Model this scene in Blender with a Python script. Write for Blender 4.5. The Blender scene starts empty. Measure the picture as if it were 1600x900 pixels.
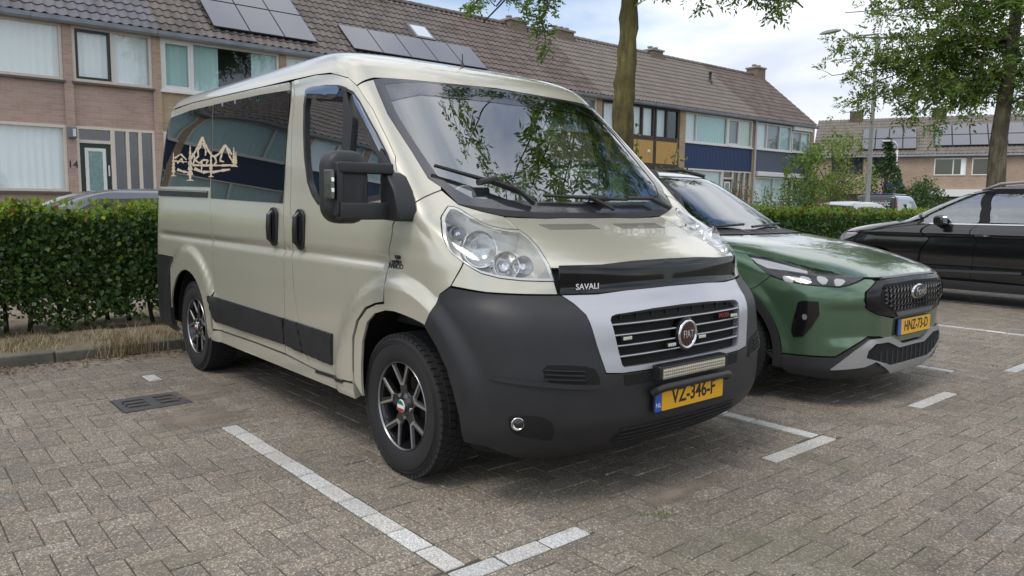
import bpy, bmesh, math, random
import numpy as np
from mathutils import Vector, Matrix
from mathutils.bvhtree import BVHTree
from mathutils.geometry import delaunay_2d_cdt
random.seed(7); np.random.seed(7)
PI = math.pi
S = bpy.context.scene
COL = S.collection

# ------------------------------------------------------------------ camera
CAM = np.array([3.0869, -2.9123, 1.3194]); YAW, PITCH, ROLL, FPX = 2.4394, -0.1097, 0.0115, 1193.7
_f = np.array([math.cos(PITCH)*math.cos(YAW), math.cos(PITCH)*math.sin(YAW), math.sin(PITCH)])
_r = np.cross(_f, [0, 0, 1]); _r /= np.linalg.norm(_r); _u = np.cross(_r, _f)
_R = _r*math.cos(ROLL)+_u*math.sin(ROLL); _U = -_r*math.sin(ROLL)+_u*math.cos(ROLL)
cd = bpy.data.cameras.new('camera'); cam = bpy.data.objects.new('camera', cd); COL.objects.link(cam)
M = Matrix.Identity(4)
for i in range(3):
    M[i][0], M[i][1], M[i][2], M[i][3] = _R[i], _U[i], -_f[i], CAM[i]
cam.matrix_world = M
cd.sensor_width = 36; cd.lens = 36*FPX/1600; cd.clip_start = 0.05; cd.clip_end = 3000
S.camera = cam
def ray(px, py):
    d = _f+_R*(px-800)/FPX+_U*(450-py)/FPX
    return d/np.linalg.norm(d)
def at(px, py, ax, val):
    """survey point: the sight line through a photo point meets the plane axis=val"""
    d = ray(px, py); t = (val-CAM[ax])/d[ax]; return Vector(CAM+t*d)
def pix(P):
    d = np.asarray(P)-CAM; z = d@_f
    return (800+FPX*(d@_R)/z, 450-FPX*(d@_U)/z, z)

# ------------------------------------------------------------------ sky, sun, exposure
SUN_EL, SUN_AZ = math.radians(60), math.radians(-80)     # azimuth measured from +x towards +y
w = bpy.data.worlds.new('World'); S.world = w; w.use_nodes = True
nt = w.node_tree; nt.nodes.clear()
def N(tree, t, **kw):
    n = tree.nodes.new(t)
    for k, v in kw.items(): setattr(n, k, v)
    return n
out = N(nt, 'ShaderNodeOutputWorld'); sky = N(nt, 'ShaderNodeTexSky', sky_type='NISHITA', sun_disc=False)
sky.sun_elevation = SUN_EL; sky.sun_rotation = math.pi/2-SUN_AZ; sky.air_density = 1.0; sky.dust_density = 1.5
b1 = N(nt, 'ShaderNodeBackground'); b1.inputs[1].default_value = 0.13
b2 = N(nt, 'ShaderNodeBackground'); b2.inputs[1].default_value = 1.0
mx = N(nt, 'ShaderNodeMixShader'); tc = N(nt, 'ShaderNodeTexCoord'); mp = N(nt, 'ShaderNodeMapping')
mp.inputs['Scale'].default_value = (1.0, 1.0, 2.6); mp.inputs['Location'].default_value = (2.3, 0.7, 0.2)
n1 = N(nt, 'ShaderNodeTexNoise'); n1.inputs['Scale'].default_value = 1.9; n1.inputs['Detail'].default_value = 7; n1.inputs['Roughness'].default_value = 0.52
n2 = N(nt, 'ShaderNodeTexNoise'); n2.inputs['Scale'].default_value = 3.1; n2.inputs['Detail'].default_value = 6; n2.inputs['Distortion'].default_value = 0.3
r1 = N(nt, 'ShaderNodeValToRGB'); r1.color_ramp.elements[0].position = 0.36; r1.color_ramp.elements[1].position = 0.52
r2 = N(nt, 'ShaderNodeValToRGB'); r2.color_ramp.elements[0].position = 0.34; r2.color_ramp.elements[0].color = (0.55, 0.60, 0.69, 1)
r2.color_ramp.elements[1].position = 0.66; r2.color_ramp.elements[1].color = (1.0, 1.0, 1.01, 1)
L = nt.links.new
L(tc.outputs['Generated'], mp.inputs[0]); L(mp.outputs[0], n1.inputs[0]); L(mp.outputs[0], n2.inputs[0])
L(n1.outputs[0], r1.inputs[0]); L(n2.outputs[0], r2.inputs[0]); L(r2.outputs[0], b2.inputs[0]); L(sky.outputs[0], b1.inputs[0])
L(r1.outputs[0], mx.inputs[0]); L(b1.outputs[0], mx.inputs[1]); L(b2.outputs[0], mx.inputs[2]); L(mx.outputs[0], out.inputs[0])
sd = bpy.data.lights.new('sun', 'SUN'); sd.energy = 1.1; sd.angle = math.radians(22); sd.color = (1, 0.95, 0.88)
so = bpy.data.objects.new('sun', sd); COL.objects.link(so)
so.rotation_euler = Vector((math.cos(SUN_EL)*math.cos(SUN_AZ), math.cos(SUN_EL)*math.sin(SUN_AZ), math.sin(SUN_EL))).to_track_quat('Z', 'Y').to_euler()
S.view_settings.view_transform = 'Standard'; S.view_settings.look = 'None'; S.view_settings.gamma = 1; S.view_settings.exposure = 0.50
S.render.engine = 'CYCLES'
S.cycles.max_bounces = 8; S.cycles.transparent_max_bounces = 12; S.cycles.caustics_reflective = False; S.cycles.caustics_refractive = False

# ------------------------------------------------------------------ materials
MATS = {}
def mat(name, col, rough=0.6, metal=0.0, coat=0.0, spec=0.5, noise=0.0, nscale=8.0, bump=0.0, bscale=60.0, emis=0.0, alpha=1.0):
    if name in MATS: return MATS[name]
    m = bpy.data.materials.new(name); m.use_nodes = True; t = m.node_tree; p = t.nodes['Principled BSDF']
    p.inputs['Base Color'].default_value = (*col, 1); p.inputs['Roughness'].default_value = rough
    p.inputs['Metallic'].default_value = metal; p.inputs['Coat Weight'].default_value = coat; p.inputs['Coat Roughness'].default_value = 0.04
    p.inputs['Specular IOR Level'].default_value = spec; p.inputs['Alpha'].default_value = alpha
    if emis: p.inputs['Emission Color'].default_value = (*col, 1); p.inputs['Emission Strength'].default_value = emis
    tcn = N(t, 'ShaderNodeTexCoord')
    if noise:
        a = N(t, 'ShaderNodeTexNoise'); a.inputs['Scale'].default_value = nscale; a.inputs['Detail'].default_value = 6; a.inputs['Roughness'].default_value = 0.65
        t.links.new(tcn.outputs['Object'], a.inputs[0])
        r = N(t, 'ShaderNodeMapRange'); r.inputs[1].default_value = 0.25; r.inputs[2].default_value = 0.75
        r.inputs[3].default_value = 1-noise; r.inputs[4].default_value = 1+noise; t.links.new(a.outputs[0], r.inputs[0])
        x = N(t, 'ShaderNodeVectorMath', operation='SCALE'); x.inputs[0].default_value = col; t.links.new(r.outputs[0], x.inputs['Scale'])
        t.links.new(x.outputs[0], p.inputs['Base Color'])
        q = N(t, 'ShaderNodeMapRange'); q.inputs[3].default_value = max(rough-0.12*min(1, noise*4), 0.02); q.inputs[4].default_value = min(rough+0.12*min(1, noise*4), 1)
        t.links.new(a.outputs[0], q.inputs[0]); t.links.new(q.outputs[0], p.inputs['Roughness'])
    if bump:
        a = N(t, 'ShaderNodeTexNoise'); a.inputs['Scale'].default_value = bscale; a.inputs['Detail'].default_value = 4
        t.links.new(tcn.outputs['Object'], a.inputs[0])
        bn = N(t, 'ShaderNodeBump'); bn.inputs['Strength'].default_value = bump; bn.inputs['Distance'].default_value = 0.02
        t.links.new(a.outputs[0], bn.inputs['Height']); t.links.new(bn.outputs[0], p.inputs['Normal'])
    MATS[name] = m; return m
def glass(name, tint, base_refl, rough=0.0, ior=1.5):
    """thin pane: looks through, with a mirror share that follows Fresnel"""
    if name in MATS: return MATS[name]
    m = bpy.data.materials.new(name); m.use_nodes = True; t = m.node_tree; t.nodes.clear()
    o = N(t, 'ShaderNodeOutputMaterial'); tr = N(t, 'ShaderNodeBsdfTransparent'); tr.inputs[0].default_value = (*tint, 1)
    g = N(t, 'ShaderNodeBsdfGlossy'); g.inputs['Roughness'].default_value = rough; g.inputs[0].default_value = (0.94, 0.97, 1, 1)
    lw = N(t, 'ShaderNodeLayerWeight'); lw.inputs[0].default_value = 0.5; fr = N(t, 'ShaderNodeMath', operation='POWER'); fr.inputs[1].default_value = 4.0; t.links.new(lw.outputs['Facing'], fr.inputs[0])
    r = N(t, 'ShaderNodeMapRange'); r.inputs[3].default_value = base_refl; r.inputs[4].default_value = 1.0
    s = N(t, 'ShaderNodeMixShader'); t.links.new(fr.outputs[0], r.inputs[0]); t.links.new(r.outputs[0], s.inputs[0])
    t.links.new(tr.outputs[0], s.inputs[1]); t.links.new(g.outputs[0], s.inputs[2]); t.links.new(s.outputs[0], o.inputs[0])
    MATS[name] = m; return m

# ------------------------------------------------------------------ mesh builder
class MB:
    def __init__(s): s.v = []; s.f = []
    def add(s, vs, fs):
        o = len(s.v); s.v += [tuple(p) for p in vs]; s.f += [tuple(i+o for i in f) for f in fs]; return s
    def box(s, c, d, rot=None):
        c = Vector(c); hx, hy, hz = d[0]/2, d[1]/2, d[2]/2
        vs = [Vector((x, y, z)) for x in (-hx, hx) for y in (-hy, hy) for z in (-hz, hz)]
        if rot is not None: vs = [rot @ p for p in vs]
        return s.add([p+c for p in vs], [(0, 1, 3, 2), (4, 6, 7, 5), (0, 4, 5, 1), (2, 3, 7, 6), (0, 2, 6, 4), (1, 5, 7, 3)])
    def span(s, a, b): return s.box([(a[i]+b[i])/2 for i in range(3)], [abs(b[i]-a[i]) for i in range(3)])
    def rbox(s, c, d, r, rot=None, seg=4, axis=1):
        """rounded-corner prism (corners rounded in the plane across axis), slightly chamfered ends"""
        c = Vector(c); i, j = [k for k in range(3) if k != axis]
        a, b, h = d[i]/2, d[j]/2, d[axis]/2; r = min(r, a*0.98, b*0.98); ring = []
        for q, (sx, sy) in enumerate(((1, 1), (-1, 1), (-1, -1), (1, -1))):
            for k in range(seg+1):
                t = (q+k/seg)*PI/2; ring.append((sx*(a-r)+r*math.cos(t), sy*(b-r)+r*math.sin(t)))
        ch = min(0.35*r, 0.5*h); n = len(ring); vs = []
        for hh, sc in ((-h, ch), (-h+ch, 0), (h-ch, 0), (h, ch)):
            for (x, y) in ring:
                p = [0, 0, 0]; p[i] = x*(1-sc/max(a, 1e-6)); p[j] = y*(1-sc/max(b, 1e-6)); p[axis] = hh
                p = Vector(p); vs.append((rot @ p if rot is not None else p)+c)
        fs = [(l*n+k, l*n+(k+1) % n, (l+1)*n+(k+1) % n, (l+1)*n+k) for l in range(3) for k in range(n)]
        fs += [tuple(range(n))[::-1], tuple(range(3*n, 4*n))]
        return s.add(vs, fs)
    def tube(s, pts, r, seg=8, cap=True):
        pts = [Vector(p) for p in pts]; rs = r if isinstance(r, (list, tuple)) else [r]*len(pts); vs = []; up = None
        for k, p in enumerate(pts):
            d = (pts[min(k+1, len(pts)-1)]-pts[max(k-1, 0)]).normalized()
            if up is None: up = Vector((0, 0, 1)) if abs(d.z) < 0.9 else Vector((1, 0, 0))
            a = d.cross(up).normalized(); b = a.cross(d).normalized(); up = b
            vs += [p+(a*math.cos(2*PI*j/seg)+b*math.sin(2*PI*j/seg))*rs[k] for j in range(seg)]
        fs = [(k*seg+j, k*seg+(j+1) % seg, (k+1)*seg+(j+1) % seg, (k+1)*seg+j) for k in range(len(pts)-1) for j in range(seg)]
        if cap: fs += [tuple(range(seg))[::-1], tuple(range((len(pts)-1)*seg, len(pts)*seg))]
        return s.add(vs, fs)
    def lathe(s, prof, seg=32, axis='y', c=(0, 0, 0), close=False):
        """prof: (radius, height) pairs about an axis"""
        vs = []; c = Vector(c)
        for (r, h) in prof:
            for j in range(seg):
                a = 2*PI*j/seg; x, y = r*math.cos(a), r*math.sin(a)
                vs.append(c+{'y': Vector((x, h, y)), 'z': Vector((x, y, h)), 'x': Vector((h, x, y))}[axis])
        n = len(prof); R = range(n if close else n-1)
        return s.add(vs, [(k*seg+j, k*seg+(j+1) % seg, ((k+1) % n)*seg+(j+1) % seg, ((k+1) % n)*seg+j) for k in R for j in range(seg)])
    def prism(s, poly, lo, hi, axis=1):
        """closed 2-D polygon extruded along axis"""
        n = len(poly); vs = []
        for h in (lo, hi):
            for (a, b) in poly:
                p = [0, 0, 0]; i, j = [k for k in range(3) if k != axis]; p[i] = a; p[j] = b; p[axis] = h; vs.append(p)
        return s.add(vs, [(k, (k+1) % n, n+(k+1) % n, n+k) for k in range(n)]+[tuple(range(n))[::-1], tuple(range(n, 2*n))])
    def mesh(s, name, m, smooth=False, fix=True):
        me = bpy.data.meshes.new(name); me.from_pydata(s.v, [], s.f)
        for mm in (m if isinstance(m, (list, tuple)) else [m]): me.materials.append(mm)
        if fix:
            b = bmesh.new(); b.from_mesh(me); bmesh.ops.recalc_face_normals(b, faces=b.faces); b.to_mesh(me); b.free()
        if smooth: me.shade_smooth() if smooth is True else me.shade_smooth()
        if smooth == 'auto': me.set_sharp_from_angle(angle=math.radians(38))
        me.update(); return me
    def build(s, name, m, parent=None, smooth=False, loc=None, fix=True, bevel=0.0, seg=2):
        o = bpy.data.objects.new(name, s.mesh(name, m, smooth, fix)); COL.objects.link(o)
        if parent: o.parent = parent
        if loc is not None: o.location = loc
        if bevel:
            md = o.modifiers.new('bevel', 'BEVEL'); md.width = bevel; md.segments = seg; md.limit_method = 'ANGLE'; md.angle_limit = math.radians(35)
        return o
def tag(o, label=None, cat=None, group=None, kind=None):
    for k, v in (('label', label), ('category', cat), ('group', group), ('kind', kind)):
        if v: o[k] = v
    return o
def empty(name, loc=(0, 0, 0), rz=0.0):
    o = bpy.data.objects.new(name, None); COL.objects.link(o); o.location = loc; o.rotation_euler = (0, 0, rz); o.empty_display_size = 0.2; return o
def link_copy(o, parent=None, **kw):
    c = o.copy(); COL.objects.link(c); c.parent = parent
    for k, v in kw.items(): setattr(c, k, v)
    return c
def copy_tree(o, parent=None):
    c = link_copy(o, parent)
    for ch in list(o.children): copy_tree(ch, c)
    return c
def text_mesh(body, size, depth, spacing=1.0, bold=0.0, shear=0.0, sx=1.0):
    cu = bpy.data.curves.new('lettering', 'FONT'); cu.body = body; cu.size = size; cu.extrude = depth; cu.align_x = 'CENTER'; cu.align_y = 'CENTER'
    cu.space_character = spacing; cu.offset = bold; cu.shear = shear; cu.resolution_u = 3
    o = bpy.data.objects.new('lettering', cu); COL.objects.link(o)
    dg = bpy.context.evaluated_depsgraph_get(); me = bpy.data.meshes.new_from_object(o.evaluated_get(dg))
    bpy.data.objects.remove(o); bpy.data.curves.remove(cu)
    if sx != 1.0: me.transform(Matrix.Diagonal((sx, 1, 1, 1)))
    return me
def lettering(name, body, size, m, pos, xdir, updir, parent, depth=0.001, **kw):
    me = text_mesh(body, size, depth, **kw); me.materials.clear(); me.materials.append(m)
    X = Vector(xdir).normalized(); Z = X.cross(Vector(updir)).normalized(); Y = Z.cross(X)
    T = Matrix(((X.x, Y.x, Z.x, pos[0]), (X.y, Y.y, Z.y, pos[1]), (X.z, Y.z, Z.z, pos[2]), (0, 0, 0, 1)))
    me.transform(T); o = bpy.data.objects.new(name, me); COL.objects.link(o); o.parent = parent; return o
# ------------------------------------------------------------------ vehicle body surfaces
def pchip(xs, ys):
    xs = np.asarray(xs, float); ys = np.asarray(ys, float); h = np.diff(xs); d = np.diff(ys)/h; n = len(xs); m = np.zeros(n)
    for i in range(1, n-1):
        if d[i-1]*d[i] > 0:
            w1, w2 = 2*h[i]+h[i-1], h[i]+2*h[i-1]; m[i] = (w1+w2)/(w1/d[i-1]+w2/d[i])
    m[0], m[-1] = d[0], d[-1]
    def f(x):
        x = min(max(x, xs[0]), xs[-1]); i = min(max(int(np.searchsorted(xs, x))-1, 0), n-2); t = (x-xs[i])/h[i]
        return ((2*t**3-3*t*t+1)*ys[i]+(t**3-2*t*t+t)*h[i]*m[i]+(-2*t**3+3*t*t)*ys[i+1]+(t**3-t*t)*h[i]*m[i+1])
    return f
def smooth(a, b, x):
    t = min(max((x-a)/(b-a), 0), 1); return t*t*(3-2*t)
class Shell:
    """body surface from level sections: u 0..1 tail to rear corner, 1..2 the side, 2..3 side to nose; half body, y = distance from the middle"""
    def __init__(s, keys, cols, disp, T=None):
        # keys rows: z, w, xs, xf, n, xrs, xr, nr
        K = np.array(keys, float); s.z0, s.z1 = K[0, 0], K[-1, 0]
        s.fn = [pchip(K[:, 0], K[:, i]) for i in range(1, 8)]; s.disp = disp; s.T = T or Matrix.Identity(4); s.Ti = s.T.inverted(); s.cache = {}
    def lev(s, z):
        k = int(z*100000)
        if k not in s.cache: s.cache[k] = [f(z) for f in s.fn]
        return s.cache[k]
    def P(s, u, z):
        w_, xs, xf, n, xrs, xr, nr = s.lev(z)
        if u <= 1:
            t = max(u, 0)*PI/2; c, s_ = math.cos(t), math.sin(t); r = (abs(c)**nr+abs(s_)**nr)**(-1/nr); y = w_*s_*r; x = xrs+(xr-xrs)*c*r
        elif u <= 2: x = xrs+(xs-xrs)*(u-1); y = w_
        else:
            t = min(u-2, 1)*PI/2; c, s_ = max(math.cos(t), 0), math.sin(t); r = (c**n+s_**n)**(-1/n); y = w_*c*r; x = xs+(xf-xs)*s_*r
        if s.disp: 
            d = s.disp(x, y/w_ if w_ > 1e-6 else 0, z)
            if isinstance(d, tuple): x += d[0]; y += d[1]
            else: y += d
        return Vector((x, y, z))
    def nrm(s, u, z):
        e = 0.004; a, b = s.P(max(u-e, 0), z), s.P(min(u+e, 3), z); c, d = s.P(u, max(z-e, s.z0)), s.P(u, min(z+e, s.z1))
        n = (d-c).cross(b-a)
        return n.normalized() if n.length > 1e-12 else Vector((0, 0, 1))
    def inv(s, p):
        """local point -> (u, z)"""
        z = p.z; y = abs(p.y); w_, xs, xf, n, xrs, xr, nr = s.lev(z)
        if p.x >= xs:
            a = min(max((p.x-xs)/max(xf-xs, 1e-6), 0), 1); b = min(y/w_, 1); return (2+math.atan2(a, b)/(PI/2), z)
        if p.x <= xrs:
            a = min(max((xrs-p.x)/max(xrs-xr, 1e-6), 0), 1); b = min(y/w_, 1); return (1-math.atan2(a, b)/(PI/2), z)
        return (1+(p.x-xrs)/(xs-xrs), z)
    def bvh(s, us=None, zs=None):
        us = us if us is not None else np.concatenate([np.linspace(0, 1, 14), np.linspace(1.02, 2, 110), np.linspace(2.006, 3, 90)])
        zs = zs if zs is not None else np.linspace(s.z0, s.z1, 240)
        V = []; F = []; nu = len(us)
        for sg in (1, -1):
            o = len(V)
            for z in zs:
                for u in us: p = s.P(u, z); V.append((p.x, sg*p.y, p.z))
            for i in range(len(zs)-1):
                for j in range(nu-1): a = o+i*nu+j; F.append((a, a+1, a+nu+1, a+nu))
        s.tree = BVHTree.FromPolygons(V, F); return s
    def px(s, x, y):
        """photo survey point -> (u, z) on this surface"""
        o = s.Ti @ Vector(CAM); d = (s.Ti.to_3x3() @ Vector(ray(x, y))).normalized(); h = s.tree.ray_cast(o, d)
        if h[0] is None:
            best = None
            for k in range(1, 60):            # beside the outline: nearest point of the surface along the sight line
                for t in np.linspace(2, 16, 240):
                    q = o+d*t; r = s.tree.find_nearest(q, 0.35)
                    if r[0] is not None and (best is None or r[3] < best[1]): best = (r[0], r[3])
                break
            return s.inv(best[0])
        return s.inv(h[0])
    def pxs(s, pts): return [s.px(*p) if not isinstance(p[0], str) else p[1] for p in pts]
    def yz(s, y, z):
        """front: distance from the middle and height -> (u, z)"""
        w_, xs, xf, n, xrs, xr, nr = s.lev(z); b = min(abs(y)/w_, 1); return (2+math.atan2((1-b**n)**(1/n), b)/(PI/2), z)
    def xz(s, x, z):
        return s.inv(Vector((x, 0.9*s.lev(z)[0] if x > s.lev(z)[1] else s.lev(z)[0], z)))
    def am(s, u):      # rough metres along the outline, for meshing
        return (u-1)*3.6 if 1 <= u <= 2 else (3.6+(u-2)*1.25 if u > 2 else (u-1)*1.0)
    def ua(s, a):
        return 1+a/3.6 if 0 <= a <= 3.6 else (2+(a-3.6)/1.25 if a > 3.6 else 1+a)
def densify(poly, d):
    o = []
    for i in range(len(poly)):
        a, b = poly[i], poly[(i+1) % len(poly)]; L_ = math.hypot(b[0]-a[0], b[1]-a[1]); k = max(1, int(L_/d))
        o += [(a[0]+(b[0]-a[0])*t/k, a[1]+(b[1]-a[1])*t/k) for t in range(k)]
    return o
def chaikin(poly, it, keep=()):
    for _ in range(it):
        o = []
        for i in range(len(poly)):
            a, b = poly[i], poly[(i+1) % len(poly)]
            o += [(a[0]*.75+b[0]*.25, a[1]*.75+b[1]*.25), (a[0]*.25+b[0]*.75, a[1]*.25+b[1]*.75)]
        poly = o
    return poly
def area(poly): return sum(poly[i][0]*poly[(i+1) % len(poly)][1]-poly[(i+1) % len(poly)][0]*poly[i][1] for i in range(len(poly)))/2
def inset(poly, d):
    s_ = 1 if area(poly) > 0 else -1; n = len(poly); o = []
    for i in range(n):
        a, b, c = poly[i-1], poly[i], poly[(i+1) % n]
        e1 = Vector((b[0]-a[0], b[1]-a[1])); e2 = Vector((c[0]-b[0], c[1]-b[1]))
        if e1.length < 1e-9 or e2.length < 1e-9: o.append(b); continue
        e1.normalize(); e2.normalize(); m_ = Vector((-(e1.y+e2.y), e1.x+e2.x))
        if m_.length < 1e-6: o.append(b); continue
        m_.normalize(); k = max(0.4, m_.dot(Vector((-e1.y, e1.x)))); o.append((b[0]+s_*m_.x*d/k, b[1]+s_*m_.y*d/k))
    return o
def inside(p, poly):
    x, y = p; c = False; j = len(poly)-1
    for i in range(len(poly)):
        xi, yi = poly[i]; xj, yj = poly[j]
        if (yi > y) != (yj > y) and x < (xj-xi)*(y-yi)/(yj-yi)+xi: c = not c
        j = i
    return c
def inside_many(P, poly):
    P = np.asarray(P, float).reshape(-1, 2); Q = np.asarray(poly, float); X, Y = P[:, 0:1], P[:, 1:2]; c = np.zeros(len(P), bool)
    x1, y1 = Q[:, 0][None], Q[:, 1][None]; x0, y0 = np.roll(x1, 1), np.roll(y1, 1)
    for i in range(0, len(P), 4000):
        a, b = X[i:i+4000], Y[i:i+4000]; dy = np.where(np.abs(y0-y1) < 1e-12, 1e-12, y0-y1)
        c[i:i+4000] = ((((y1 > b) != (y0 > b)) & (a < (x0-x1)*(b-y1)/dy+x1)).sum(1) % 2) == 1
    return c
def panel(sh, name, uz, m, parent, sides=(-1, 1), off=0.0, th=0.012, gap=0.0028, rnd=0, da=0.045, dz=0.03, centre=False, dome=0.0, smoothing='auto', holes=(), bd=None):
    """a sheet of the body surface inside an outline given in (u, z); made for each side, or joined across the middle"""
    A = [(sh.am(u), z) for u, z in uz]
    if rnd: A = chaikin(A, rnd)
    A = densify(A, bd or min(da, 0.03)); 
    A = [(min(a, sh.am(3.0)), z) for a, z in A]
    if gap:
        amax = sh.am(3.0); B = inset(A, gap); A = [(amax, z2) if abs(a-amax) < 1e-6 and centre else (a2, z2) for (a, z), (a2, z2) in zip(A, B)]
    HS = [densify([(sh.am(u), z) for u, z in h], 0.03) for h in holes]
    a0, a1 = min(p[0] for p in A), max(p[0] for p in A); z0, z1 = min(p[1] for p in A), max(p[1] for p in A)
    pts = list(A); n = len(A); edges = [(i, (i+1) % n) for i in range(n)]
    for H in HS:
        o = len(pts); pts += H; edges += [(o+i, o+(i+1) % len(H)) for i in range(len(H))]
    cl = inset(A, 0.35*min(da, dz)*1.0)
    cand = []; k = 0
    for z in np.arange(z0+dz/2, z1, dz):
        k += 1; cand += [(a, z) for a in np.arange(a0+da*0.5, a1, da)]
    if cand:
        ok = inside_many(cand, cl)
        for H in HS: ok &= ~inside_many(cand, H)
        pts += [c for c, o_ in zip(cand, ok) if o_]
    r = delaunay_2d_cdt([Vector(p) for p in pts], edges, [], 0, 1e-6)
    V2, F = r[0], r[2]
    cen = [((V2[f[0]].x+V2[f[1]].x+V2[f[2]].x)/3, (V2[f[0]].y+V2[f[1]].y+V2[f[2]].y)/3) for f in F]; ok = inside_many(cen, A)
    for H in HS: ok &= ~inside_many(cen, H)
    F = [f for f, o_ in zip(F, ok) if o_]
    O = []; I = []
    for p in V2:
        u = sh.ua(p.x); P_ = sh.P(u, p.y); q = sh.nrm(u, p.y); d = off(p.y) if callable(off) else off
        if dome:
            dd = min(math.hypot(p.x-a[0], p.y-a[1]) for a in A[::2]); d += dome*(1-math.exp(-(dd/0.05)))
        O.append(P_+q*d); I.append(P_+q*((off(p.y) if callable(off) else off)-th))
    cnt = {}
    for f in F:
        for i in range(3):
            e = (f[i], f[(i+1) % 3]); cnt[tuple(sorted(e))] = cnt.get(tuple(sorted(e)), 0)+1
    objs = []; amax = sh.am(3.0)
    def emit(sg, mb):
        nn = len(O); vs = [(p.x, sg*p.y, p.z) for p in O]; fs = []
        for f in F:
            fs.append(tuple(f) if sg < 0 else tuple(f)[::-1])
        bvs = {}
        for f in F:
            for i in range(3):
                a, b = f[i], f[(i+1) % 3]
                if cnt[tuple(sorted((a, b)))] == 1:
                    if centre and abs(V2[a].x-amax) < 1e-5 and abs(V2[b].x-amax) < 1e-5: continue
                    for q in (a, b):
                        if q not in bvs: bvs[q] = len(vs); vs.append((I[q].x, sg*I[q].y, I[q].z))
                    fs.append((b, a, bvs[a], bvs[b]) if sg < 0 else (bvs[b], bvs[a], a, b))
        mb.add(vs, fs)
    if centre:
        mb = MB(); emit(1, mb); emit(-1, mb); o = mb.build(name, m, parent, fix=False)
        b = bmesh.new(); b.from_mesh(o.data); bmesh.ops.remove_doubles(b, verts=b.verts, dist=0.0008); b.to_mesh(o.data); b.free()
        objs = [o]
    else:
        for sg in sides: mb = MB(); emit(sg, mb); objs.append(mb.build(name, m, parent, fix=False))
    for o in objs:
        o.data.shade_smooth(); o.data.set_sharp_from_angle(angle=math.radians(40))
    return objs
# ------------------------------------------------------------------ the camper van
PAINT = mat('champagne_paint', (0.560, 0.535, 0.440), 0.22, 0.34, 1.0, noise=0.02, nscale=2)
PLAST = mat('dark_grey_plastic', (0.0165, 0.017, 0.019), 0.48, noise=0.16, nscale=9, bump=0.05, bscale=420)
TRIM = mat('black_plastic', (0.012, 0.012, 0.013), 0.45)
GLOSSK = mat('gloss_black', (0.006, 0.006, 0.007), 0.16, spec=0.30)
SILV = mat('silver_paint', (0.44, 0.45, 0.48), 0.36, 0.55, 0.5, noise=0.03, nscale=4)
CHROME = mat('chrome', (0.72, 0.73, 0.75), 0.12, 1.0)
ALU = mat('machined_alloy', (0.55, 0.55, 0.56), 0.30, 0.9)
VOID = mat('dark_cavity', (0.004, 0.004, 0.004), 0.9)  # near black; also paints the shade on flat overlay sheets
RUB = mat('tyre_rubber', (0.016, 0.016, 0.017), 0.78, noise=0.15, nscale=14, bump=0.08, bscale=160)
TINT = mat('privacy_glass', (0.004, 0.005, 0.005), 0.012, spec=0.75)
WGLASS = glass('windscreen_glass', (0.80, 0.85, 0.84), 0.29)
DGLASS = glass('door_glass', (0.42, 0.50, 0.49), 0.30)
FRIT = mat('screen_border', (0.030, 0.030, 0.036), 0.10, coat=0.8)
YEL = mat('plate_yellow', (0.80, 0.42, 0.015), 0.42); BLU = mat('plate_blue', (0.02, 0.09, 0.42), 0.45); INK = mat('plate_ink', (0.012, 0.012, 0.012), 0.5)
WHT = mat('white_print', (0.75, 0.75, 0.75), 0.5)
LENS = glass('lamp_lens', (0.93, 0.93, 0.92), 0.06); REFL = mat('lamp_reflector', (0.80, 0.80, 0.78), 0.16, 0.85)
BULB = glass('bulb_glass', (0.85, 0.87, 0.88), 0.12); BEIGE = mat('decal_film', (0.52, 0.42, 0.31), 0.55)
SEAT = mat('seat_cloth', (0.11, 0.115, 0.12), 0.9); DASH = mat('dashboard', (0.045, 0.047, 0.05), 0.6, noise=0.1)

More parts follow.
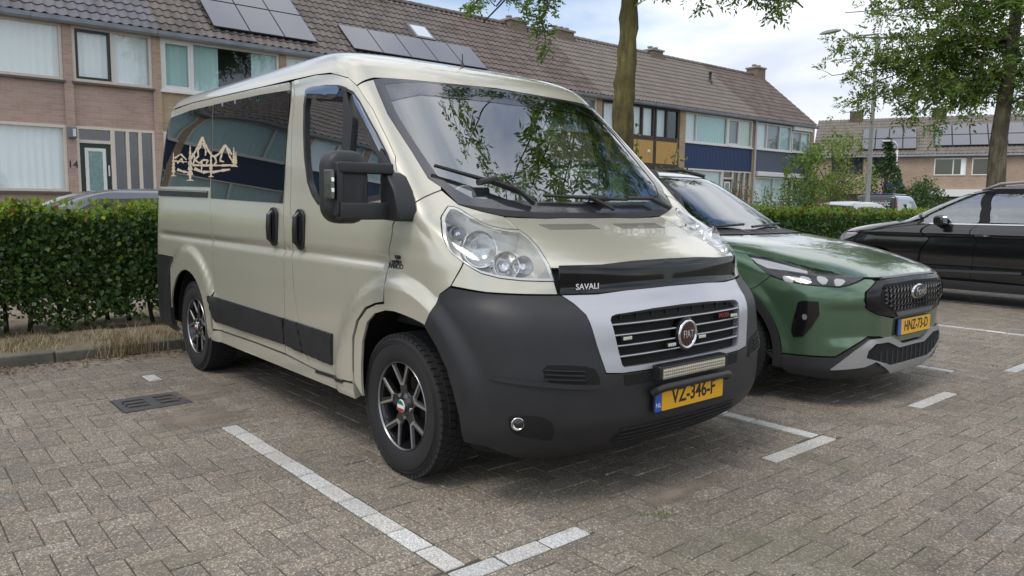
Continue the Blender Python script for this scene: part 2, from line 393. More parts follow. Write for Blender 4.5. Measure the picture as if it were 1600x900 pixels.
def vdisp(x, r, z):
    if r < 0.9: return 0.0
    k = smooth(0.9, 0.985, r); d = 0.0
    if z < 1.25 and x > -3.9:                        # swage: a groove under the belt, shoulder below it
        g = math.exp(-((z-1.035)/0.024)**2); d -= 0.019*g*smooth(0.12, -0.15, x)*smooth(-3.9, -3.6, x)
    for cx in (0.02, -3.0):                          # flared wheel arches
        rr = math.hypot((x-cx)*0.98, z-0.36)
        d += 0.026*smooth(0.63, 0.56, rr)*smooth(0.2, 0.36, z+0.0)*(0 if z > 1.0 else 1)
    return d*k
VK = [  # z, w, xs, xf, n, xrs, xr, nr
 (0.18, 0.90, 0.20, 0.74, 2.6, -3.70, -3.90, 4),
 (0.24, 0.985, 0.24, 0.84, 2.6, -3.72, -3.98, 4),
 (0.30, 1.010, 0.26, 0.895, 2.8, -3.75, -4.00, 4),
 (0.40, 1.020, 0.27, 0.925, 2.9, -3.75, -4.01, 4),
 (0.55, 1.022, 0.27, 0.925, 2.95, -3.75, -4.01, 4),
 (0.70, 1.022, 0.27, 0.910, 2.9, -3.75, -4.01, 4),
 (0.80, 1.022, 0.27, 0.900, 2.8, -3.75, -4.00, 4),
 (0.85, 1.022, 0.27, 0.880, 2.7, -3.75, -4.00, 4),
 (0.93, 1.020, 0.27, 0.800, 2.55, -3.75, -4.00, 4),
 (1.00, 1.018, 0.25, 0.765, 2.65, -3.75, -4.00, 4),
 (1.045, 1.017, 0.23, 0.735, 2.8, -3.75, -4.00, 4),
 (1.10, 1.014, 0.20, 0.640, 3.1, -3.75, -3.99, 4),
 (1.15, 1.012, 0.165, 0.530, 3.5, -3.75, -3.99, 4),
 (1.20, 1.009, 0.12, 0.405, 4.2, -3.75, -3.99, 4),
 (1.262, 1.004, 0.05, 0.260, 5.0, -3.75, -3.985, 4),
 (1.30, 1.000, 0.00, 0.218, 5.0, -3.75, -3.985, 4),
 (1.40, 0.990, -0.12, 0.112, 5.0, -3.745, -3.98, 4),
 (1.60, 0.966, -0.36, -0.099, 5.0, -3.735, -3.97, 4),
 (1.80, 0.936, -0.58, -0.311, 5.0, -3.72, -3.955, 4),
 (1.92, 0.915, -0.72, -0.437, 5.0, -3.71, -3.945, 4),
 (1.99, 0.898, -0.82, -0.512, 4.8, -3.70, -3.935, 4),
 (2.04, 0.887, -0.90, -0.562, 4.8, -3.69, -3.925, 4),
 (2.09, 0.868, -0.99, -0.640, 4.6, -3.68, -3.91, 4),
 (2.14, 0.832, -1.12, -0.765, 4.3, -3.66, -3.89, 4),
 (2.18, 0.775, -1.28, -0.920, 4.0, -3.62, -3.85, 4),
 (2.215, 0.680, -1.50, -1.140, 3.7, -3.55, -3.79, 4),
 (2.238, 0.540, -1.75, -1.400, 3.4, -3.42, -3.68, 4),
 (2.250, 0.340, -2.05, -1.750, 3.2, -3.22, -3.48, 4),
 (2.256, 0.080, -2.45, -2.300, 3.0, -2.80, -3.00, 4)]
van = empty('camper_van', (0, 0, 0))
tag(van, 'champagne beige camper van with dark grey bumper and black tinted side windows', 'van')
V = Shell(VK, None, vdisp).bvh()
C3 = lambda z: ('c', (3.0, z))
gut = [(261, 170), (300, 161), (360, 147), (410, 136), (456.7, 125)]                                # rain gutter over the side
gutd = [(494, 117), (523, 116), (545, 122), (558, 134)]                                              # and over the front door
apil = [(582, 170), (606, 218), (618, 245), (621.5, 275)]
wsl = [(716, 318), (690, 292), (670, 279), (643, 235), (606, 178), (584, 124)]                        # screen, lower to upper outer edge
wst = [(584, 124), (625, 121)]
px = V.pxs
# --- roof: level rows above the gutter line
def roof():
    zg = 1.955; lo = {}
    G = px(gut+gutd); Gu = [p[0] for p in G]; Gz = [p[1] for p in G]
    tl = V.px(584, 122); ztop = 2.0
    us = list(np.linspace(0, 1, 10))+list(np.linspace(1.03, 2, 60))+list(np.linspace(2.02, 3, 44)); rows = 26; mb = MB()
    def zlo(u):
        if u <= Gu[0]: return Gz[0]
        if u <= Gu[-1]: return float(np.interp(u, Gu, Gz))+0.004
        if u <= tl[0]: return float(np.interp(u, [Gu[-1], tl[0]], [Gz[-1], tl[1]]))+0.004
        return float(np.interp(u, [tl[0], 3.0], [tl[1], 1.998]))+0.004
    for sg in (1, -1):
        vs = []; fs = []; n = len(us)
        for k in range(rows+1):
            for u in us:
                a = zlo(u); t = k/rows; t = 1-(1-t)**1.7; z = a+(V.z1-a)*t; p = V.P(u, z); vs.append((p.x, sg*p.y, p.z))
        for k in range(rows):
            for j in range(n-1):
                f = (k*n+j, k*n+j+1, (k+1)*n+j+1, (k+1)*n+j); fs.append(f if sg < 0 else f[::-1])
        fs.append(tuple(range(rows*n, rows*n+n)) if sg < 0 else tuple(range(rows*n, rows*n+n))[::-1])
        for j in range(n-1):      # returned lip
            pass
        mb.add(vs, fs)
    o = mb.build('roof', PAINT, van, fix=False); b = bmesh.new(); b.from_mesh(o.data); bmesh.ops.remove_doubles(b, verts=b.verts, dist=0.0006); b.to_mesh(o.data); b.free()
    o.data.shade_smooth(); return o
roof_o = roof()
# --- outlines on the visible side (mirrored to the other)
seam_sd = [(327, 312), (331, 345), (333, 380), (333, 420), (335, 455)]       # sliding door rear edge
arch_r = [(335, 455), (339, 480), (345, 510), (350, 522)]
win_all = [(256, 183), (300, 171), (360, 157), (410, 147), (453.5, 140.7), (450, 200), (446, 260), (442.8, 318), (329, 310), (326, 300), (325, 291.5)]
q_low = [(246.5, 306), (327, 312)]
rear_arch = [(283.5, 495), (281, 470), (280, 445), (283.5, 430), (290, 423), (300, 424), (309, 432), (316, 446), (322, 466), (327, 486), (332, 505), (336, 517)]
xz = V.xz
def circ(cx, cz, r, a0, a1, n=12, fx=1.0): return [xz(cx+fx*r*math.cos(math.radians(a0+(a1-a0)*k/n)), cz+r*math.sin(math.radians(a0+(a1-a0)*k/n))) for k in range(n+1)]
ARCH_R = circ(-3.0, 0.36, 0.425, 205, -8, 22); ARCH_F1 = [V.px(*p) for p in ((566, 620), (563.5, 600), (563, 573), (565, 533), (572, 504), (584, 490), (600, 485.5))]
ARCH_F2 = [V.px(*p) for p in ((600, 485.5), (615, 487), (627, 491), (646, 499), (664, 508.5))]
ARCH_F3 = [V.px(*p) for p in ((664, 508.5), (683, 541), (699, 575), (710, 612), (720, 650), (726, 686))]
zg0 = V.px(*gut[0])[1]
rear_edge = 0.62
g1 = px(gut); sd = px(seam_sd); split_top = V.px(334, 153)
# rear quarter
Q = [(rear_edge, g1[0][1]), g1[0], V.px(300, 161), split_top, V.px(331, 250)]+sd+[xz(-2.52, 0.62), xz(-2.55, 0.40)]+[xz(-2.572, 0.345)]+ARCH_R[::-1][0:]+[xz(-3.42, 0.40), xz(-3.44, 0.85), (rear_edge, 0.86)]
Q = [(rear_edge, g1[0][1]), g1[0], V.px(300, 161), split_top, V.px(331, 250)]+sd+[xz(-2.50, 0.60), xz(-2.47, 0.36)]+ARCH_R[::-1]+[xz(-3.41, 0.50), xz(-3.40, 0.86), (rear_edge, 0.86)]
panel(V, 'rear_quarter', Q, PAINT, van, dz=0.012, da=0.05)
panel(V, 'rear_bumper', [(0.0, 0.84), (0.3, 0.85), (rear_edge, 0.855), xz(-3.40, 0.855), xz(-3.405, 0.50), xz(-3.39, 0.25), (rear_edge, 0.30), (0.0, 0.33)], PLAST, van, off=0.008, th=0.03)
# tail: doors
for nm, uu in (('rear_door', [(0.02, 0.87), (rear_edge-0.005, 0.87), (rear_edge-0.005, g1[0][1]), (0.02, g1[0][1])]),):
    panel(V, nm, uu, PAINT, van, da=0.06, dz=0.05)
panel(V, 'rear_door_window', [(0.08, 1.38), (0.5, 1.38), (0.5, 1.88), (0.08, 1.88)], TINT, van, off=0.004, rnd=2)
s1 = [V.px(*p) for p in ((454.5, 128), (451, 190), (447, 250), (443.5, 320), (443, 345), (443.3, 400), (444, 450), (445, 497), (446, 540), (447, 553))]
s2 = [V.px(*p) for p in ((459, 125.5), (456.5, 190), (455, 260), (454, 330), (455.5, 400), (459, 450), (467, 504), (473, 535), (480, 560), (487, 574))]
SDOOR = [split_top]+g1[3:4]+[V.px(452, 128)]+s1[1:]+[V.px(400, 535), V.px(352, 518.5), xz(-2.44, 0.40), xz(-2.47, 0.60)]+sd[::-1]+[V.px(331, 250)]
panel(V, 'sliding_door', SDOOR, PAINT, van, dz=0.012)
panel(V, 'door_post', [V.px(455.5, 127)]+s1[1:]+s2[::-1]+[V.px(458.5, 127)], PAINT, van, dz=0.012, gap=0.0025)
fdf = [V.px(*p) for p in ((551, 597), (550.5, 560), (550.5, 528), (557, 501), (570, 481), (586, 474), (598.5, 472))]
fseam = [V.px(*p) for p in ((598.5, 472), (599.5, 455), (604, 428), (608, 388), (613.5, 352), (620, 310), (622, 278))]
FD = s2+[V.px(500, 580), V.px(525, 590)]+fdf[:-1]+fseam+px(apil[::-1]+gutd[::-1])
WFR = [V.px(*p) for p in ((478, 143), (488, 136.5), (510, 133.5), (536, 135), (552, 143), (562, 157), (590, 208), (606, 240), (619, 275), (622, 300), (560, 318), (510, 322), (497, 319), (488, 305), (481, 285), (476.5, 250), (474.5, 200), (475, 165))]
panel(V, 'front_door', FD, PAINT, van, dz=0.012, holes=[WFR])
WF2 = chaikin(WFR, 1)
for o in panel(V, 'front_door_window', WFR, DGLASS, van, off=-0.012, th=0.002, gap=0.0, dz=0.05, da=0.08): 
    pass
panel(V, "window_seal", WFR, TRIM, van, off=0.004, th=0.022, gap=-0.002, dz=0.03, holes=[[(V.ua(a), z) for a, z in inset(densify([(V.am(u), z) for u, z in WFR], 0.03), 0.022)]])
dv = [V.px(*p) for p in ((533, 136), (541, 136.5), (541.5, 318), (533.5, 320))]
panel(V, 'window_divider', dv, TRIM, van, off=0.006, th=0.02, gap=0)
panel(V, 'wind_deflector', [V.px(*p) for p in ((481, 142), (490, 137.5), (512, 135.5), (534, 137), (534, 146), (527, 157.5), (505, 154.5), (483, 156))], glass('smoked_acrylic', (0.35, 0.34, 0.37), 0.22), van, off=0.022, th=0.003, gap=0, rnd=1)
# sill below the doors
panel(V, 'sill', [xz(-2.555, 0.372)]+[V.px(342, 516), V.px(352, 519.5), V.px(400, 536), V.px(447, 554.5), V.px(488, 575.5), V.px(525, 591.5), V.px(552, 599)]+[xz(-0.375, 0.46), xz(-0.365, 0.31), xz(-1.2, 0.31), xz(-2.5, 0.31)], PAINT, van, off=0.004, th=0.05, dz=0.02)
panel(V, 'step_strip', [V.px(*p) for p in ((495, 577.5), (537, 594), (537, 598.5), (495, 582))], TRIM, van, off=0.010, gap=0)
panel(V, 'inner_arch_edge', [V.px(*p) for p in ((552.5, 597), (552, 560), (552.5, 528), (559, 502), (572, 483), (587, 476), (600, 474.5))]+ARCH_F1[::-1], PAINT, van, dz=0.02, da=0.02, gap=0.001, off=-0.004)
# fender, pillar, strip over the lamp
lamp_in = [(812, 359.5), (790, 358), (768, 353.5), (752, 347), (735, 337), (718, 326), (708, 322.5), (700, 322.5)]
lamp_out = [(700, 322.5), (693, 333), (690, 347), (692, 370), (698, 385), (706, 396), (724, 410)]
lamp_low = [(724, 410), (738, 419.5), (752, 427), (780, 434.5), (815, 438.5), (845, 439.5), (866, 439.5)]
lamp_r = [(866, 439.5), (860, 420), (851, 402), (840, 385), (827, 371), (812, 359.5)]
pil_seam = [(637, 331), (645, 321), (656, 312), (670, 305), (690, 297)]
cowl = [(716, 319), (735, 325), (755, 330.5), (787, 338)]
fpost = [(622, 278), (626, 300), (637, 331)]
FEN = [V.px(*p) for p in ((600, 474.5),)]+fseam[1:-1]+px([(621.5, 300), (627, 318), (637, 331)]+pil_seam[1:-1]+[(690, 297)]+cowl+lamp_in+lamp_out[1:]+[(716, 426), (708, 440), (704, 447.5), (687, 460), (675, 484), (664, 508.5)])+ARCH_F2[::-1]
panel(V, 'front_fender', FEN, PAINT, van, dz=0.014, da=0.022)
AP = px(gutd[3:]+apil+[(622.5, 300), (637, 330)]+pil_seam[1:]+[(690, 295)]+wsl[1:])
panel(V, 'windscreen_pillar', AP, PAINT, van, dz=0.02, da=0.02)
panel(V, 'lamp_surround', px(lamp_low+[(872, 460.5), (820, 460), (760, 457), (725, 451), (704.5, 447), (709, 439), (717, 425)]), PAINT, van, dz=0.012, da=0.025)
# bonnet
zc, zh = 1.256, 1.047
BON = px([(787, 338.5), (810, 340), (852, 341)])+[V.yz(0.2, 1.258), (3.0, zc), (3.0, zh), V.yz(0.25, zh)]+px([(930, 418), (868, 419.5), (860, 419)]+lamp_r[2:])
panel(V, 'bonnet', BON, PAINT, van, centre=True, dz=0.008, da=0.04)
panel(V, 'bonnet_deflector', px([(866, 422), (930, 421)])+[V.yz(0.25, zh-0.010), (3.0, zh-0.009), (3.0, 0.935), V.yz(0.25, 0.933)]+px([(930, 459.5), (873.5, 461)]), mat('deflector_acrylic', (0.004, 0.004, 0.005), 0.07, spec=0.45), van, centre=True, off=lambda z: 0.010+0.040*smooth(0.93, 1.05, z), th=0.007, gap=0, dz=0.016)
# windscreen with its printed border
WS = px(wsl)+px([(600, 121.5)])+[V.yz(0.55, 1.992), V.yz(0.3, 1.996), (3.0, 1.997), (3.0, 1.268), V.yz(0.25, 1.268), V.yz(0.5, 1.275)]+px([(755, 331)])
inn = lambda d0, d1, d2: px([(735, 307), (712, 290), (690, 270), (660, 228), (628, 176), (612, 137)])+[V.yz(0.55, 1.955), V.yz(0.3, 1.96), (3.0, 1.962), (3.0, 1.335), V.yz(0.3, 1.335), V.yz(0.5, 1.34)]
panel(V, 'windscreen', WS, WGLASS, van, centre=True, off=-0.004, th=0.001, gap=0.001, dz=0.03, da=0.06)
WIN_IN = inn(0, 0, 0)
def border():
    a = WS; 
    # ring as one outline: outer edge forward, inner edge back (both end on the middle line)
    outer_top = [p for p in px(wsl)]+px([(600, 121.5)])+[V.yz(0.55, 1.992), V.yz(0.3, 1.996), (3.0, 1.997)]
    inner_top = [(3.0, 1.980), V.yz(0.3, 1.979), V.yz(0.55, 1.975)]+px([(600, 131), (620, 177), (654, 231), (683, 273), (710, 294), (738, 309)])
    inner_low = [V.yz(0.5, 1.34), V.yz(0.3, 1.335), (3.0, 1.335)]
    outer_low = [(3.0, 1.268), V.yz(0.25, 1.268), V.yz(0.5, 1.275)]+px([(755, 331)])
    return outer_top+inner_top+inner_low+outer_low
panel(V, 'windscreen_border', border(), FRIT, van, centre=True, off=-0.001, th=0.002, gap=0.0, dz=0.02, da=0.03)
panel(V, 'shade_band', [V.px(600, 131.5), V.px(612, 157), V.yz(0.6, 1.895), V.yz(0.3, 1.90), (3.0, 1.90), (3.0, 1.979), V.yz(0.3, 1.978), V.yz(0.55, 1.974)], glass('shade_film', (0.50, 0.47, 0.53), 0.12), van, centre=True, off=0.0, th=0.0005, gap=0, dz=0.03, da=0.06)
panel(V, 'cowl', px([(716, 319.5), (755, 331), (787, 338.5), (852, 342)])+[V.yz(0.2, 1.25), (3.0, 1.248), (3.0, 1.275), V.yz(0.3, 1.275), V.yz(0.5, 1.285)]+px([(755, 325)]), TRIM, van, centre=True, off=0.004, th=0.03, gap=0, dz=0.01, da=0.03)
# bumper and its openings
silv_o = [(876, 462), (896, 476), (914, 492), (930, 536), (946.5, 584), (966, 580)]
BUM = px([(704, 449), (725, 453), (760, 458.5), (820, 462), (874, 462.5)]+silv_o[1:5])+[V.yz(0.44, 0.592), V.yz(0.2, 0.590), (3.0, 0.590), (3.0, 0.20), V.yz(0.3, 0.195)]+[V.yz(0.6, 0.20), V.yz(0.8, 0.225)]+px([(760, 696), (728, 690)])+ARCH_F3[::-1]+px([(675, 485), (687, 461)])
panel(V, 'front_bumper', BUM, PLAST, van, centre=True, off=0.006, th=0.05, gap=0.002, dz=0.02, da=0.03)
GR = [V.yz(0.478, 0.822), V.yz(0.466, 0.835), V.yz(0.44, 0.842), V.yz(0.2, 0.852)]
SIL = [V.px(876, 463), V.px(896, 477), V.px(914, 493), V.px(930, 537), V.px(945.5, 582.5), V.yz(0.44, 0.594), V.yz(0.2, 0.592), (3.0, 0.592), (3.0, 0.616), V.yz(0.2, 0.616), V.yz(0.425, 0.618), V.yz(0.437, 0.63), V.yz(0.478, 0.822), V.yz(0.466, 0.836), V.yz(0.44, 0.842), V.yz(0.2, 0.852), (3.0, 0.854), (3.0, 0.934), V.yz(0.3, 0.931)]+px([(930, 462)])
panel(V, 'grille_surround', SIL, SILV, van, centre=True, off=0.010, th=0.04, gap=0.001, dz=0.016, da=0.03)
# grille: five bars bowed with the nose, and the dark back
panel(V, 'grille_back', [V.yz(0.50, 0.85), (3.0, 0.86), (3.0, 0.6), V.yz(0.46, 0.6)], VOID, van, centre=True, off=-0.05, th=0.01, gap=0)
BARM = mat('grille_bar', (0.022, 0.022, 0.025), 0.30)
EDGE = mat('bar_edge_highlight', (0.40, 0.40, 0.42), 0.3, 0.5)  # silver front edge strip, paints a highlight line along each bar
for k in range(4):
    z = 0.660+k*0.0465; mb = MB(); ww = 0.436+0.042*(z-0.62)/0.2
    vs = []; 
    for y in np.linspace(-ww, ww, 25):
        p = V.P(*V.yz(abs(y), z)); s_ = 1 if y >= 0 else -1
        for dx, dz_ in ((-0.05, 0.004), (-0.006, 0.009), (0.0, 0.004), (-0.002, -0.003), (-0.05, -0.004)): vs.append((p.x+dx, s_*p.y, z+dz_))
    fs = [(i*5+j, i*5+(j+1) % 5, (i+1)*5+(j+1) % 5, (i+1)*5+j) for i in range(24) for j in range(5)]
    mb.add(vs, fs).build('grille_bar', BARM, van, smooth='auto')
    MB().tube([(v[0]+0.002, v[1], v[2]) for v in vs[2::5]], 0.0035, 5).build('bar_edge_highlight', EDGE, [c for c in van.children if c.name.startswith('grille_bar')][-1])
for k in range(9):
    y = -0.4+0.1*k; p = V.P(*V.yz(abs(y), 0.73)); MB().box((p.x-0.045, y, 0.73), (0.02, 0.006, 0.22)).build('grille_rib', TRIM, van)
# badge
bx = V.P(*V.yz(0, 0.72)).x+0.012
RZ = Matrix.Rotation(math.radians(-4), 3, 'Y')
MB().lathe([(0.0, 0.0), (0.074, 0.0), (0.080, -0.006), (0.08, -0.04)], 36, 'x', (bx, 0, 0.722)).build('badge_base', GLOSSK, van, smooth='auto')
bad = MB().lathe([(0.056, 0.0), (0.058, 0.006), (0.064, 0.008), (0.069, 0.005), (0.070, 0.0)], 36, 'x', (bx+0.001, 0, 0.722)).build('badge', CHROME, van, smooth=True)
MB().lathe([(0.0, 0.004), (0.03, 0.0035), (0.056, 0.001)], 36, 'x', (bx+0.001, 0, 0.722)).build('badge_disc', mat('badge_red', (0.055, 0.012, 0.014), 0.2, 0.3, 0.8), bad, smooth=True)
lettering('badge_lettering', 'FIAT', 0.050, mat('chrome_letter', (0.75, 0.75, 0.76), 0.25, 0.8), (bx+0.0065, 0, 0.722), (0, 1, 0), (0, 0, 1), bad, 0.0012, sx=0.72, bold=0.0004, spacing=1.08)
# small marker lights and the tuner plate in the grille
LEDM = mat('led_resin', (0.62, 0.60, 0.52), 0.25)
for (y, z) in ((-0.40, 0.742), (-0.115, 0.685), (0.115, 0.700), (0.405, 0.775)):
    p = V.P(*V.yz(abs(y), z)); a = math.atan2(y, 3.0)
    mk = MB().rbox((p.x+0.004, y, z), (0.014, 0.062, 0.020), 0.005, axis=0).build('marker_light', BARM, van)
    mb = MB()
    for k in range(4): mb.rbox((p.x+0.012, y-0.021+0.014*k, z), (0.006, 0.011, 0.014), 0.003, axis=0)
    mb.build('led_row', LEDM, mk)
p = V.P(*V.yz(0.315, 0.785)); MB().rbox((p.x+0.004, 0.315, 0.783), (0.006, 0.095, 0.026), 0.003, axis=0).build('grille_plate', GLOSSK, van)
lettering('grille_plate_lettering', 'PCCEA', 0.024, mat('red_print', (0.28, 0.03, 0.02), 0.4), (p.x+0.0085, 0.315, 0.783), (0, 1, 0), (0, 0, 1), van, 0.0006, bold=0.0006, sx=1.15)
# lower grille
panel(V, 'lower_grille', [V.yz(0.46, 0.27), V.yz(0.44, 0.335), (3.0, 0.345), (3.0, 0.252), V.yz(0.3, 0.25)], VOID, van, centre=True, off=0.008, th=0.004, gap=0, rnd=1)
for k in range(4):
    z = 0.268+k*0.022; vs = []
    for y in np.linspace(-0.43, 0.43, 15):
        q = V.P(*V.yz(abs(y), z)); 
        for dx, dz_ in ((0, 0.005), (0.014, 0.002), (0.014, -0.002), (0, -0.004)): vs.append((q.x+dx, y, z+dz_))
    MB().add(vs, [(i*4+j, i*4+(j+1) % 4, (i+1)*4+(j+1) % 4, (i+1)*4+j) for i in range(14) for j in range(4)]).build('lower_grille_bar', TRIM, van)
# opening strip under the surround
panel(V, 'intake', [V.yz(0.42, 0.535), V.yz(0.43, 0.583), (3.0, 0.583), (3.0, 0.53)], VOID, van, centre=True, off=0.008, th=0.004, gap=0)
# bumper side slots, a black overlay sheet painting their shade; fog lamps
SL = [V.px(*p) for p in ((846, 571), (880, 570), (925, 573), (935, 586), (936, 603), (915, 604), (880, 601), (852, 596))]
panel(V, 'slot_shade', SL, VOID, van, off=0.009, th=0.004, gap=0, rnd=1, da=0.03)
panel(V, 'slot_ledge', [V.px(*p) for p in ((756, 588), (790, 597), (850, 604), (900, 608), (936, 607), (937, 600), (900, 601), (850, 597), (800, 591))], PLAST, van, off=0.016, th=0.02, gap=0, rnd=2)
for k in range(3): panel(V, 'slot_louvre', [V.px(*p) for p in ((850, 577+k*7), (912, 579+k*7), (912, 581+k*7), (850, 579+k*7))], TRIM, van, off=0.014, th=0.01, gap=0)
FG = [V.px(*p) for p in ((793, 652), (803, 648), (840, 649), (860, 656), (866, 668), (862, 688), (840, 684), (812, 680), (797, 672))]
panel(V, 'fog_shade', FG, VOID, van, off=0.009, th=0.004, gap=0, rnd=2, da=0.03)  # flat black sheet on the bumper, paints the shade round the fog lamp
fu = V.px(808, 661.5); fp = V.P(*fu); fn = V.nrm(*fu)
for sg in (-1, 1):
    c = Vector((fp.x, sg*fp.y, fp.z)); nrm_ = Vector((fn.x*0.9+0.1, sg*fn.y*0.6, 0)).normalized(); q = nrm_.to_track_quat('Z', 'Y').to_matrix()
    fl = MB(); fl.lathe([(0.0, 0.0), (0.019, 0.003), (0.025, 0.010)], 20, 'z'); fl.v = [tuple(q @ Vector(v)+c+nrm_*0.002) for v in fl.v]; fo = fl.build('fog_lamp', REFL, van, smooth=True)
    fl = MB().lathe([(0.0, 0.018), (0.015, 0.016), (0.026, 0.010)], 20, 'z'); fl.v = [tuple(q @ Vector(v)+c+nrm_*0.002) for v in fl.v]; fl.build('fog_lens', LENS, fo, smooth=True)
    fl = MB().lathe([(0.025, 0.013), (0.028, 0.013), (0.028, 0.0), (0.025, 0.0)], 20, 'z'); fl.v = [tuple(q @ Vector(v)+c+nrm_*0.002) for v in fl.v]; fl.build('fog_ring', CHROME, fo, smooth=True)
# number plate, light bar, push bar
pl = MB().rbox((0.945, 0, 0.447), (0.012, 0.525, 0.115), 0.01, axis=0).build('number_plate', INK, van)
MB().rbox((0.9515, 0.022, 0.447), (0.003, 0.468, 0.104), 0.008, axis=0).build('plate_face', YEL, pl)
MB().rbox((0.9515, -0.236, 0.447), (0.003, 0.044, 0.104), 0.006, axis=0).build('plate_band', BLU, pl)
lettering('plate_lettering', 'VZ-346-F', 0.098, INK, (0.9535, 0.024, 0.450), (0, 1, 0), (0, 0, 1), pl, 0.0006, bold=0.0018, sx=0.88)
lettering('country_lettering', 'NL', 0.030, WHT, (0.9535, -0.236, 0.425), (0, 1, 0), (0, 0, 1), pl, 0.0005)
MB().tube([(0.95, -0.275, 0.487), (0.975, -0.268, 0.505), (0.982, -0.24, 0.512), (0.985, 0, 0.514), (0.982, 0.24, 0.512), (0.975, 0.268, 0.505), (0.95, 0.275, 0.487)], 0.018, 12).build('push_bar', TRIM, van, smooth='auto')
lb = MB(); lb.rbox((0.945, 0, 0.575), (0.05, 0.50, 0.062), 0.01, axis=1); lb = lb.build('light_bar', mat('bar_housing', (0.03, 0.03, 0.033), 0.35, 0.5), van, bevel=0.002)
MB().box((0.972, 0, 0.571), (0.004, 0.47, 0.046)).build('bar_reflector', mat('led_tray', (0.42, 0.36, 0.27), 0.3, 0.3), lb)
mb = MB()
for r_ in range(3):
    for k in range(30): mb.lathe([(0.0, 0.003), (0.005, 0.002), (0.0062, 0.0)], 8, 'x', (0.974, -0.224+k*0.01545, 0.557+0.014*r_))
mb.build('bar_led', mat('led_cup', (0.70, 0.66, 0.56), 0.2, 0.3), lb)
MB().add([(0.979, -0.238, 0.546), (0.979, 0.238, 0.546), (0.979, 0.238, 0.596), (0.979, -0.238, 0.596)], [(0, 1, 2, 3)]).build('bar_lens', LENS, lb, fix=False)
for s_ in (-1, 1): MB().rbox((0.945, s_*0.252, 0.575), (0.058, 0.008, 0.068), 0.012, axis=1).build('bar_bracket', TRIM, lb)
mb = MB()
for k in range(5): mb.box((0.945, 0, 0.607+0.0), (0.003, 0.0, 0.0)) if False else None
for k in range(6): mb.box((0.926+k*0.008, 0, 0.608), (0.003, 0.49, 0.007))
mb.build('cooling_fin', lb.data.materials[0], lb)
lettering('deflector_lettering', 'SAVALI', 0.036, WHT, Vector(V.P(*V.px(914, 450)))*1.0+V.nrm(*V.px(914, 450))*0.038 if False else (lambda u_: (V.P(*u_).x+V.nrm(*u_).x*0.021, -V.P(*u_).y-V.nrm(*u_).y*0.021, V.P(*u_).z+V.nrm(*u_).z*0.021))(V.px(914, 450)), (V.nrm(*V.px(914, 450)).y, V.nrm(*V.px(914, 450)).x, 0.0), (0, 0, 1), van, 0.0006, bold=0.0004, sx=1.1)
# head lamps
LP = px(lamp_in+lamp_out[1:]+lamp_low[1:]+lamp_r[1:-1])
for o in panel(V, 'headlamp_lens', LP, LENS, van, off=0.004, th=0.002, gap=0.001, dz=0.016, da=0.02, dome=0.008): pass
panel(V, 'headlamp_bowl', LP, mat('lamp_bowl', (0.80, 0.80, 0.77), 0.35, 0.25, noise=0.15, nscale=25), van, off=-0.10, th=0.01, gap=0.004, dz=0.02, da=0.025)
panel(V, 'headlamp_rim', LP, mat('lamp_rim', (0.72, 0.72, 0.69), 0.25, 0.35), van, off=0.000, th=0.10, gap=0.0015, dz=0.016, da=0.02, holes=[[(V.ua(a), z) for a, z in inset(densify([(V.am(u), z) for u, z in LP], 0.02), 0.012)]])
for (lx, ly, r_, bz) in ((748, 379, 0.074, 'big'), (790, 405, 0.055, 'small'), (818, 405, 0.045, 'side'), (716, 353, 0.035, 'amber')):
    uu = V.px(lx, ly); P_ = V.P(*uu); n_ = V.nrm(*uu)
    for sg in (-1, 1):
        ax = Vector((0.93, sg*0.30, 0.22)).normalized(); q = ax.to_track_quat('Z', 'Y').to_matrix(); c = Vector((P_.x-n_.x*0.05, sg*(P_.y-n_.y*0.05), P_.z-n_.z*0.045))
        def put(prof, nm, m_, par, seg=24):
            l = MB().lathe(prof, seg, 'z'); l.v = [tuple(q @ Vector(v)+c) for v in l.v]; return l.build(nm, m_, par, smooth='auto')
        cup = put([(0.0, -0.02), (r_*0.4, -0.016), (r_*0.8, 0.006), (r_*0.97, 0.03), (r_, 0.034), (r_*1.04, 0.03), (r_*1.04, -0.01)], 'lamp_reflector', REFL, van)
        put([(0.0, 0.02), (r_*0.3, 0.018), (r_*0.42, 0.004), (r_*0.42, -0.01)], 'bulb_cap', CHROME if bz != 'big' else BULB, cup, 16)
        if bz in ('big', 'small'): put([(r_*1.02, 0.034), (r_*1.10, 0.036), (r_*1.14, 0.030), (r_*1.10, 0.0)], 'bezel', CHROME, cup)
# side glass, trims, rail, handles
wl = px(win_all)
spl = V.px(334, 163); 
panel(V, 'rear_side_window', [V.px(256, 183), V.px(300, 172), V.px(332.5, 164.5), V.px(331, 240), V.px(328, 292.5), V.px(290, 291.5), V.px(248.5, 291)], TINT, van, off=0.004, th=0.006, gap=0.001, dz=0.06, da=0.1)
panel(V, 'sliding_door_window', [V.px(334, 164), V.px(360, 158), V.px(410, 147.5), V.px(453.5, 140.7), V.px(450, 200), V.px(446, 260), V.px(442.5, 318), V.px(390, 314.5), V.px(329.5, 310), V.px(330, 292), V.px(332.5, 240)], TINT, van, off=0.004, th=0.006, gap=0.001, dz=0.06, da=0.1)
panel(V, 'door_rail', [V.px(246.5, 294), V.px(325, 298.5), V.px(324.5, 309), V.px(246.5, 305)], TRIM, van, sides=(-1,), off=0.010, th=0.016, gap=0, da=0.1)
panel(V, 'rail_lip', [V.px(246.5, 294.5), V.px(325, 299), V.px(325, 301), V.px(246.5, 296.5)], ALU, van, sides=(-1,), off=0.013, th=0.004, gap=0, da=0.1)
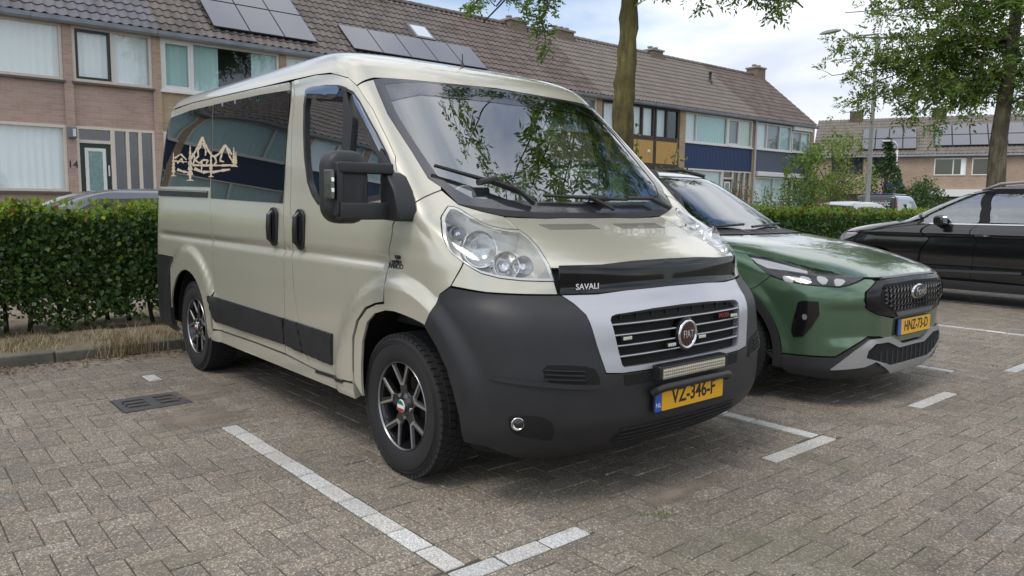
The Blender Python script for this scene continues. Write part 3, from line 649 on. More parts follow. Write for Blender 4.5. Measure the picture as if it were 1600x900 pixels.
for nm, a, b in (('side_trim', (325.5, 462, 337.5, 503), (444.5, 497, 447, 538)), ('side_trim', (446.3, 497.5, 449, 539), (465.3, 503.5, 476, 551.5)), ('side_trim', (467.3, 504.2, 478, 552.3), (520.5, 521.5, 520.5, 570))):
    o2 = panel(V, nm, [V.px(a[0], a[1]), V.px(b[0], b[1]), V.px(b[2], b[3]), V.px(a[2], a[3])], PLAST, van, off=0.012, th=0.02, gap=0.0, dz=0.03, da=0.1, dome=0.014)
for (hx, hz) in ((-1.405, 1.165), (-1.035, 1.16)):
    for sg in (-1, 1):
        y = sg*(V.P(*xz(hx, hz)).y); cup = MB().rbox((hx, y+sg*0.004, hz), (0.118, 0.016, 0.235), 0.055, axis=1, seg=6).build('door_handle', TRIM, van, smooth='auto')
        MB().rbox((hx-0.006, y+sg*0.013, hz+0.005), (0.062, 0.012, 0.19), 0.03, axis=1, seg=6).build('handle_recess', VOID, cup)
        MB().tube([(hx+0.004, y+sg*0.012, hz+0.092), (hx+0.006, y+sg*0.034, hz+0.07), (hx+0.004, y+sg*0.037, hz), (hx+0.0, y+sg*0.034, hz-0.07), (hx-0.002, y+sg*0.012, hz-0.09)], [0.013, 0.017, 0.018, 0.017, 0.013], 10).build('handle_grip', mat('handle_black', (0.02, 0.02, 0.022), 0.25), cup, smooth='auto')
MB().rbox((-1.33, -1.028, 1.11), (0.02, 0.01, 0.02), 0.009, axis=1).build('lock', CHROME, van) if False else None
# wipers
def wiper(a, b, pivot, nm):
    A_, B_ = [V.P(*V.px(*p))+V.nrm(*V.px(*p))*0.03 for p in (a, b)]; m_ = (A_+B_)/2
    neg = lambda p: (p.x, -p.y, p.z)
    w_ = MB().tube([neg(A_), neg(m_+Vector((0.004, 0, 0.012))), neg(B_)], [0.009, 0.012, 0.009], 6).build(nm, TRIM, van)
    Pv = V.P(*V.px(*pivot))+V.nrm(*V.px(*pivot))*0.02
    MB().tube([neg(Pv), neg((Pv*0.6+m_*0.4)+Vector((0.01, 0, 0.03))), neg(m_+Vector((0.006, 0, 0.02)))], [0.016, 0.012, 0.010], 6).build('wiper_arm', TRIM, w_)
    MB().rbox(neg(m_+Vector((0.004, 0, 0.012))), (0.05, 0.11, 0.03), 0.012, rot=Matrix.Rotation(0.2, 3, 'X'), axis=1).build('wiper_joint', TRIM, w_)
wiper((676, 266), (834, 319), (832, 322), 'wiper')
def wiper2():
    pts = [(845, 312), (930, 316), (975, 318)]
    Q_ = []
    for (x, y) in pts:
        uu = V.px(x, y); p = V.P(*uu); n_ = V.nrm(*uu); h = V.tree.ray_cast(Vector(CAM), Vector(ray(x, y)))[0]; sg = 1 if h is not None and h.y > 0 else -1
        Q_.append((p.x+n_.x*0.03, sg*(p.y+n_.y*0.03), p.z+n_.z*0.03))
    w_ = MB().tube(Q_, [0.009, 0.013, 0.009], 6).build('wiper', TRIM, van)
    for (ln, rr) in (([(916, 316), (955, 336)], 0.012), ([(975, 318), (1012, 318), (1042, 333)], 0.013)):
        R_ = []
        for (x, y) in ln:
            h = V.tree.ray_cast(Vector(CAM), Vector(ray(x, y)))
            R_.append(tuple(h[0]+Vector((0.02, 0, 0.03))) if h[0] is not None else None)
        MB().tube([r for r in R_ if r], rr, 6).build('wiper_arm', TRIM, w_)
    MB().rbox(Q_[1], (0.05, 0.12, 0.03), 0.012, axis=1).build('wiper_joint', TRIM, w_)
wiper2()
# bonnet vents
for sg in (-1, 1):
    for k in range(17):
        y = 0.09+k*0.021; u_ = V.yz(y, 1.222); p = V.P(*u_); u2 = V.yz(y+0.022, 1.197); p2 = V.P(*u2); n_ = V.nrm(*u_)
        a = Vector((p.x, sg*p.y, p.z)); b = Vector((p2.x, sg*p2.y, p2.z)) if sg > 0 else Vector((p2.x, sg*(p2.y-0.044), p2.z)); n_ = Vector((n_.x, sg*n_.y, n_.z)); t_ = (b-a).normalized(); s_ = t_.cross(n_)
        vs = [a+s_*0.0036+n_*0.001, b+s_*0.0036+n_*0.001, b-s_*0.0036+n_*0.001, a-s_*0.0036+n_*0.001]; vs += [v-n_*0.02 for v in vs]
        MB().add(vs, [(0, 1, 2, 3), (0, 4, 5, 1), (1, 5, 6, 2), (2, 6, 7, 3), (3, 7, 4, 0)]).build('bonnet_vent', VOID, van)
# fender lettering
fl_ = [(622, 402, '160', 0.026), (621, 408.5, 'multijet', 0.021), (620, 416, 'IVECO', 0.034)]
for (x, y, tx, sz) in fl_:
    uu = V.px(x if tx != '160' else 622, y); p = V.P(*uu); lettering('fender_lettering', tx, sz, INK, (p.x, -p.y-0.004, p.z), (1, 0, 0), (0, 0, 1), van, 0.0015, bold=0.0005, sx=1.35)
# mountain and fir decal on the rear window
def decal():
    F_ = lambda x, y: at(230+x/3.75, 90+y/3.75, 1, -0.975)
    def fir(cx, top, bot, w_):
        poly = []; n = 6
        for k in range(n):
            t = k/n; y0 = top+(bot-top)*t*0.9; poly += [(cx-w_*(0.25+0.75*t)*0.5, y0+(bot-top)*0.14), (cx-w_*(0.25+0.75*t)*0.22, y0+(bot-top)*0.13)]
        return [(cx, top)]+poly+[(cx-w_*0.12, bot), (cx-w_*0.6, bot+10), (cx+w_*0.6, bot+10), (cx+w_*0.12, bot)]+[(2*cx-x, y) for x, y in poly[::-1]]
    polys = [fir(158, 552, 685, 30), fir(256, 508, 712, 44), fir(378, 545, 690, 30), fir(512, 522, 630, 30), fir(524, 545, 630, 22)]
    def stroke(pts, w_):
        w_ *= 1.45
        for (a, b) in zip(pts[:-1], pts[1:]):
            dx, dy = b[0]-a[0], b[1]-a[1]; l = math.hypot(dx, dy); nx, ny = -dy/l*w_/2, dx/l*w_/2
            polys.append([(a[0]+nx, a[1]+ny), (b[0]+nx*0.5, b[1]+ny*0.5), (b[0]-nx*0.5, b[1]-ny*0.5), (a[0]-nx, a[1]-ny)])
    stroke([(262, 590), (292, 540), (306, 515), (326, 465), (345, 510), (360, 540), (382, 575), (400, 580), (430, 560), (458, 512), (480, 535), (500, 570)], 11)
    stroke([(326, 470), (318, 520), (300, 545), (305, 575), (285, 600), (310, 620), (330, 600), (360, 600), (350, 625)], 9); stroke([(330, 500), (348, 545), (345, 575)], 8)
    stroke([(458, 520), (440, 570), (430, 605), (455, 610)], 9); stroke([(470, 530), (485, 575), (505, 610)], 8); stroke([(165, 590), (200, 565), (235, 600)], 8); stroke([(180, 620), (205, 590), (215, 620)], 7)
    stroke([(150, 605), (240, 612)], 6); stroke([(270, 630), (330, 632), (440, 632), (525, 630)], 10); stroke([(180, 655), (215, 668), (240, 672)], 12); stroke([(280, 650), (330, 672), (365, 668)], 14); stroke([(385, 672), (440, 662), (490, 655)], 12); stroke([(325, 600), (322, 672)], 8); stroke([(270, 560), (285, 590), (270, 630)], 9)
    stroke([(400, 580), (410, 610), (395, 632)], 9)
    mb = MB()
    for pl_ in polys:
        n = len(pl_); vs = []
        for (x, y) in pl_:
            h = V.tree.ray_cast(Vector(CAM), Vector(ray(230+x/3.75, 90+y/3.75)))[0]; vs.append((h.x, h.y-0.0052, h.z))
        mb.add(vs, [tuple(range(n))])
    mb.build('window_decal', BEIGE, van)
decal()
# --- mirrors
def mirror(sg):
    pt = lambda x, y, z: (x, sg*y, z); rt = Matrix.Rotation(sg*math.radians(6), 3, 'Z')
    o = MB().rbox(pt(-0.05, 1.258, 1.385), (0.14, 0.20, 0.325), 0.075, axis=0, seg=8, rot=rt).build('door_mirror', PLAST, van, smooth='auto', bevel=0.02, seg=3)
    MB().rbox(pt(0.02, 1.322, 1.375), (0.05, 0.030, 0.235), 0.012, axis=1, seg=4).build('mirror_frame', PLAST, o, smooth='auto')
    MB().rbox(pt(0.008, 1.242, 1.372), (0.03, 0.14, 0.16), 0.02, axis=0, seg=4).build('mirror_cover', TRIM, o, smooth='auto')
    for z, w_, h in ((1.470, 0.060, 0.050), (1.280, 0.075, 0.078)): MB().rbox(pt(0.02, 1.19, z), (w_, 0.27, h), 0.010, axis=1, seg=4).build('mirror_arm', PLAST, o, smooth='auto')
    MB().prism([(-0.02, 1.240), (0.13, 1.234), (0.14, 1.285), (0.105, 1.375), (0.05, 1.44), (0.0, 1.46), (-0.02, 1.45)], min(sg*0.985, sg*1.09), max(sg*0.985, sg*1.09), 1).build('mirror_foot', PLAST, o, bevel=0.02, seg=3, smooth='auto')
    MB().rbox(pt(0.01, 1.358, 1.395), (0.07, 0.018, 0.13), 0.012, axis=0, seg=4).build('mirror_indicator', mat('indicator_smoke', (0.05, 0.05, 0.05), 0.1, coat=1), o)
    for k in range(2): MB().rbox(pt(0.042, 1.359, 1.37+0.045*k), (0.012, 0.014, 0.02), 0.004, axis=0).build('indicator_cell', CHROME, o)
mirror(-1)
fm_ = MB().rbox((-0.30, 1.075, 1.39), (0.235, 0.13, 0.335), 0.055, axis=1, seg=6).build('folded_mirror', PLAST, van, smooth='auto', bevel=0.012, seg=3)
MB().prism([(-0.20, 1.245), (0.10, 1.235), (0.105, 1.30), (0.06, 1.40), (-0.06, 1.47), (-0.2, 1.47)], 0.97, 1.04, 1).build('mirror_foot', PLAST, fm_, bevel=0.018, seg=3, smooth='auto')
# triangular quarter piece behind the mirror
panel(V, 'mirror_sail', [V.px(*p) for p in ((592, 256), (597, 232), (612, 258), (621, 277), (622, 300), (594, 302))], TRIM, van, off=0.008, th=0.02, gap=0)
# --- dark inner body so the joints read as gaps, with wheel wells
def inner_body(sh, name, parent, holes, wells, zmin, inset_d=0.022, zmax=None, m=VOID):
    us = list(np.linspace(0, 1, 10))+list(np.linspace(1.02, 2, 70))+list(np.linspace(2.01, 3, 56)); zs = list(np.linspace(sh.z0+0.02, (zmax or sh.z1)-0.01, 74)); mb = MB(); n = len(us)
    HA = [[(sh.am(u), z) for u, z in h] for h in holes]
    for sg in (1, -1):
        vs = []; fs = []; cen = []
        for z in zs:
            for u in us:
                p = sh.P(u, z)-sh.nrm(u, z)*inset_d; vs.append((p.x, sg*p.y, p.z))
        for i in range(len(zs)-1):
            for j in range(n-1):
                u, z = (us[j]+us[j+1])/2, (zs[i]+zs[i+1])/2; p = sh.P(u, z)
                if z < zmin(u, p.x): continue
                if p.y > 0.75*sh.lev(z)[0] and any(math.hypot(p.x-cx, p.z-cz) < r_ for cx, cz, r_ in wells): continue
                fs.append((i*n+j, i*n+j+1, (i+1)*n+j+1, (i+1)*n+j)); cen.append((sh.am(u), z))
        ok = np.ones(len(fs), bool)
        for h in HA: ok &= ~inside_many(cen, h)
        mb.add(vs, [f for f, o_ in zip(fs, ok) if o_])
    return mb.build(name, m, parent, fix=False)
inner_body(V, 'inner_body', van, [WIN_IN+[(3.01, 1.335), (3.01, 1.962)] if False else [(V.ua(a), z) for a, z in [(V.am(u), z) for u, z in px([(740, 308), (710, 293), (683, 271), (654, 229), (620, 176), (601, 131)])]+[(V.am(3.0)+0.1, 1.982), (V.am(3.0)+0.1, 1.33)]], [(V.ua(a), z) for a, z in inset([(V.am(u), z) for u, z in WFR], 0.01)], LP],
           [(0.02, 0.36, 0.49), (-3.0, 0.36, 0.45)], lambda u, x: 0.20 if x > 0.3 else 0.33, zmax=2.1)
def well(parent, cx, cz, r_, y0, y1, m=VOID):
    for sg in (-1, 1):
        mb = MB(); n = 24; vs = []
        for y in (y0, y1):
            for k in range(n+1): a = math.radians(-4+188*k/n); vs.append((cx+r_*math.cos(a), sg*y, cz+r_*math.sin(a)))
        fs = [(k, k+1, n+2+k, n+1+k) for k in range(n)]+[tuple(range(n+1))]
        mb.add(vs, fs).build('wheel_well', m, parent)
well(van, 0.02, 0.36, 0.47, 0.55, 0.985); well(van, -3.0, 0.36, 0.44, 0.55, 0.985)
MB().span((-3.9, -0.93, 0.30), (0.35, 0.93, 0.34)).build('underbody', VOID, van)
# --- wheels
TREAD = RUB
def wheel(parent, c, sg, R=0.348, W=0.222, rim=0.214, style='van', steer=0.0, seg=64):
    """c: hub centre, outer face towards sg*y"""
    root = empty('wheel', c, steer); root.parent = parent
    h = W/2; prof = [(rim*0.97, -h*0.82), (rim+0.012, -h*0.93), (R-0.062, -h), (R-0.022, -h*0.93), (R-0.006, -h*0.80), (R, -h*0.6), (R, h*0.6), (R-0.006, h*0.80), (R-0.022, h*0.93), (R-0.062, h), (rim+0.02, h*0.95), (rim+0.010, h*0.90), (rim*0.97, h*0.82)]
    prof = [(a, b*sg) for a, b in prof]
    ty = MB().lathe(prof, seg, 'y').build('tyre', RUB, root, smooth='auto')
    mb = MB()                                   # tread blocks round the crown
    nb = 58
    for i in range(nb):
        a0 = 2*PI*i/nb
        for (y, ww, da_) in ((-0.085, 0.030, 0.0), (-0.045, 0.036, 0.5), (0.0, 0.036, 0.0), (0.045, 0.036, 0.5), (0.085, 0.030, 0.0)):
            a = a0+da_*2*PI/nb; vs = []
            rr = R-(0.004 if abs(y) > 0.07 else 0.0); l = 2*PI/nb*0.40
            for ri in (rr-0.012, rr+0.005):
                for (dy, dl) in ((-ww/2, -l+0.010), (ww/2, -l-0.010), (ww/2, l-0.010), (-ww/2, l+0.010)): vs.append((ri*math.cos(a+dl), (y+dy)*W/0.222, ri*math.sin(a+dl)))
            mb.add(vs, [(4, 5, 6, 7), (0, 1, 5, 4), (1, 2, 6, 5), (2, 3, 7, 6), (3, 0, 4, 7)])
    o = mb.build('tread', RUB, ty); o['kind'] = 'stuff'
    mb = MB()
    for rr in (R-0.045, R-0.030): mb.lathe([(rr-0.0015, sg*(h*0.985)), (rr, sg*(h*0.985+0.003)), (rr+0.0015, sg*(h*0.985))], seg, 'y')
    mb.build('sidewall_ring', RUB, ty)
    RIMK = mat('rim_black', (0.010, 0.010, 0.011), 0.22, coat=0.7)
    rim_o = MB().lathe([(rim*0.96, -h*0.8*sg), (rim*0.80, -h*0.5*sg), (rim*0.84, 0.0), (rim*0.93, h*0.62*sg), (rim*0.965, h*0.80*sg)], seg, 'y').build('rim', RIMK, root, smooth='auto')
    MB().lathe([(rim*0.978, h*0.84*sg), (rim*0.990, h*0.90*sg), (rim*1.0, h*0.915*sg), (rim*1.010, h*0.88*sg)], seg, 'y').build('rim_lip', mat('rim_lip_alloy', (0.30, 0.30, 0.31), 0.3, 0.9), rim_o, smooth='auto')
    MB().lathe([(0.0, h*0.1*sg), (rim*0.62, h*0.1*sg), (rim*0.62, -h*0.5*sg)], 32, 'y').build('brake_disc', mat('brake_iron', (0.05, 0.045, 0.04), 0.6, 0.5), root)
    yo = h*0.70*sg; yi = h*0.36*sg
    MB().lathe([(0.0, yo+0.022*sg), (rim*0.17, yo+0.020*sg), (rim*0.19, yo+0.010*sg), (rim*0.34, yo-0.004*sg), (rim*0.37, yi)], 28, 'y').build('hub', RIMK, root, smooth='auto')
    ns = 5 if style == 'van' else 6
    for k in range(ns):
        A0 = 2*PI*k/ns+PI/2+0.12
        sp = MB()                               # forked spoke: stem then two arms, black body
        def loft(pa, pb, w0, w1, y0, y1, t, dst):
            d = Vector((pb[0]-pa[0], pb[1]-pa[1])).normalized(); nn = Vector((-d.y, d.x)); vs = []
            for (p, w_, yy) in ((pa, w0, y0), (pb, w1, y1)):
                for (s_, yv) in ((1, yy), (-1, yy), (-1, yy-t*sg), (1, yy-t*sg)): vs.append((p[0]+nn.x*s_*w_/2, yv, p[1]+nn.y*s_*w_/2))
            dst.add(vs, [(0, 1, 2, 3), (4, 5, 6, 7), (0, 1, 5, 4), (1, 2, 6, 5), (2, 3, 7, 6), (3, 0, 4, 7)])
        P2 = lambda r_, a: (rim*r_*math.cos(a), rim*r_*math.sin(a))
        loft(P2(0.25, A0), P2(0.52, A0), 0.062, 0.058, yo, yo+0.004*sg, 0.03, sp)
        for s_ in (-1, 1): loft(P2(0.46, A0+s_*0.07), P2(0.97, A0+s_*0.30), 0.032, 0.034, yo+0.003*sg, h*0.80*sg, 0.028, sp)
        spo = sp.build('spoke', RIMK, root, bevel=0.003)
        fm = MB(); f1 = yo+0.0085*sg
        if style == 'van':
            for s_ in (-1, 1): loft(P2(0.50, A0+s_*0.13), P2(0.975, A0+s_*0.335), 0.010, 0.010, f1, h*0.80*sg+0.003*sg, 0.004, fm)
            loft(P2(0.50, A0-0.15), P2(0.50, A0+0.15), 0.013, 0.013, f1, f1, 0.004, fm)
            fm.build('spoke_face', ALU, spo)
        MB().lathe([(0.0, 0.012*sg), (0.009, 0.012*sg), (0.0105, 0.0)], 8, 'y', (rim*0.27*math.cos(A0+PI/ns), yo-0.004*sg, rim*0.27*math.sin(A0+PI/ns))).build('wheel_bolt', ALU, root)
    if style == 'van':
        cap = MB().lathe([(0.0, yo+0.026*sg), (0.030, yo+0.0245*sg), (0.033, yo+0.018*sg)], 24, 'y').build('centre_cap', WHT, root, smooth='auto')
        for zc_, m_ in ((0.0165, mat('cap_green', (0.01, 0.16, 0.09), 0.3)), (-0.0165, mat('cap_red', (0.30, 0.03, 0.02), 0.3))):
            pts = [(0.029*math.cos(t), 0.029*math.sin(t)) for t in (np.linspace(math.asin(0.33), PI-math.asin(0.33), 11) if zc_ > 0 else np.linspace(PI+math.asin(0.33), 2*PI-math.asin(0.33), 11))]
            MB().prism(pts, yo+0.0272*sg-0.0006, yo+0.0272*sg+0.0006, 1).build('cap_stripe', m_, cap)
    return root
for cx, yw in ((0.0, 0.893), (-3.0, 0.885)):
    for sg in (-1, 1): wheel(van, (cx, sg*yw, 0.345), sg)
# --- cabin
MB().span((-3.6, -0.9, 0.5), (-1.15, 0.9, 0.55)).build('cabin_floor', VOID, van)
MB().prism([(0.20, 1.22), (-0.35, 1.15), (-0.45, 1.0), (-0.40, 0.7), (0.28, 0.7)], -0.84, 0.84, 1).build('dashboard', DASH, van, bevel=0.03, seg=3)
for y in (-0.48, 0.10, 0.52):
    st = MB().rbox((-1.02, y, 1.20), (0.16, 0.44, 0.74), 0.10, axis=0, rot=Matrix.Rotation(math.radians(-12), 3, 'Y')).build('seat_back', SEAT, van, smooth='auto')
    MB().rbox((-1.10, y, 1.66), (0.11, 0.26, 0.20), 0.07, axis=0, rot=Matrix.Rotation(math.radians(-12), 3, 'Y')).build('headrest', SEAT, st, smooth='auto')
MB().lathe([(0.185, 0.0), (0.195, 0.012), (0.205, 0.0), (0.195, -0.012)], 32, 'x', (0, 0, 0), close=True).build('steering_wheel', TRIM, van, smooth=True, loc=(-0.42, 0.45, 1.16)).rotation_euler = (0, math.radians(30), 0)
MB().span((-1.62, -0.90, 0.55), (-1.60, 0.90, 2.0)).build('bulkhead_curtain', mat('curtain_grey', (0.24, 0.27, 0.28), 0.9), van)
MB().lathe([(0.020, 0), (0.012, 0.03), (0.004, 0.055), (0.003, 0.10)], 10, 'z', (-0.86, 0.0, 2.145)).build('aerial', TRIM, van)
# ------------------------------------------------------------------ ground, pavers, kerb, drain
def paver_material(name, base, spread, lum=1.0):
    m = bpy.data.materials.new(name); m.use_nodes = True; t = m.node_tree; p = t.nodes['Principled BSDF']; k = t.links.new
    g = N(t, 'ShaderNodeNewGeometry'); oi = N(t, 'ShaderNodeObjectInfo'); ad = N(t, 'ShaderNodeMath', operation='ADD'); fr = N(t, 'ShaderNodeMath', operation='FRACT')
    k(g.outputs['Random Per Island'], ad.inputs[0]); k(oi.outputs['Random'], ad.inputs[1]); k(ad.outputs[0], fr.inputs[0])
    rp = N(t, 'ShaderNodeValToRGB'); el = rp.color_ramp.elements; el[0].color = (*[c*(1-spread) for c in base], 1); el[1].color = (*[c*(1+spread) for c in base], 1)
    e = rp.color_ramp.elements.new(0.5); e.color = (base[0]*1.03, base[1]*0.985, base[2]*0.94, 1); k(fr.outputs[0], rp.inputs[0])
    # exposed aggregate: light grains in a dark matrix
    v = N(t, 'ShaderNodeTexVoronoi'); v.inputs['Scale'].default_value = 165; k(g.outputs['Position'], v.inputs[0])
    vr = N(t, 'ShaderNodeSeparateColor'); k(v.outputs['Color'], vr.inputs[0])
    mr = N(t, 'ShaderNodeValToRGB'); e2 = mr.color_ramp.elements; e2[0].position = 0.0; e2[0].color = (0.66, 0.66, 0.66, 1); e2[1].position = 1.0; e2[1].color = (2.3, 2.22, 2.05, 1)
    q = mr.color_ramp.elements.new(0.55); q.color = (0.85, 0.85, 0.84, 1); q = mr.color_ramp.elements.new(0.84); q.color = (1.35, 1.32, 1.25, 1)
    k(vr.outputs[0], mr.inputs[0])
    m1 = N(t, 'ShaderNodeMix', data_type='RGBA', blend_type='MULTIPLY'); m1.inputs[0].default_value = 1.0; k(rp.outputs[0], m1.inputs[6]); k(mr.outputs[0], m1.inputs[7])
    # moss and dust in broad patches
    n = N(t, 'ShaderNodeTexNoise'); n.inputs['Scale'].default_value = 0.9; n.inputs['Detail'].default_value = 6; n.inputs['Roughness'].default_value = 0.62; k(g.outputs['Position'], n.inputs[0])
    nr_ = N(t, 'ShaderNodeMapRange'); nr_.inputs[1].default_value = 0.50; nr_.inputs[2].default_value = 0.72; nr_.inputs[4].default_value = 0.55; k(n.outputs[0], nr_.inputs[0])
    m2 = N(t, 'ShaderNodeMix', data_type='RGBA'); m2.inputs[7].default_value = (0.125*lum, 0.128*lum, 0.078*lum, 1); k(nr_.outputs[0], m2.inputs[0]); k(m1.outputs[2], m2.inputs[6])
    n3 = N(t, 'ShaderNodeTexNoise'); n3.inputs['Scale'].default_value = 0.45; n3.inputs['Detail'].default_value = 5; n3.inputs['Distortion'].default_value = 0.6; k(g.outputs['Position'], n3.inputs[0])
    n3r = N(t, 'ShaderNodeMapRange'); n3r.inputs[1].default_value = 0.3; n3r.inputs[2].default_value = 0.7; n3r.inputs[3].default_value = 0.80; n3r.inputs[4].default_value = 1.22; k(n3.outputs[0], n3r.inputs[0])
    m3 = N(t, 'ShaderNodeVectorMath', operation='SCALE'); n4 = N(t, 'ShaderNodeTexNoise'); n4.inputs['Scale'].default_value = 2.7; n4.inputs['Detail'].default_value = 7; n4.inputs['Roughness'].default_value = .6; n4.inputs['Distortion'].default_value = 0.8; k(g.outputs['Position'], n4.inputs[0])
    n4r = N(t, 'ShaderNodeMapRange'); n4r.inputs[1].default_value = 0.60; n4r.inputs[2].default_value = 0.72; n4r.inputs[3].default_value = 1.0; n4r.inputs[4].default_value = 0.72; k(n4.outputs[0], n4r.inputs[0]); n5 = N(t, 'ShaderNodeMath', operation='MULTIPLY'); k(n3r.outputs[0], n5.inputs[0]); k(n4r.outputs[0], n5.inputs[1])
    k(m2.outputs[2], m3.inputs[0]); k(n5.outputs[0], m3.inputs['Scale']); k(m3.outputs[0], p.inputs['Base Color'])
    p.inputs['Roughness'].default_value = 0.82
    b = N(t, 'ShaderNodeBump'); b.inputs['Strength'].default_value = 0.55; b.inputs['Distance'].default_value = 0.004; k(v.outputs['Distance'], b.inputs['Height']); k(b.outputs[0], p.inputs['Normal'])
    MATS[name] = m; return m
PAVE = paver_material('aggregate_paver', (0.200, 0.179, 0.153), 0.15)
WPAVE = paver_material('white_paver', (0.52, 0.52, 0.51), 0.12, 3.2)
for _n in WPAVE.node_tree.nodes:
    if _n.type == 'TEX_VORONOI': _n.inputs['Scale'].default_value = 230
    if _n.type == 'VALTORGB' and len(_n.color_ramp.elements) == 4:
        for _e, _c in zip(_n.color_ramp.elements, (0.55, 0.95, 1.1, 1.35)): _e.color = (_c, _c, _c, 1)
JOINT = mat('joint_sand', (0.075, 0.067, 0.053), 0.95, noise=0.4, nscale=14)
def far_material():
    m = bpy.data.materials.new('far_paving'); m.use_nodes = True; t = m.node_tree; p = t.nodes['Principled BSDF']; k = t.links.new
    g = N(t, 'ShaderNodeNewGeometry'); br = N(t, 'ShaderNodeTexBrick'); br.inputs['Scale'].default_value = 4.7; br.inputs['Mortar Size'].default_value = 0.03
    br.inputs[1].default_value = (0.19, 0.172, 0.15, 1); br.inputs[2].default_value = (0.14, 0.128, 0.112, 1); br.inputs[3].default_value = (0.06, 0.055, 0.045, 1)
    k(g.outputs['Position'], br.inputs[0]); n = N(t, 'ShaderNodeTexNoise'); n.inputs['Scale'].default_value = 0.5; k(g.outputs['Position'], n.inputs[0])
    r = N(t, 'ShaderNodeMapRange'); r.inputs[3].default_value = 0.8; r.inputs[4].default_value = 1.25; k(n.outputs[0], r.inputs[0])
    s_ = N(t, 'ShaderNodeVectorMath', operation='SCALE'); k(br.outputs[0], s_.inputs[0]); k(r.outputs[0], s_.inputs['Scale']); k(s_.outputs[0], p.inputs['Base Color']); p.inputs['Roughness'].default_value = 0.85
    return m
PX0, PX1, PY0, PY1 = -3.93, 5.2, -7.0, 15.0
g_ = MB(); E_ = 900.0
for (a, b, c, d) in ((-E_, PX0, -E_, E_), (PX1, E_, -E_, E_), (PX0, PX1, -E_, PY0), (PX0, PX1, PY1, E_)): g_.add([(a, c, -0.004), (b, c, -0.004), (b, d, -0.004), (a, d, -0.004)], [(0, 1, 2, 3)])
tag(g_.build('ground', far_material()), kind='structure')
paving = MB().add([(PX0, PY0, -0.007), (PX1, PY0, -0.007), (PX1, PY1, -0.007), (PX0, PY1, -0.007)], [(0, 1, 2, 3)]).build('parking_paving', JOINT); tag(paving, kind='structure')
LINES = []   # white paver runs: x0, x1, y0, y1, along
for (y, xa, xb) in ((-1.395, -1.33, 0.935), (1.180, -1.33, 0.935), (3.765, -1.33, 0.735), (6.345, -1.33, 0.735), (8.93, -1.33, 0.735), (11.5, -1.33, 0.735)): LINES.append((xa, xb, y, y+0.1, 'x'))
for (ya, yb, x) in ((-1.395, -0.745, 0.943), (0.635, 1.28, 0.943), (2.385, 3.02, 0.960), (4.19, 4.83, 0.975), (6.3, 6.9, 0.98), (-3.6, -2.95, 0.943)): LINES.append((x, x+0.1, ya, yb, 'y'))
LINES.append((-3.02, -2.81, -1.395, -1.295, 'x'))
DR = (-2.375, -2.0, -1.755, -1.33)
cut = [l[:4] for l in LINES]+[DR]
def subtract(rects, c):
    o = []
    for (a, b, e, f) in rects:
        if b <= c[0] or a >= c[1] or f <= c[2] or e >= c[3]: o.append((a, b, e, f)); continue
        if a < c[0]: o.append((a, c[0], e, f))
        if b > c[1]: o.append((c[1], b, e, f))
        a2, b2 = max(a, c[0]), min(b, c[1])
        if e < c[2]: o.append((a2, b2, e, c[2]))
        if f > c[3]: o.append((a2, b2, c[3], f))
    return o
U_ = 0.1025; GAP = 0.0038
whole = []; cuts = []
rng = random.Random(3)
def seen(x, y): return True
for i in range(int(PX0/U_)-1, int(PX1/U_)+1):
    for j in range(int(PY0/U_)-1, int(PY1/U_)+1):
        k = (i-j) % 4
        if k == 0: r_ = (i*U_, (i+2)*U_, j*U_, (j+1)*U_)
        elif k == 3: r_ = (i*U_, (i+1)*U_, j*U_, (j+2)*U_)
        else: continue
        if r_[0] < PX0 or r_[1] > PX1: r_ = (max(r_[0], PX0), min(r_[1], PX1), r_[2], r_[3])
        if r_[1]-r_[0] < 0.02 or not seen((r_[0]+r_[1])/2, (r_[2]+r_[3])/2): continue
        rs = [r_]
        for c in cut: rs = subtract(rs, c)
        for q in rs:
            if q[1]-q[0] > 0.02 and q[3]-q[2] > 0.02: (whole if q == r_ else cuts).append(q)
def paver_geo(sx, sy, bev=0.004, h=0.028, gap=GAP):
    a, b = sx/2-gap/2, sy/2-gap/2; vs = []
    for (e, z) in ((0, -h), (0, -bev), (bev, 0)): vs += [(-a+e, -b+e, z), (a-e, -b+e, z), (a-e, b-e, z), (-a+e, b-e, z)]
    fs = [(8, 9, 10, 11)]+[(l*4+k, l*4+(k+1) % 4, (l+1)*4+(k+1) % 4, (l+1)*4+k) for l in range(2) for k in range(4)]
    return vs, fs
def parea(q):
    c = [pix((x, y, 0)) for x, y in ((q[0], q[2]), (q[1], q[2]), (q[1], q[3]), (q[0], q[3]))]
    m_ = (sum(p[0] for p in c)/4, sum(p[1] for p in c)/4)
    if not (0 < m_[0] < 1600 and 0 < m_[1] < 900): return 0
    return abs(sum(c[i][0]*c[(i+1) % 4][1]-c[(i+1) % 4][0]*c[i][1] for i in range(4)))/2
whole.sort(key=parea, reverse=True)
pm = {}
for key, (sx, sy) in (('x', (2*U_, U_)), ('y', (U_, 2*U_))): vs, fs = paver_geo(sx, sy); pm[key] = MB().add(vs, fs).mesh('paver', PAVE)
for q in whole[:300]:
    key = 'x' if q[1]-q[0] > 0.15 else 'y'
    if abs((q[1]-q[0])*(q[3]-q[2])-2*U_*U_) > 1e-4: cuts.append(q); continue
    o = bpy.data.objects.new('paver', pm[key]); COL.objects.link(o); o.parent = paving
    o.location = ((q[0]+q[1])/2+rng.uniform(-.0012, .0012), (q[2]+q[3])/2+rng.uniform(-.0012, .0012), rng.uniform(-0.003, 0.001))
    o.rotation_euler = (rng.gauss(0, 0.006), rng.gauss(0, 0.006), rng.gauss(0, 0.006))
mb = MB()
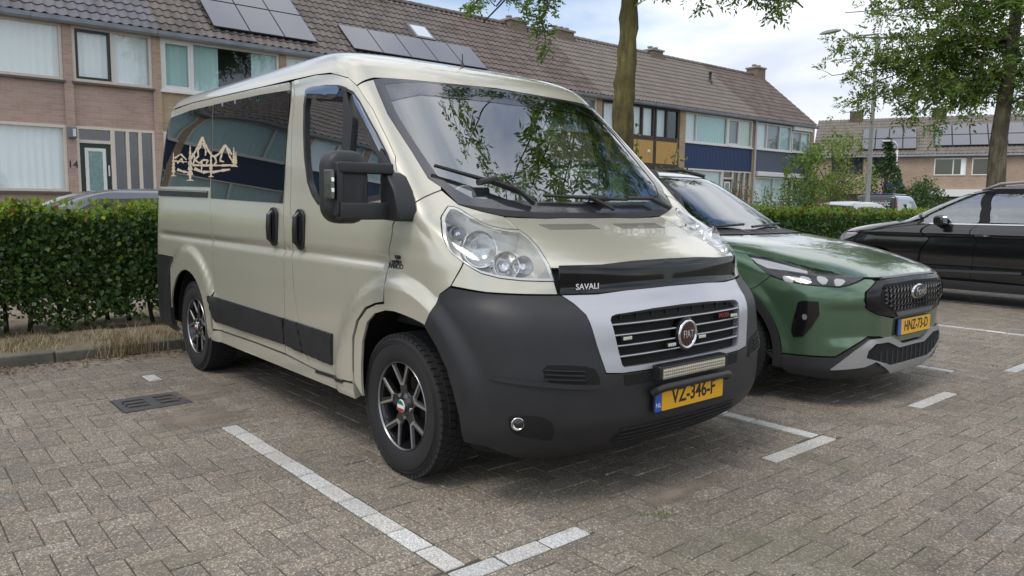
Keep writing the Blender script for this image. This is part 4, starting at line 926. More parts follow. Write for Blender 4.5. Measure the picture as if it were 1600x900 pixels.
for q in whole[300:]+cuts:
    vs, fs = paver_geo(q[1]-q[0], q[3]-q[2]); dz = rng.uniform(-0.003, 0.001); rz = rng.gauss(0, 0.006); tx, ty = rng.gauss(0, .006), rng.gauss(0, .006); cx, cy = (q[0]+q[1])/2, (q[2]+q[3])/2
    mb.add([(cx+x-y*rz, cy+y+x*rz, z+dz+x*tx+y*ty) for x, y, z in vs], fs)
tag(mb.build('paver_field', PAVE, paving, fix=False), kind='stuff')
wmesh = {}
for (xa, xb, ya, yb, al) in LINES:
    L_ = (xb-xa) if al == 'x' else (yb-ya); n = max(1, round(L_/0.213)); st = L_/n
    for i in range(n):
        sx, sy = (st, yb-ya) if al == 'x' else (xb-xa, st); key = (round(sx, 3), round(sy, 3))
        if key not in wmesh: vs, fs = paver_geo(sx, sy, 0.005, 0.028, 0.011); wmesh[key] = MB().add(vs, fs).mesh('white_paver', WPAVE)
        cx, cy = (xa+(i+.5)*st, (ya+yb)/2) if al == 'x' else ((xa+xb)/2, ya+(i+.5)*st)
        if not seen(cx, cy): continue
        o = bpy.data.objects.new('white_paver', wmesh[key]); COL.objects.link(o); o.parent = paving; o.location = (cx+rng.gauss(0, .001), cy+rng.gauss(0, .001), rng.uniform(-0.001, 0.002)); o.rotation_euler = (rng.gauss(0, .004), rng.gauss(0, .004), rng.gauss(0, .006))
# drain grate
dr = empty('drain_grate', ((DR[0]+DR[1])/2, (DR[2]+DR[3])/2, 0)); tag(dr, 'dark iron drain grate set in the paving beside the rear wheel', 'drain grate')
IRON = mat('cast_iron', (0.085, 0.080, 0.085), 0.55, 0.35, noise=0.25, nscale=18, bump=0.2, bscale=120)
hx, hy = (DR[1]-DR[0])/2-0.006, (DR[3]-DR[2])/2-0.006
MB().box((0, 0, -0.06), (2*hx, 2*hy, 0.02)).build('sump', VOID, dr)
mb = MB()
for s_ in (-1, 1):
    mb.box((s_*(hx-0.035), 0, -0.008), (0.07, 2*hy, 0.02)); mb.box((0, s_*(hy-0.025), -0.008), (2*hx-0.14, 0.05, 0.02))
mb.box((0, 0, -0.008), (2*hx-0.14, 0.06, 0.02)); mb.build('grate_frame', IRON, dr, bevel=0.002)
for c in (-1, 1):
    for k in range(2): MB().box(((k-0.5)*0.085, c*(hy+0.005)/2, -0.008), (0.038, hy-0.075, 0.02)).build('grate_bar', IRON, dr, bevel=0.002)
# kerb stones and verge
kerb = MB().span((-4.05, -14, -0.05), (-3.952, 30, 0.05)).build('kerb', mat('kerb_bed', (0.05, 0.047, 0.04), 0.95)); tag(kerb, kind='structure')
KM = mat('kerb_concrete', (0.115, 0.108, 0.085), 0.9, noise=0.4, nscale=6, bump=0.3, bscale=50)
ks = MB().rbox((0, 0, 0), (0.11, 0.985, 0.16), 0.018, axis=1).mesh('kerb_stone', KM)
for k in range(24):
    y = -4.3+k*1.0
    o = bpy.data.objects.new('kerb_stone', ks); COL.objects.link(o); o.parent = kerb; o.location = (-4.0+rng.gauss(0, .003), y, 0.008+rng.gauss(0, .002)); o.rotation_euler = (0, rng.gauss(0, .01), rng.gauss(0, .004))
soil = MB(); 
ny, nx = 150, 14; vs = []
for j in range(ny+1):
    for i in range(nx+1):
        x = -6.6+2.55*i/nx; y = -14+44*j/ny; vs.append((x, y, 0.068+0.02*math.sin(x*7+y*3)*math.sin(y*5.1)+rng.uniform(-.012, .012)))
soil.add(vs, [(j*(nx+1)+i, j*(nx+1)+i+1, (j+1)*(nx+1)+i+1, (j+1)*(nx+1)+i) for j in range(ny) for i in range(nx)])
tag(soil.build('verge', mat('dry_soil', (0.17, 0.135, 0.092), 0.95, noise=0.45, nscale=7, bump=0.6, bscale=25), smooth=True), kind='structure')
# dry grass on the verge, litter along the kerb
def blades(name, n, region, hgt, mats, label, cat, wid=0.0028, lean=1.1):
    mb = MB(); mi = []
    for _ in range(n):
        x, y, z = region(); h = hgt*rng.uniform(0.35, 1.15); a = rng.uniform(0, 2*PI); l = rng.uniform(0, lean)*h; w_ = wid*rng.uniform(.6, 1.3)
        d = Vector((math.cos(a), math.sin(a), 0)); s_ = Vector((-d.y, d.x, 0))*w_; b = Vector((x, y, z)); m_ = b+d*l*0.35+Vector((0, 0, h*0.6)); t_ = b+d*l+Vector((0, 0, h))
        mb.add([b-s_, b+s_, m_+s_*0.7, m_-s_*0.7, t_], [(0, 1, 2, 3), (3, 2, 4)]); k = rng.randrange(len(mats)); mi += [k, k]
    o = mb.build(name, mats, fix=False); o.data.polygons.foreach_set('material_index', mi); tag(o, label, cat, kind='stuff'); return o
STRAW = [mat('straw', (0.33, 0.255, 0.15), 0.8), mat('straw_dark', (0.27, 0.20, 0.11), 0.8), mat('straw_pale', (0.38, 0.31, 0.195), 0.8), mat('grass_dull', (0.15, 0.16, 0.06), 0.8)]
def clump_pt():
    while True:
        y = rng.uniform(-3.4, 1.2); x = -4.1-abs(rng.gauss(0, 0.55))
        if x > -5.5 and (math.sin(y*4.3+x*2)+math.sin(y*9.7+1.3)+rng.uniform(-1, 1.6)) > 0.1: return (x, y, 0.062)
blades('dry_grass', 5200, clump_pt, 0.062, STRAW, 'dry straw coloured grass on the verge before the hedge', 'grass')
blades('dry_grass', 260, lambda: (-3.93+rng.uniform(-.04, .05), -1.25+rng.gauss(0, .14), 0.0), 0.26, STRAW[:2], 'dry weeds sprouting at the kerb joint', 'weeds')
LIT = [mat('dead_leaf', (0.16, 0.085, 0.045), 0.85), mat('dead_leaf_light', (0.26, 0.17, 0.09), 0.85), mat('dead_leaf_dark', (0.075, 0.05, 0.035), 0.85)]
mb = MB(); mi = []
for _ in range(1500):
    y = rng.uniform(-3.6, 0.6); x = -3.92+abs(rng.gauss(0, 0.17)); r_ = rng.uniform(0.008, 0.024); a = rng.uniform(0, 6.28); z = rng.uniform(0.002, 0.012)
    c, s_ = math.cos(a)*r_, math.sin(a)*r_; mb.add([(x-c, y-s_, z), (x+s_*.4, y-c*.4, z+rng.uniform(0, .008)), (x+c, y+s_, z+rng.uniform(-.001, .006)), (x-s_*.4, y+c*.4, z+rng.uniform(0, .006))], [(0, 1, 2, 3)]); mi.append(rng.randrange(3))
o = mb.build('leaf_litter', LIT, fix=False); o.data.polygons.foreach_set('material_index', mi); tag(o, 'brown dead leaves lying along the foot of the kerb', 'leaf litter', kind='stuff')
# small weeds in the joints
def weed_pt():
    x, y = rng.choice([(1.1, -0.35), (0.9, 4.3), (1.3, 5.1), (1.05, -0.42)]); return (x+rng.gauss(0, .03), y+rng.gauss(0, .03), 0)
blades('joint_weeds', 70, weed_pt, 0.022, [mat('weed_green', (0.10, 0.15, 0.03), 0.7)], 'tiny green weeds growing in the paving joints', 'weeds', wid=0.003, lean=1.2)
# road and path behind the hedge
tag(MB().add([(-12.2, -40, 0.0), (-7.0, -40, 0.0), (-7.0, 60, 0.0), (-12.2, 60, 0.0)], [(0, 1, 2, 3)]).build('road', mat('road_brick', (0.20, 0.165, 0.145), 0.9, noise=0.2, nscale=2)), kind='structure')
tag(MB().span((-15.9, -40, 0.0), (-12.25, 60, 0.10)).build('front_path', mat('path_tile', (0.24, 0.225, 0.20), 0.9, noise=0.15, nscale=2)), kind='structure')

# sand washed into the joints: thin ragged films
def sand_material():
    m = bpy.data.materials.new('sand_film'); m.use_nodes = True; t = m.node_tree; p = t.nodes['Principled BSDF']; k = t.links.new
    p.inputs['Base Color'].default_value = (0.235, 0.195, 0.155, 1); p.inputs['Roughness'].default_value = 0.95; g = N(t, 'ShaderNodeTexCoord'); n = N(t, 'ShaderNodeTexNoise'); n.inputs['Scale'].default_value = 5.0; n.inputs['Detail'].default_value = 8; n.inputs['Roughness'].default_value = .72; k(g.outputs['Object'], n.inputs[0])
    a = N(t, 'ShaderNodeAttribute', attribute_name='cover'); s_ = N(t, 'ShaderNodeMath', operation='ADD'); k(n.outputs[0], s_.inputs[0]); k(a.outputs['Fac'], s_.inputs[1]); r = N(t, 'ShaderNodeMapRange'); r.inputs[1].default_value = 0.92; r.inputs[2].default_value = 1.28; r.inputs[4].default_value = .85; k(s_.outputs[0], r.inputs[0]); k(r.outputs[0], p.inputs['Alpha']); return m
SAND = sand_material()
def sand(label, cx, cy, rx, ry, rz=0.0):
    n = 14; vs = []; cov = []
    for i in range(n+1):
        for j in range(n+1):
            a, b = -1+2*i/n, -1+2*j/n; x, y = a*rx, b*ry; vs.append((x*math.cos(rz)-y*math.sin(rz), x*math.sin(rz)+y*math.cos(rz), 0.0)); cov.append(max(0.0, 1-math.hypot(a, b))*0.85)
    o = MB().add(vs, [(i*(n+1)+j, (i+1)*(n+1)+j, (i+1)*(n+1)+j+1, i*(n+1)+j+1) for i in range(n) for j in range(n)]).build('sand', SAND, loc=(cx, cy, 0.0045)); at_ = o.data.attributes.new('cover', 'FLOAT', 'POINT'); at_.data.foreach_set('value', cov); tag(o, label, 'sand', kind='stuff')
sand('pale sand washed over the pavers by the end of the white line', -1.62, -1.45, 0.55, 0.62)
sand('thin sand along the bay front under the bumper', 0.98, -0.1, 0.16, 0.75)
sand('dusty sand around the drain grate', -2.2, -1.2, 0.45, 0.5)
mb = MB(); mi = []
for _ in range(90):
    x, y = rng.uniform(-3, 2.2), rng.uniform(-3, 5); r_ = rng.uniform(0.006, 0.015); a = rng.uniform(0, 6.28); z = rng.uniform(0.002, 0.005); c, s_ = math.cos(a)*r_, math.sin(a)*r_
    mb.add([(x-c, y-s_, z), (x+s_*.45, y-c*.45, z+.003), (x+c, y+s_, z+.002), (x-s_*.45, y+c*.45, z+.004)], [(0, 1, 2, 3)]); mi.append(rng.randrange(3))
o = mb.build('leaf_litter', LIT, fix=False); o.data.polygons.foreach_set('material_index', mi); tag(o, 'few small dead leaves scattered over the bay paving', 'leaf litter', kind='stuff')
# ------------------------------------------------------------------ terraced houses
def brick_mat(name, c1, c2, mortar, scale=1.0):
    m = bpy.data.materials.new(name); m.use_nodes = True; t = m.node_tree; p = t.nodes['Principled BSDF']; k = t.links.new
    tcn = N(t, 'ShaderNodeTexCoord'); sx = N(t, 'ShaderNodeSeparateXYZ'); k(tcn.outputs['Object'], sx.inputs[0])
    ad = N(t, 'ShaderNodeMath', operation='ADD'); k(sx.outputs[0], ad.inputs[0]); k(sx.outputs[1], ad.inputs[1]); cb = N(t, 'ShaderNodeCombineXYZ'); k(ad.outputs[0], cb.inputs[0]); k(sx.outputs[2], cb.inputs[1])
    b = N(t, 'ShaderNodeTexBrick'); b.inputs['Scale'].default_value = 1.0; b.inputs['Brick Width'].default_value = 0.22*scale; b.inputs['Row Height'].default_value = 0.0625*scale; b.inputs['Mortar Size'].default_value = 0.006*scale; b.inputs['Mortar Smooth'].default_value = 0.2
    b.inputs[1].default_value = (*c1, 1); b.inputs[2].default_value = (*c2, 1); b.inputs[3].default_value = (*mortar, 1); k(cb.outputs[0], b.inputs[0])
    n = N(t, 'ShaderNodeTexNoise'); n.inputs['Scale'].default_value = 1.3; n.inputs['Detail'].default_value = 6; k(tcn.outputs['Object'], n.inputs[0])
    r = N(t, 'ShaderNodeMapRange'); r.inputs[3].default_value = 0.78; r.inputs[4].default_value = 1.2; k(n.outputs[0], r.inputs[0]); s_ = N(t, 'ShaderNodeVectorMath', operation='SCALE'); k(b.outputs[0], s_.inputs[0]); k(r.outputs[0], s_.inputs['Scale']); k(s_.outputs[0], p.inputs['Base Color'])
    p.inputs['Roughness'].default_value = 0.88; bp_ = N(t, 'ShaderNodeBump'); bp_.inputs['Strength'].default_value = 0.7; bp_.inputs['Distance'].default_value = 0.008; bp_.invert = True; k(b.outputs['Fac'], bp_.inputs['Height']); k(bp_.outputs[0], p.inputs['Normal'])
    MATS[name] = m; return m
BR_PINK = brick_mat('pink_brick', (0.46, 0.325, 0.265), (0.38, 0.26, 0.21), (0.42, 0.37, 0.33)); BR_YEL = brick_mat('buff_brick', (0.47, 0.35, 0.22), (0.38, 0.27, 0.165), (0.40, 0.35, 0.29)); BR_TAN = brick_mat('tan_brick', (0.42, 0.31, 0.225), (0.34, 0.245, 0.175), (0.38, 0.33, 0.28)); BR_MID = brick_mat('weathered_brick', (0.24, 0.18, 0.135), (0.18, 0.135, 0.10), (0.22, 0.19, 0.16)); BR_DK = brick_mat('brown_brick', (0.13, 0.085, 0.065), (0.10, 0.065, 0.05), (0.16, 0.14, 0.12))
FR_W = mat('white_frame', (0.70, 0.70, 0.68), 0.45, noise=0.05); FR_C = mat('cream_frame', (0.62, 0.56, 0.47), 0.5, noise=0.06); FR_B = mat('brown_frame', (0.045, 0.028, 0.022), 0.5); FR_K = mat('dark_sash', (0.012, 0.022, 0.016), 0.4)
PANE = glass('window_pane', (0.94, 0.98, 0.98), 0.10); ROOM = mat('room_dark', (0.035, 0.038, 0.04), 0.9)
CUR = {'w': mat('net_curtain', (0.84, 0.89, 0.89), 0.9), 't': mat('teal_curtain', (0.50, 0.70, 0.68), 0.9), 'g': mat('green_curtain', (0.66, 0.74, 0.58), 0.9), 'b': mat('grey_blind', (0.28, 0.28, 0.31), 0.8), 'd': ROOM, 's': mat('light_blind', (0.66, 0.78, 0.78), 0.8)}
ZINC = mat('zinc', (0.30, 0.33, 0.37), 0.5, 0.3, noise=0.2, nscale=3); PIPE = mat('grey_pipe', (0.42, 0.42, 0.41), 0.6)
TILE = {}
def tile_mat(name, base, spread):
    m = bpy.data.materials.new(name); m.use_nodes = True; t = m.node_tree; p = t.nodes['Principled BSDF']; k = t.links.new
    g = N(t, 'ShaderNodeNewGeometry'); oi = N(t, 'ShaderNodeObjectInfo'); ad = N(t, 'ShaderNodeMath', operation='ADD'); fr = N(t, 'ShaderNodeMath', operation='FRACT'); k(g.outputs['Random Per Island'], ad.inputs[0]); k(oi.outputs['Random'], ad.inputs[1]); k(ad.outputs[0], fr.inputs[0])
    rp = N(t, 'ShaderNodeValToRGB'); e = rp.color_ramp.elements; e[0].color = (*[c*(1-spread) for c in base], 1); e[1].color = (*[c*(1+spread) for c in base], 1); k(fr.outputs[0], rp.inputs[0])
    n = N(t, 'ShaderNodeTexNoise'); n.inputs['Scale'].default_value = 1.6; n.inputs['Detail'].default_value = 8; n.inputs['Roughness'].default_value = 0.7; k(g.outputs['Position'], n.inputs[0])
    r = N(t, 'ShaderNodeMapRange'); r.inputs[1].default_value = 0.42; r.inputs[2].default_value = 0.75; r.inputs[4].default_value = 0.6; k(n.outputs[0], r.inputs[0]); mxx = N(t, 'ShaderNodeMix', data_type='RGBA'); mxx.inputs[7].default_value = (0.175, 0.152, 0.128, 1); k(r.outputs[0], mxx.inputs[0]); k(rp.outputs[0], mxx.inputs[6]); k(mxx.outputs[2], p.inputs['Base Color'])
    p.inputs['Roughness'].default_value = 0.72; MATS[name] = m; return m
T_BLUE = tile_mat('blue_grey_tile', (0.115, 0.115, 0.135), 0.2); T_BRN = tile_mat('brown_tile', (0.110, 0.094, 0.086), 0.3); T_GREY = tile_mat('taupe_tile', (0.165, 0.142, 0.125), 0.12); T_RED = tile_mat('red_brown_tile', (0.116, 0.088, 0.078), 0.3)
PVM = mat('solar_cell', (0.13, 0.13, 0.15), 0.16, coat=0.7, noise=0.03, nscale=30); PVF = mat('solar_frame', (0.02, 0.02, 0.022), 0.4)
XF = -16.0; ZG = 5.12; XR, ZR = -18.95, 7.80; SL = math.hypot(XR-(XF+0.22), ZR-(ZG+0.02)); RDIR = Vector((XR-(XF+0.22), 0, ZR-(ZG+0.02))).normalized(); RN = Vector((-RDIR.z, 0, RDIR.x)); RN = RN if RN.z > 0 else -RN; R0 = Vector((XF+0.22, 0, ZG+0.02))
class Put:
    """collects world shapes for one house and hangs them on its Empty"""
    def __init__(s, root): s.r = root
    def __call__(s, mb, name, m, parent=None, **kw):
        L_ = s.r.matrix_basis.inverted(); mb.v = [tuple(L_ @ Vector(v)) for v in mb.v]; return mb.build(name, m, parent or s.r, **kw)
def tile_geo(w_=0.205, l_=0.34):
    """S-shaped pantile in (across, up the slope, out)"""
    prof = [(-0.5, 0.012), (-0.40, 0.030), (-0.28, 0.036), (-0.16, 0.028), (-0.02, 0.010), (0.14, 0.0), (0.32, 0.002), (0.46, 0.012), (0.53, 0.022)]
    vs = []
    for (t, dz, th) in ((0, 0.026, 0), (0, 0.026, -0.014), (1, 0.0, 0)):
        for (a, h) in prof: vs.append((a*w_, t*l_, h+dz+th))
    n = len(prof); fs = [(j, j+1, 2*n+j+1, 2*n+j) for j in range(n-1)]+[(n+j, n+j+1, j+1, j) for j in range(n-1)]
    return vs, fs
def roof_pt(y, s_, h): return Vector((R0.x, y, R0.z))+RDIR*s_+RN*h
def tiled_roof(put, y0, y1, m, single=0, rows=13):
    root = put.r; base = MB().add([roof_pt(y0, -0.02, -0.03), roof_pt(y1, -0.02, -0.03), roof_pt(y1, SL, -0.03), roof_pt(y0, SL, -0.03)], [(0, 1, 2, 3)])
    base.add([(2*XR-p[0]-0.0, p[1], p[2]) for p in base.v[:4]], [(0, 1, 2, 3)])
    rf = put(base, 'roof', mat('roof_felt', (0.03, 0.028, 0.026), 0.9)); n = round((y1-y0)/0.205); st = (y1-y0)/n; ex = SL/rows; vs, fs = tile_geo(st, ex*1.12); mb = MB(); lst = []
    for r_ in range(rows):
        for j in range(n): lst.append((r_, j))
    lst.sort(key=lambda q: q[0]); cnt = 0; me = None
    B = Matrix((Vector((0, 1, 0)), RDIR, RN)).transposed().to_4x4()
    for (r_, j) in lst:
        c = roof_pt(y0+(j+.5)*st, r_*ex, 0.0)
        if single and cnt < single:
            q = pix(c)
            if -60 < q[0] < 1660 and -60 < q[1] < 900:
                if me is None: me = MB().add(vs, fs).mesh('roof_tile', m, smooth=False, fix=False)
                o = bpy.data.objects.new('roof_tile', me); COL.objects.link(o); o.parent = rf; o.matrix_local = Matrix.Translation(c-root.location) @ B @ Matrix.Rotation(rng.gauss(0, 0.012), 4, 'Z'); cnt += 1; continue
        jit = rng.gauss(0, 0.004)
        mb.add([c+B.to_3x3() @ Vector((x, y+jit, z+rng.uniform(0, .001))) for x, y, z in vs], fs)
    if mb.v: tag(put(mb, 'roof_tile_field', m, rf, fix=False), kind='stuff')
    nr_ = round((y1-y0)/0.36); 
    for j in range(nr_):
        ya = y0+(y1-y0)*j/nr_; yb = y0+(y1-y0)*(j+1)/nr_+0.02; mb = MB(); vv = []
        for (y, r_) in ((ya, 0.13), (yb, 0.118)):
            for k in range(7): a = PI*k/6; vv.append((XR+r_*math.cos(a), y, ZR-0.03+r_*math.sin(a)))
        put(mb.add(vv, [(k, k+1, 8+k, 7+k) for k in range(6)]+[tuple(range(7))]), 'ridge_tile', m, rf)
    return rf
def curtain(put, y0, y1, z0, z1, kind, parent, x=XF-0.10, amp=0.02):
    n = max(4, int((y1-y0)/0.035)); vs = []; ph = rng.uniform(0, 6)
    for i in range(n+1):
        y = y0+(y1-y0)*i/n; d = amp*math.sin(y*38+ph+1.5*math.sin(y*5))+0.4*amp*math.sin(y*91)
        if kind in 'bs': d = 0
        vs += [(x+d, y, z0), (x+d*0.7, y, z1)]
    return put(MB().add(vs, [(2*i, 2*i+2, 2*i+3, 2*i+1) for i in range(n)]), 'blind' if kind in 'bs' else 'curtain', CUR[kind], parent, smooth=True)
def window(put, y0, y1, z0, z1, cuts, fm, cur, sill=True, sash=(), fw=0.065, transom=None, name='window'):
    """framed strip window; cuts: mullion positions (fractions); cur: one letter for each light"""
    mb = MB(); mb.span((XF-0.07, y0, z0), (XF+0.03, y1, z0+fw)); mb.span((XF-0.07, y0, z1-fw), (XF+0.03, y1, z1)); ys = [y0]+[y0+(y1-y0)*c for c in cuts]+[y1]
    for i, y in enumerate(ys):
        a, b = (y, y+fw) if i == 0 else ((y-fw, y) if i == len(ys)-1 else (y-fw/2, y+fw/2)); mb.span((XF-0.07, a, z0+fw), (XF+0.026, b, z1-fw))
    fr = put(mb, name, fm, bevel=0.006)
    if sill: put(MB().span((XF-0.02, y0-0.03, z0-0.05), (XF+0.09, y1+0.03, z0-0.002)), 'sill', fm if fm is not FR_C else mat('dark_sill', (0.10, 0.085, 0.075), 0.7), fr)
    for i in range(len(ys)-1):
        a, b = ys[i]+fw*(1 if i == 0 else .5), ys[i+1]-fw*(1 if i == len(ys)-2 else .5); za, zb = z0+fw, z1-fw
        if i in sash:
            mb = MB(); s_ = 0.055
            mb.span((XF-0.06, a, za), (XF+0.012, b, za+s_)); mb.span((XF-0.06, a, zb-s_), (XF+0.012, b, zb)); mb.span((XF-0.06, a, za+s_), (XF+0.012, a+s_, zb-s_)); mb.span((XF-0.06, b-s_, za+s_), (XF+0.012, b, zb-s_)); put(mb, 'sash', FR_K if fm is FR_C else fm, fr)
        put(MB().add([(XF-0.03, a, za), (XF-0.03, b, za), (XF-0.03, b, zb), (XF-0.03, a, zb)], [(0, 1, 2, 3)]), 'pane', PANE, fr, fix=False)
        c = cur[i] if i < len(cur) else 'd'
        if c == 'x':         # parted curtains
            w_ = (b-a)*0.30; curtain(put, a-0.02, a+w_, za, zb, 't', fr); curtain(put, b-w_, b+0.02, za, zb, 't', fr)
        elif c != 'd': curtain(put, a-0.03, b+0.03, za-0.02, zb+0.02, c, fr)
    return fr
Z0S, Z0T, ZP, Z1S, Z1T = 1.47, 2.90, 2.86, 3.85, 5.04
def door(put, y0, y1, z1, leaf, parent_name='front_door'):
    """frame with glazed leaf, top light and three slim side lights"""
    zb = 0.12; mb = MB(); fw = 0.06; lw = y0+0.68
    mb.span((XF-0.07, y0, z1-fw), (XF+0.03, y1, z1)); mb.span((XF-0.07, y0, zb), (XF+0.03, y0+fw, z1-fw)); mb.span((XF-0.07, y1-fw, zb), (XF+0.03, y1, z1-fw)); mb.span((XF-0.07, lw, zb), (XF+0.03, lw+0.09, z1-fw)); mb.span((XF-0.07, y0+fw, z1-0.36), (XF+0.028, lw, z1-0.29))
    n = 3; st = (y1-fw-lw-0.09)/n
    for i in range(1, n): mb.span((XF-0.07, lw+0.09+i*st-0.035, zb), (XF+0.03, lw+0.09+i*st+0.035, z1-fw))
    mb.span((XF-0.07, lw+0.09, zb), (XF+0.02, y1-fw, zb+0.28)); fr = put(mb, 'door_frame', FR_C, bevel=0.005)
    for i in range(n): put(MB().add([(XF-0.03, lw+0.09+i*st, zb+.28), (XF-0.03, lw+0.09+(i+1)*st, zb+.28), (XF-0.03, lw+0.09+(i+1)*st, z1-fw), (XF-0.03, lw+0.09+i*st, z1-fw)], [(0, 1, 2, 3)]), 'pane', PANE, fr, fix=False)
    put(MB().add([(XF-0.03, y0+fw, z1-.29), (XF-0.03, lw, z1-.29), (XF-0.03, lw, z1-fw), (XF-0.03, y0+fw, z1-fw)], [(0, 1, 2, 3)]), 'pane', PANE, fr, fix=False)
    d = put(MB().span((XF-0.06, y0+fw+.004, zb), (XF-0.015, lw-.004, z1-0.364)), 'front_door', leaf)
    a, b = y0+fw+0.10, lw-0.10; za, zt = 1.42, z1-0.46; mb = MB()
    mb.span((XF-0.015, a, za), (XF+0.005, b, za+.07)); mb.span((XF-0.015, a, zt-.07), (XF+0.005, b, zt)); mb.span((XF-0.015, a, za+.07), (XF+0.005, a+.07, zt-.07)); mb.span((XF-0.015, b-.07, za+.07), (XF+0.005, b, zt-.07)); mb.span((XF-0.015, a, 0.6), (XF+0.005, b, 1.30)); put(mb, 'door_moulding', FR_W, d)
    put(MB().span((XF-0.013, a+.07, za+.07), (XF-0.006, b-.07, zt-.07)), 'leaded_pane', mat('leaded_glass', (0.10, 0.24, 0.22), 0.12, coat=0.6, noise=0.4, nscale=9), d)
    mb = MB()
    for k in range(1, 4): mb.span((XF-0.006, a+.07, za+.07+(zt-za-.14)*k/4-.004), (XF-0.002, b-.07, za+.07+(zt-za-.14)*k/4+.004))
    for k in (1, 2): mb.span((XF-0.006, a+.07+(b-a-.14)*k/3-.004, za+.07), (XF-0.003, a+.07+(b-a-.14)*k/3+.004, zt-.07))
    put(mb, 'lead_came', mat('lead', (0.30, 0.32, 0.32), 0.5), d)
    mb = MB().rbox((XF+0.012, lw-0.05, 1.95), (0.03, 0.035, 0.24), 0.012, axis=0); put(mb, 'door_handle', ALU, d)
    return fr
def chimney(put, y, w_=0.62, h=0.10, m=BR_MID, pots=2):
    c = put(MB().span((XR-0.30, y-w_/2, ZR-0.35), (XR+0.30, y+w_/2, ZR+h)), 'chimney', m)
    put(MB().span((XR-0.35, y-w_/2-.05, ZR+h), (XR+0.35, y+w_/2+.05, ZR+h+0.07)), 'chimney_cap', mat('cap_concrete', (0.28, 0.26, 0.23), 0.9), c)
    for k in range(pots): put(MB().lathe([(0.09, 0), (0.08, 0.10), (0.12, 0.11), (0.12, 0.15), (0.0, 0.17)], 12, 'z', (XR, y-w_/2+w_*(k+.5)/pots, ZR+h+0.06)), 'chimney_pot', BR_TAN if k % 2 else ZINC, c, smooth='auto')
def terrace(y0, y1, name_label, wall, tile, single=0):
    root = empty('terraced_house', (XF, (y0+y1)/2, 0)); put = Put(root); tag(root, name_label, 'house', 'terraced houses in the long row')
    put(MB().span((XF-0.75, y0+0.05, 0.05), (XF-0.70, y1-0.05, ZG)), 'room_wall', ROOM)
    put(MB().span((XF-6.0, y0, 0), (XF-5.9, y1, ZG)), 'back_wall', wall)
    tiled_roof(put, y0, y1, tile, single)
    ys = y0
    while ys < y1-0.01:      # gutter in lengths
        ye = min(ys+2.45, y1); vv = []
        for y in (ys+0.004, ye-0.004):
            for (dx, dz) in ((0.06, 0.0), (0.10, -0.09), (0.19, -0.11), (0.27, -0.07), (0.29, 0.015), (0.275, 0.015), (0.25, -0.05)): vv.append((XF+dx, y, ZG+0.005+dz))
        put(MB().add(vv, [(k, k+1, 8+k, 7+k) for k in range(6)]+[tuple(range(7)), tuple(range(13, 6, -1))]), 'gutter', ZINC); ys = ye
    put(MB().span((XF-0.10, y0, Z1T), (XF+0.06, y1, ZG+0.02)), 'fascia', mat('fascia_board', (0.30, 0.27, 0.24), 0.7))
    return root, put
def brick_front(put, y0, y1, yp, wall, pil=0.18, lowwall=True):
    """walls round the openings: spandrel, plinth and three piers"""
    for a, b in ((y0-0.0, y0+pil/2), (yp-pil/2, yp+pil/2), (y1-pil/2, y1)): put(MB().span((XF-0.15, a, 0), (XF+0.055, b, Z1T)), 'pier', wall)
    for (a, b) in ((y0+pil/2, yp-pil/2), (yp+pil/2, y1-pil/2)): put(MB().span((XF-0.12, a, ZP), (XF, b, Z1S)), 'spandrel', wall)
    put(MB().span((XF-0.12, y0+pil/2, 0), (XF, yp-pil/2, Z0S)), 'plinth', wall)
bnd = [-12.35, -7.42, -2.49, 2.43, 7.33, 12.23, 17.12, 22.02, 26.95, 32.0]
PLW = 0.18
# two houses beyond the left edge (they show in the van's side windows), then the row from left to right
for k, (lb, wl_, tl) in enumerate((('navy clad house mirrored in the side windows of the van', BR_PINK, T_GREY), ('house past the left edge of the picture, next to the green door house', BR_YEL, T_BRN))):
    y0, y1 = bnd[k], bnd[k+1]; root, put = terrace(y0, y1, lb, wl_, tl); yp = y0+3.1
    brick_front(put, y0, y1, yp, wl_)
    window(put, y0+.09, yp-.09, Z1S, Z1T, [0.3], FR_W, 'tt'); window(put, yp+.09, y1-.09, Z1S, Z1T, [0.5], FR_W, 'tw'); window(put, y0+.09, yp-.09, Z0S, Z0T, [0.5], FR_W, 'tt'); door(put, yp+.09, y1-.09, Z0T, mat('navy_door', (0.01, 0.015, 0.05), 0.4))
    put(MB().span((XF, y0+.09, ZP+.02), (XF+.03, y1-.09, Z1S-.06)), 'cladding', mat('navy_cladding', (0.012, 0.030, 0.085), 0.6))
y0, y1 = bnd[2], bnd[3]; H0, put = terrace(y0, y1, 'pink brick house with the green front door and net curtains', BR_PINK, T_BLUE, 300); yp = 0.63
brick_front(put, y0, y1, yp, BR_PINK)
window(put, y0+.09, yp-.09, Z1S, Z1T, [0.5], FR_C, 'ww'); window(put, yp+.09, y1-.09, Z1S, Z1T, [0.49], FR_C, 'ww', sash=(0,)); window(put, y0+.09, yp-.09, Z0S, Z0T, [0.40], FR_C, 'ww'); door(put, yp+.09, y1-.09, Z0T, mat('green_door', (0.008, 0.030, 0.022), 0.35))
mb = MB().rbox((XF+0.13, yp, 2.74), (0.15, 0.16, 0.24), 0.03, axis=1); lp_ = put(mb, 'wall_lamp', mat('lamp_grey', (0.14, 0.15, 0.17), 0.5)); put(MB().span((XF+.206, yp+.0, 2.66), (XF+.212, yp+.06, 2.82)), 'lamp_glass', mat('opal', (0.6, 0.62, 0.65), 0.3), lp_)
me = lettering('house_number', '14', 0.21, INK, (0.062, yp-(y0+y1)/2, 2.06), (0, 1, 0), (0, 0, 1), H0, 0.006)
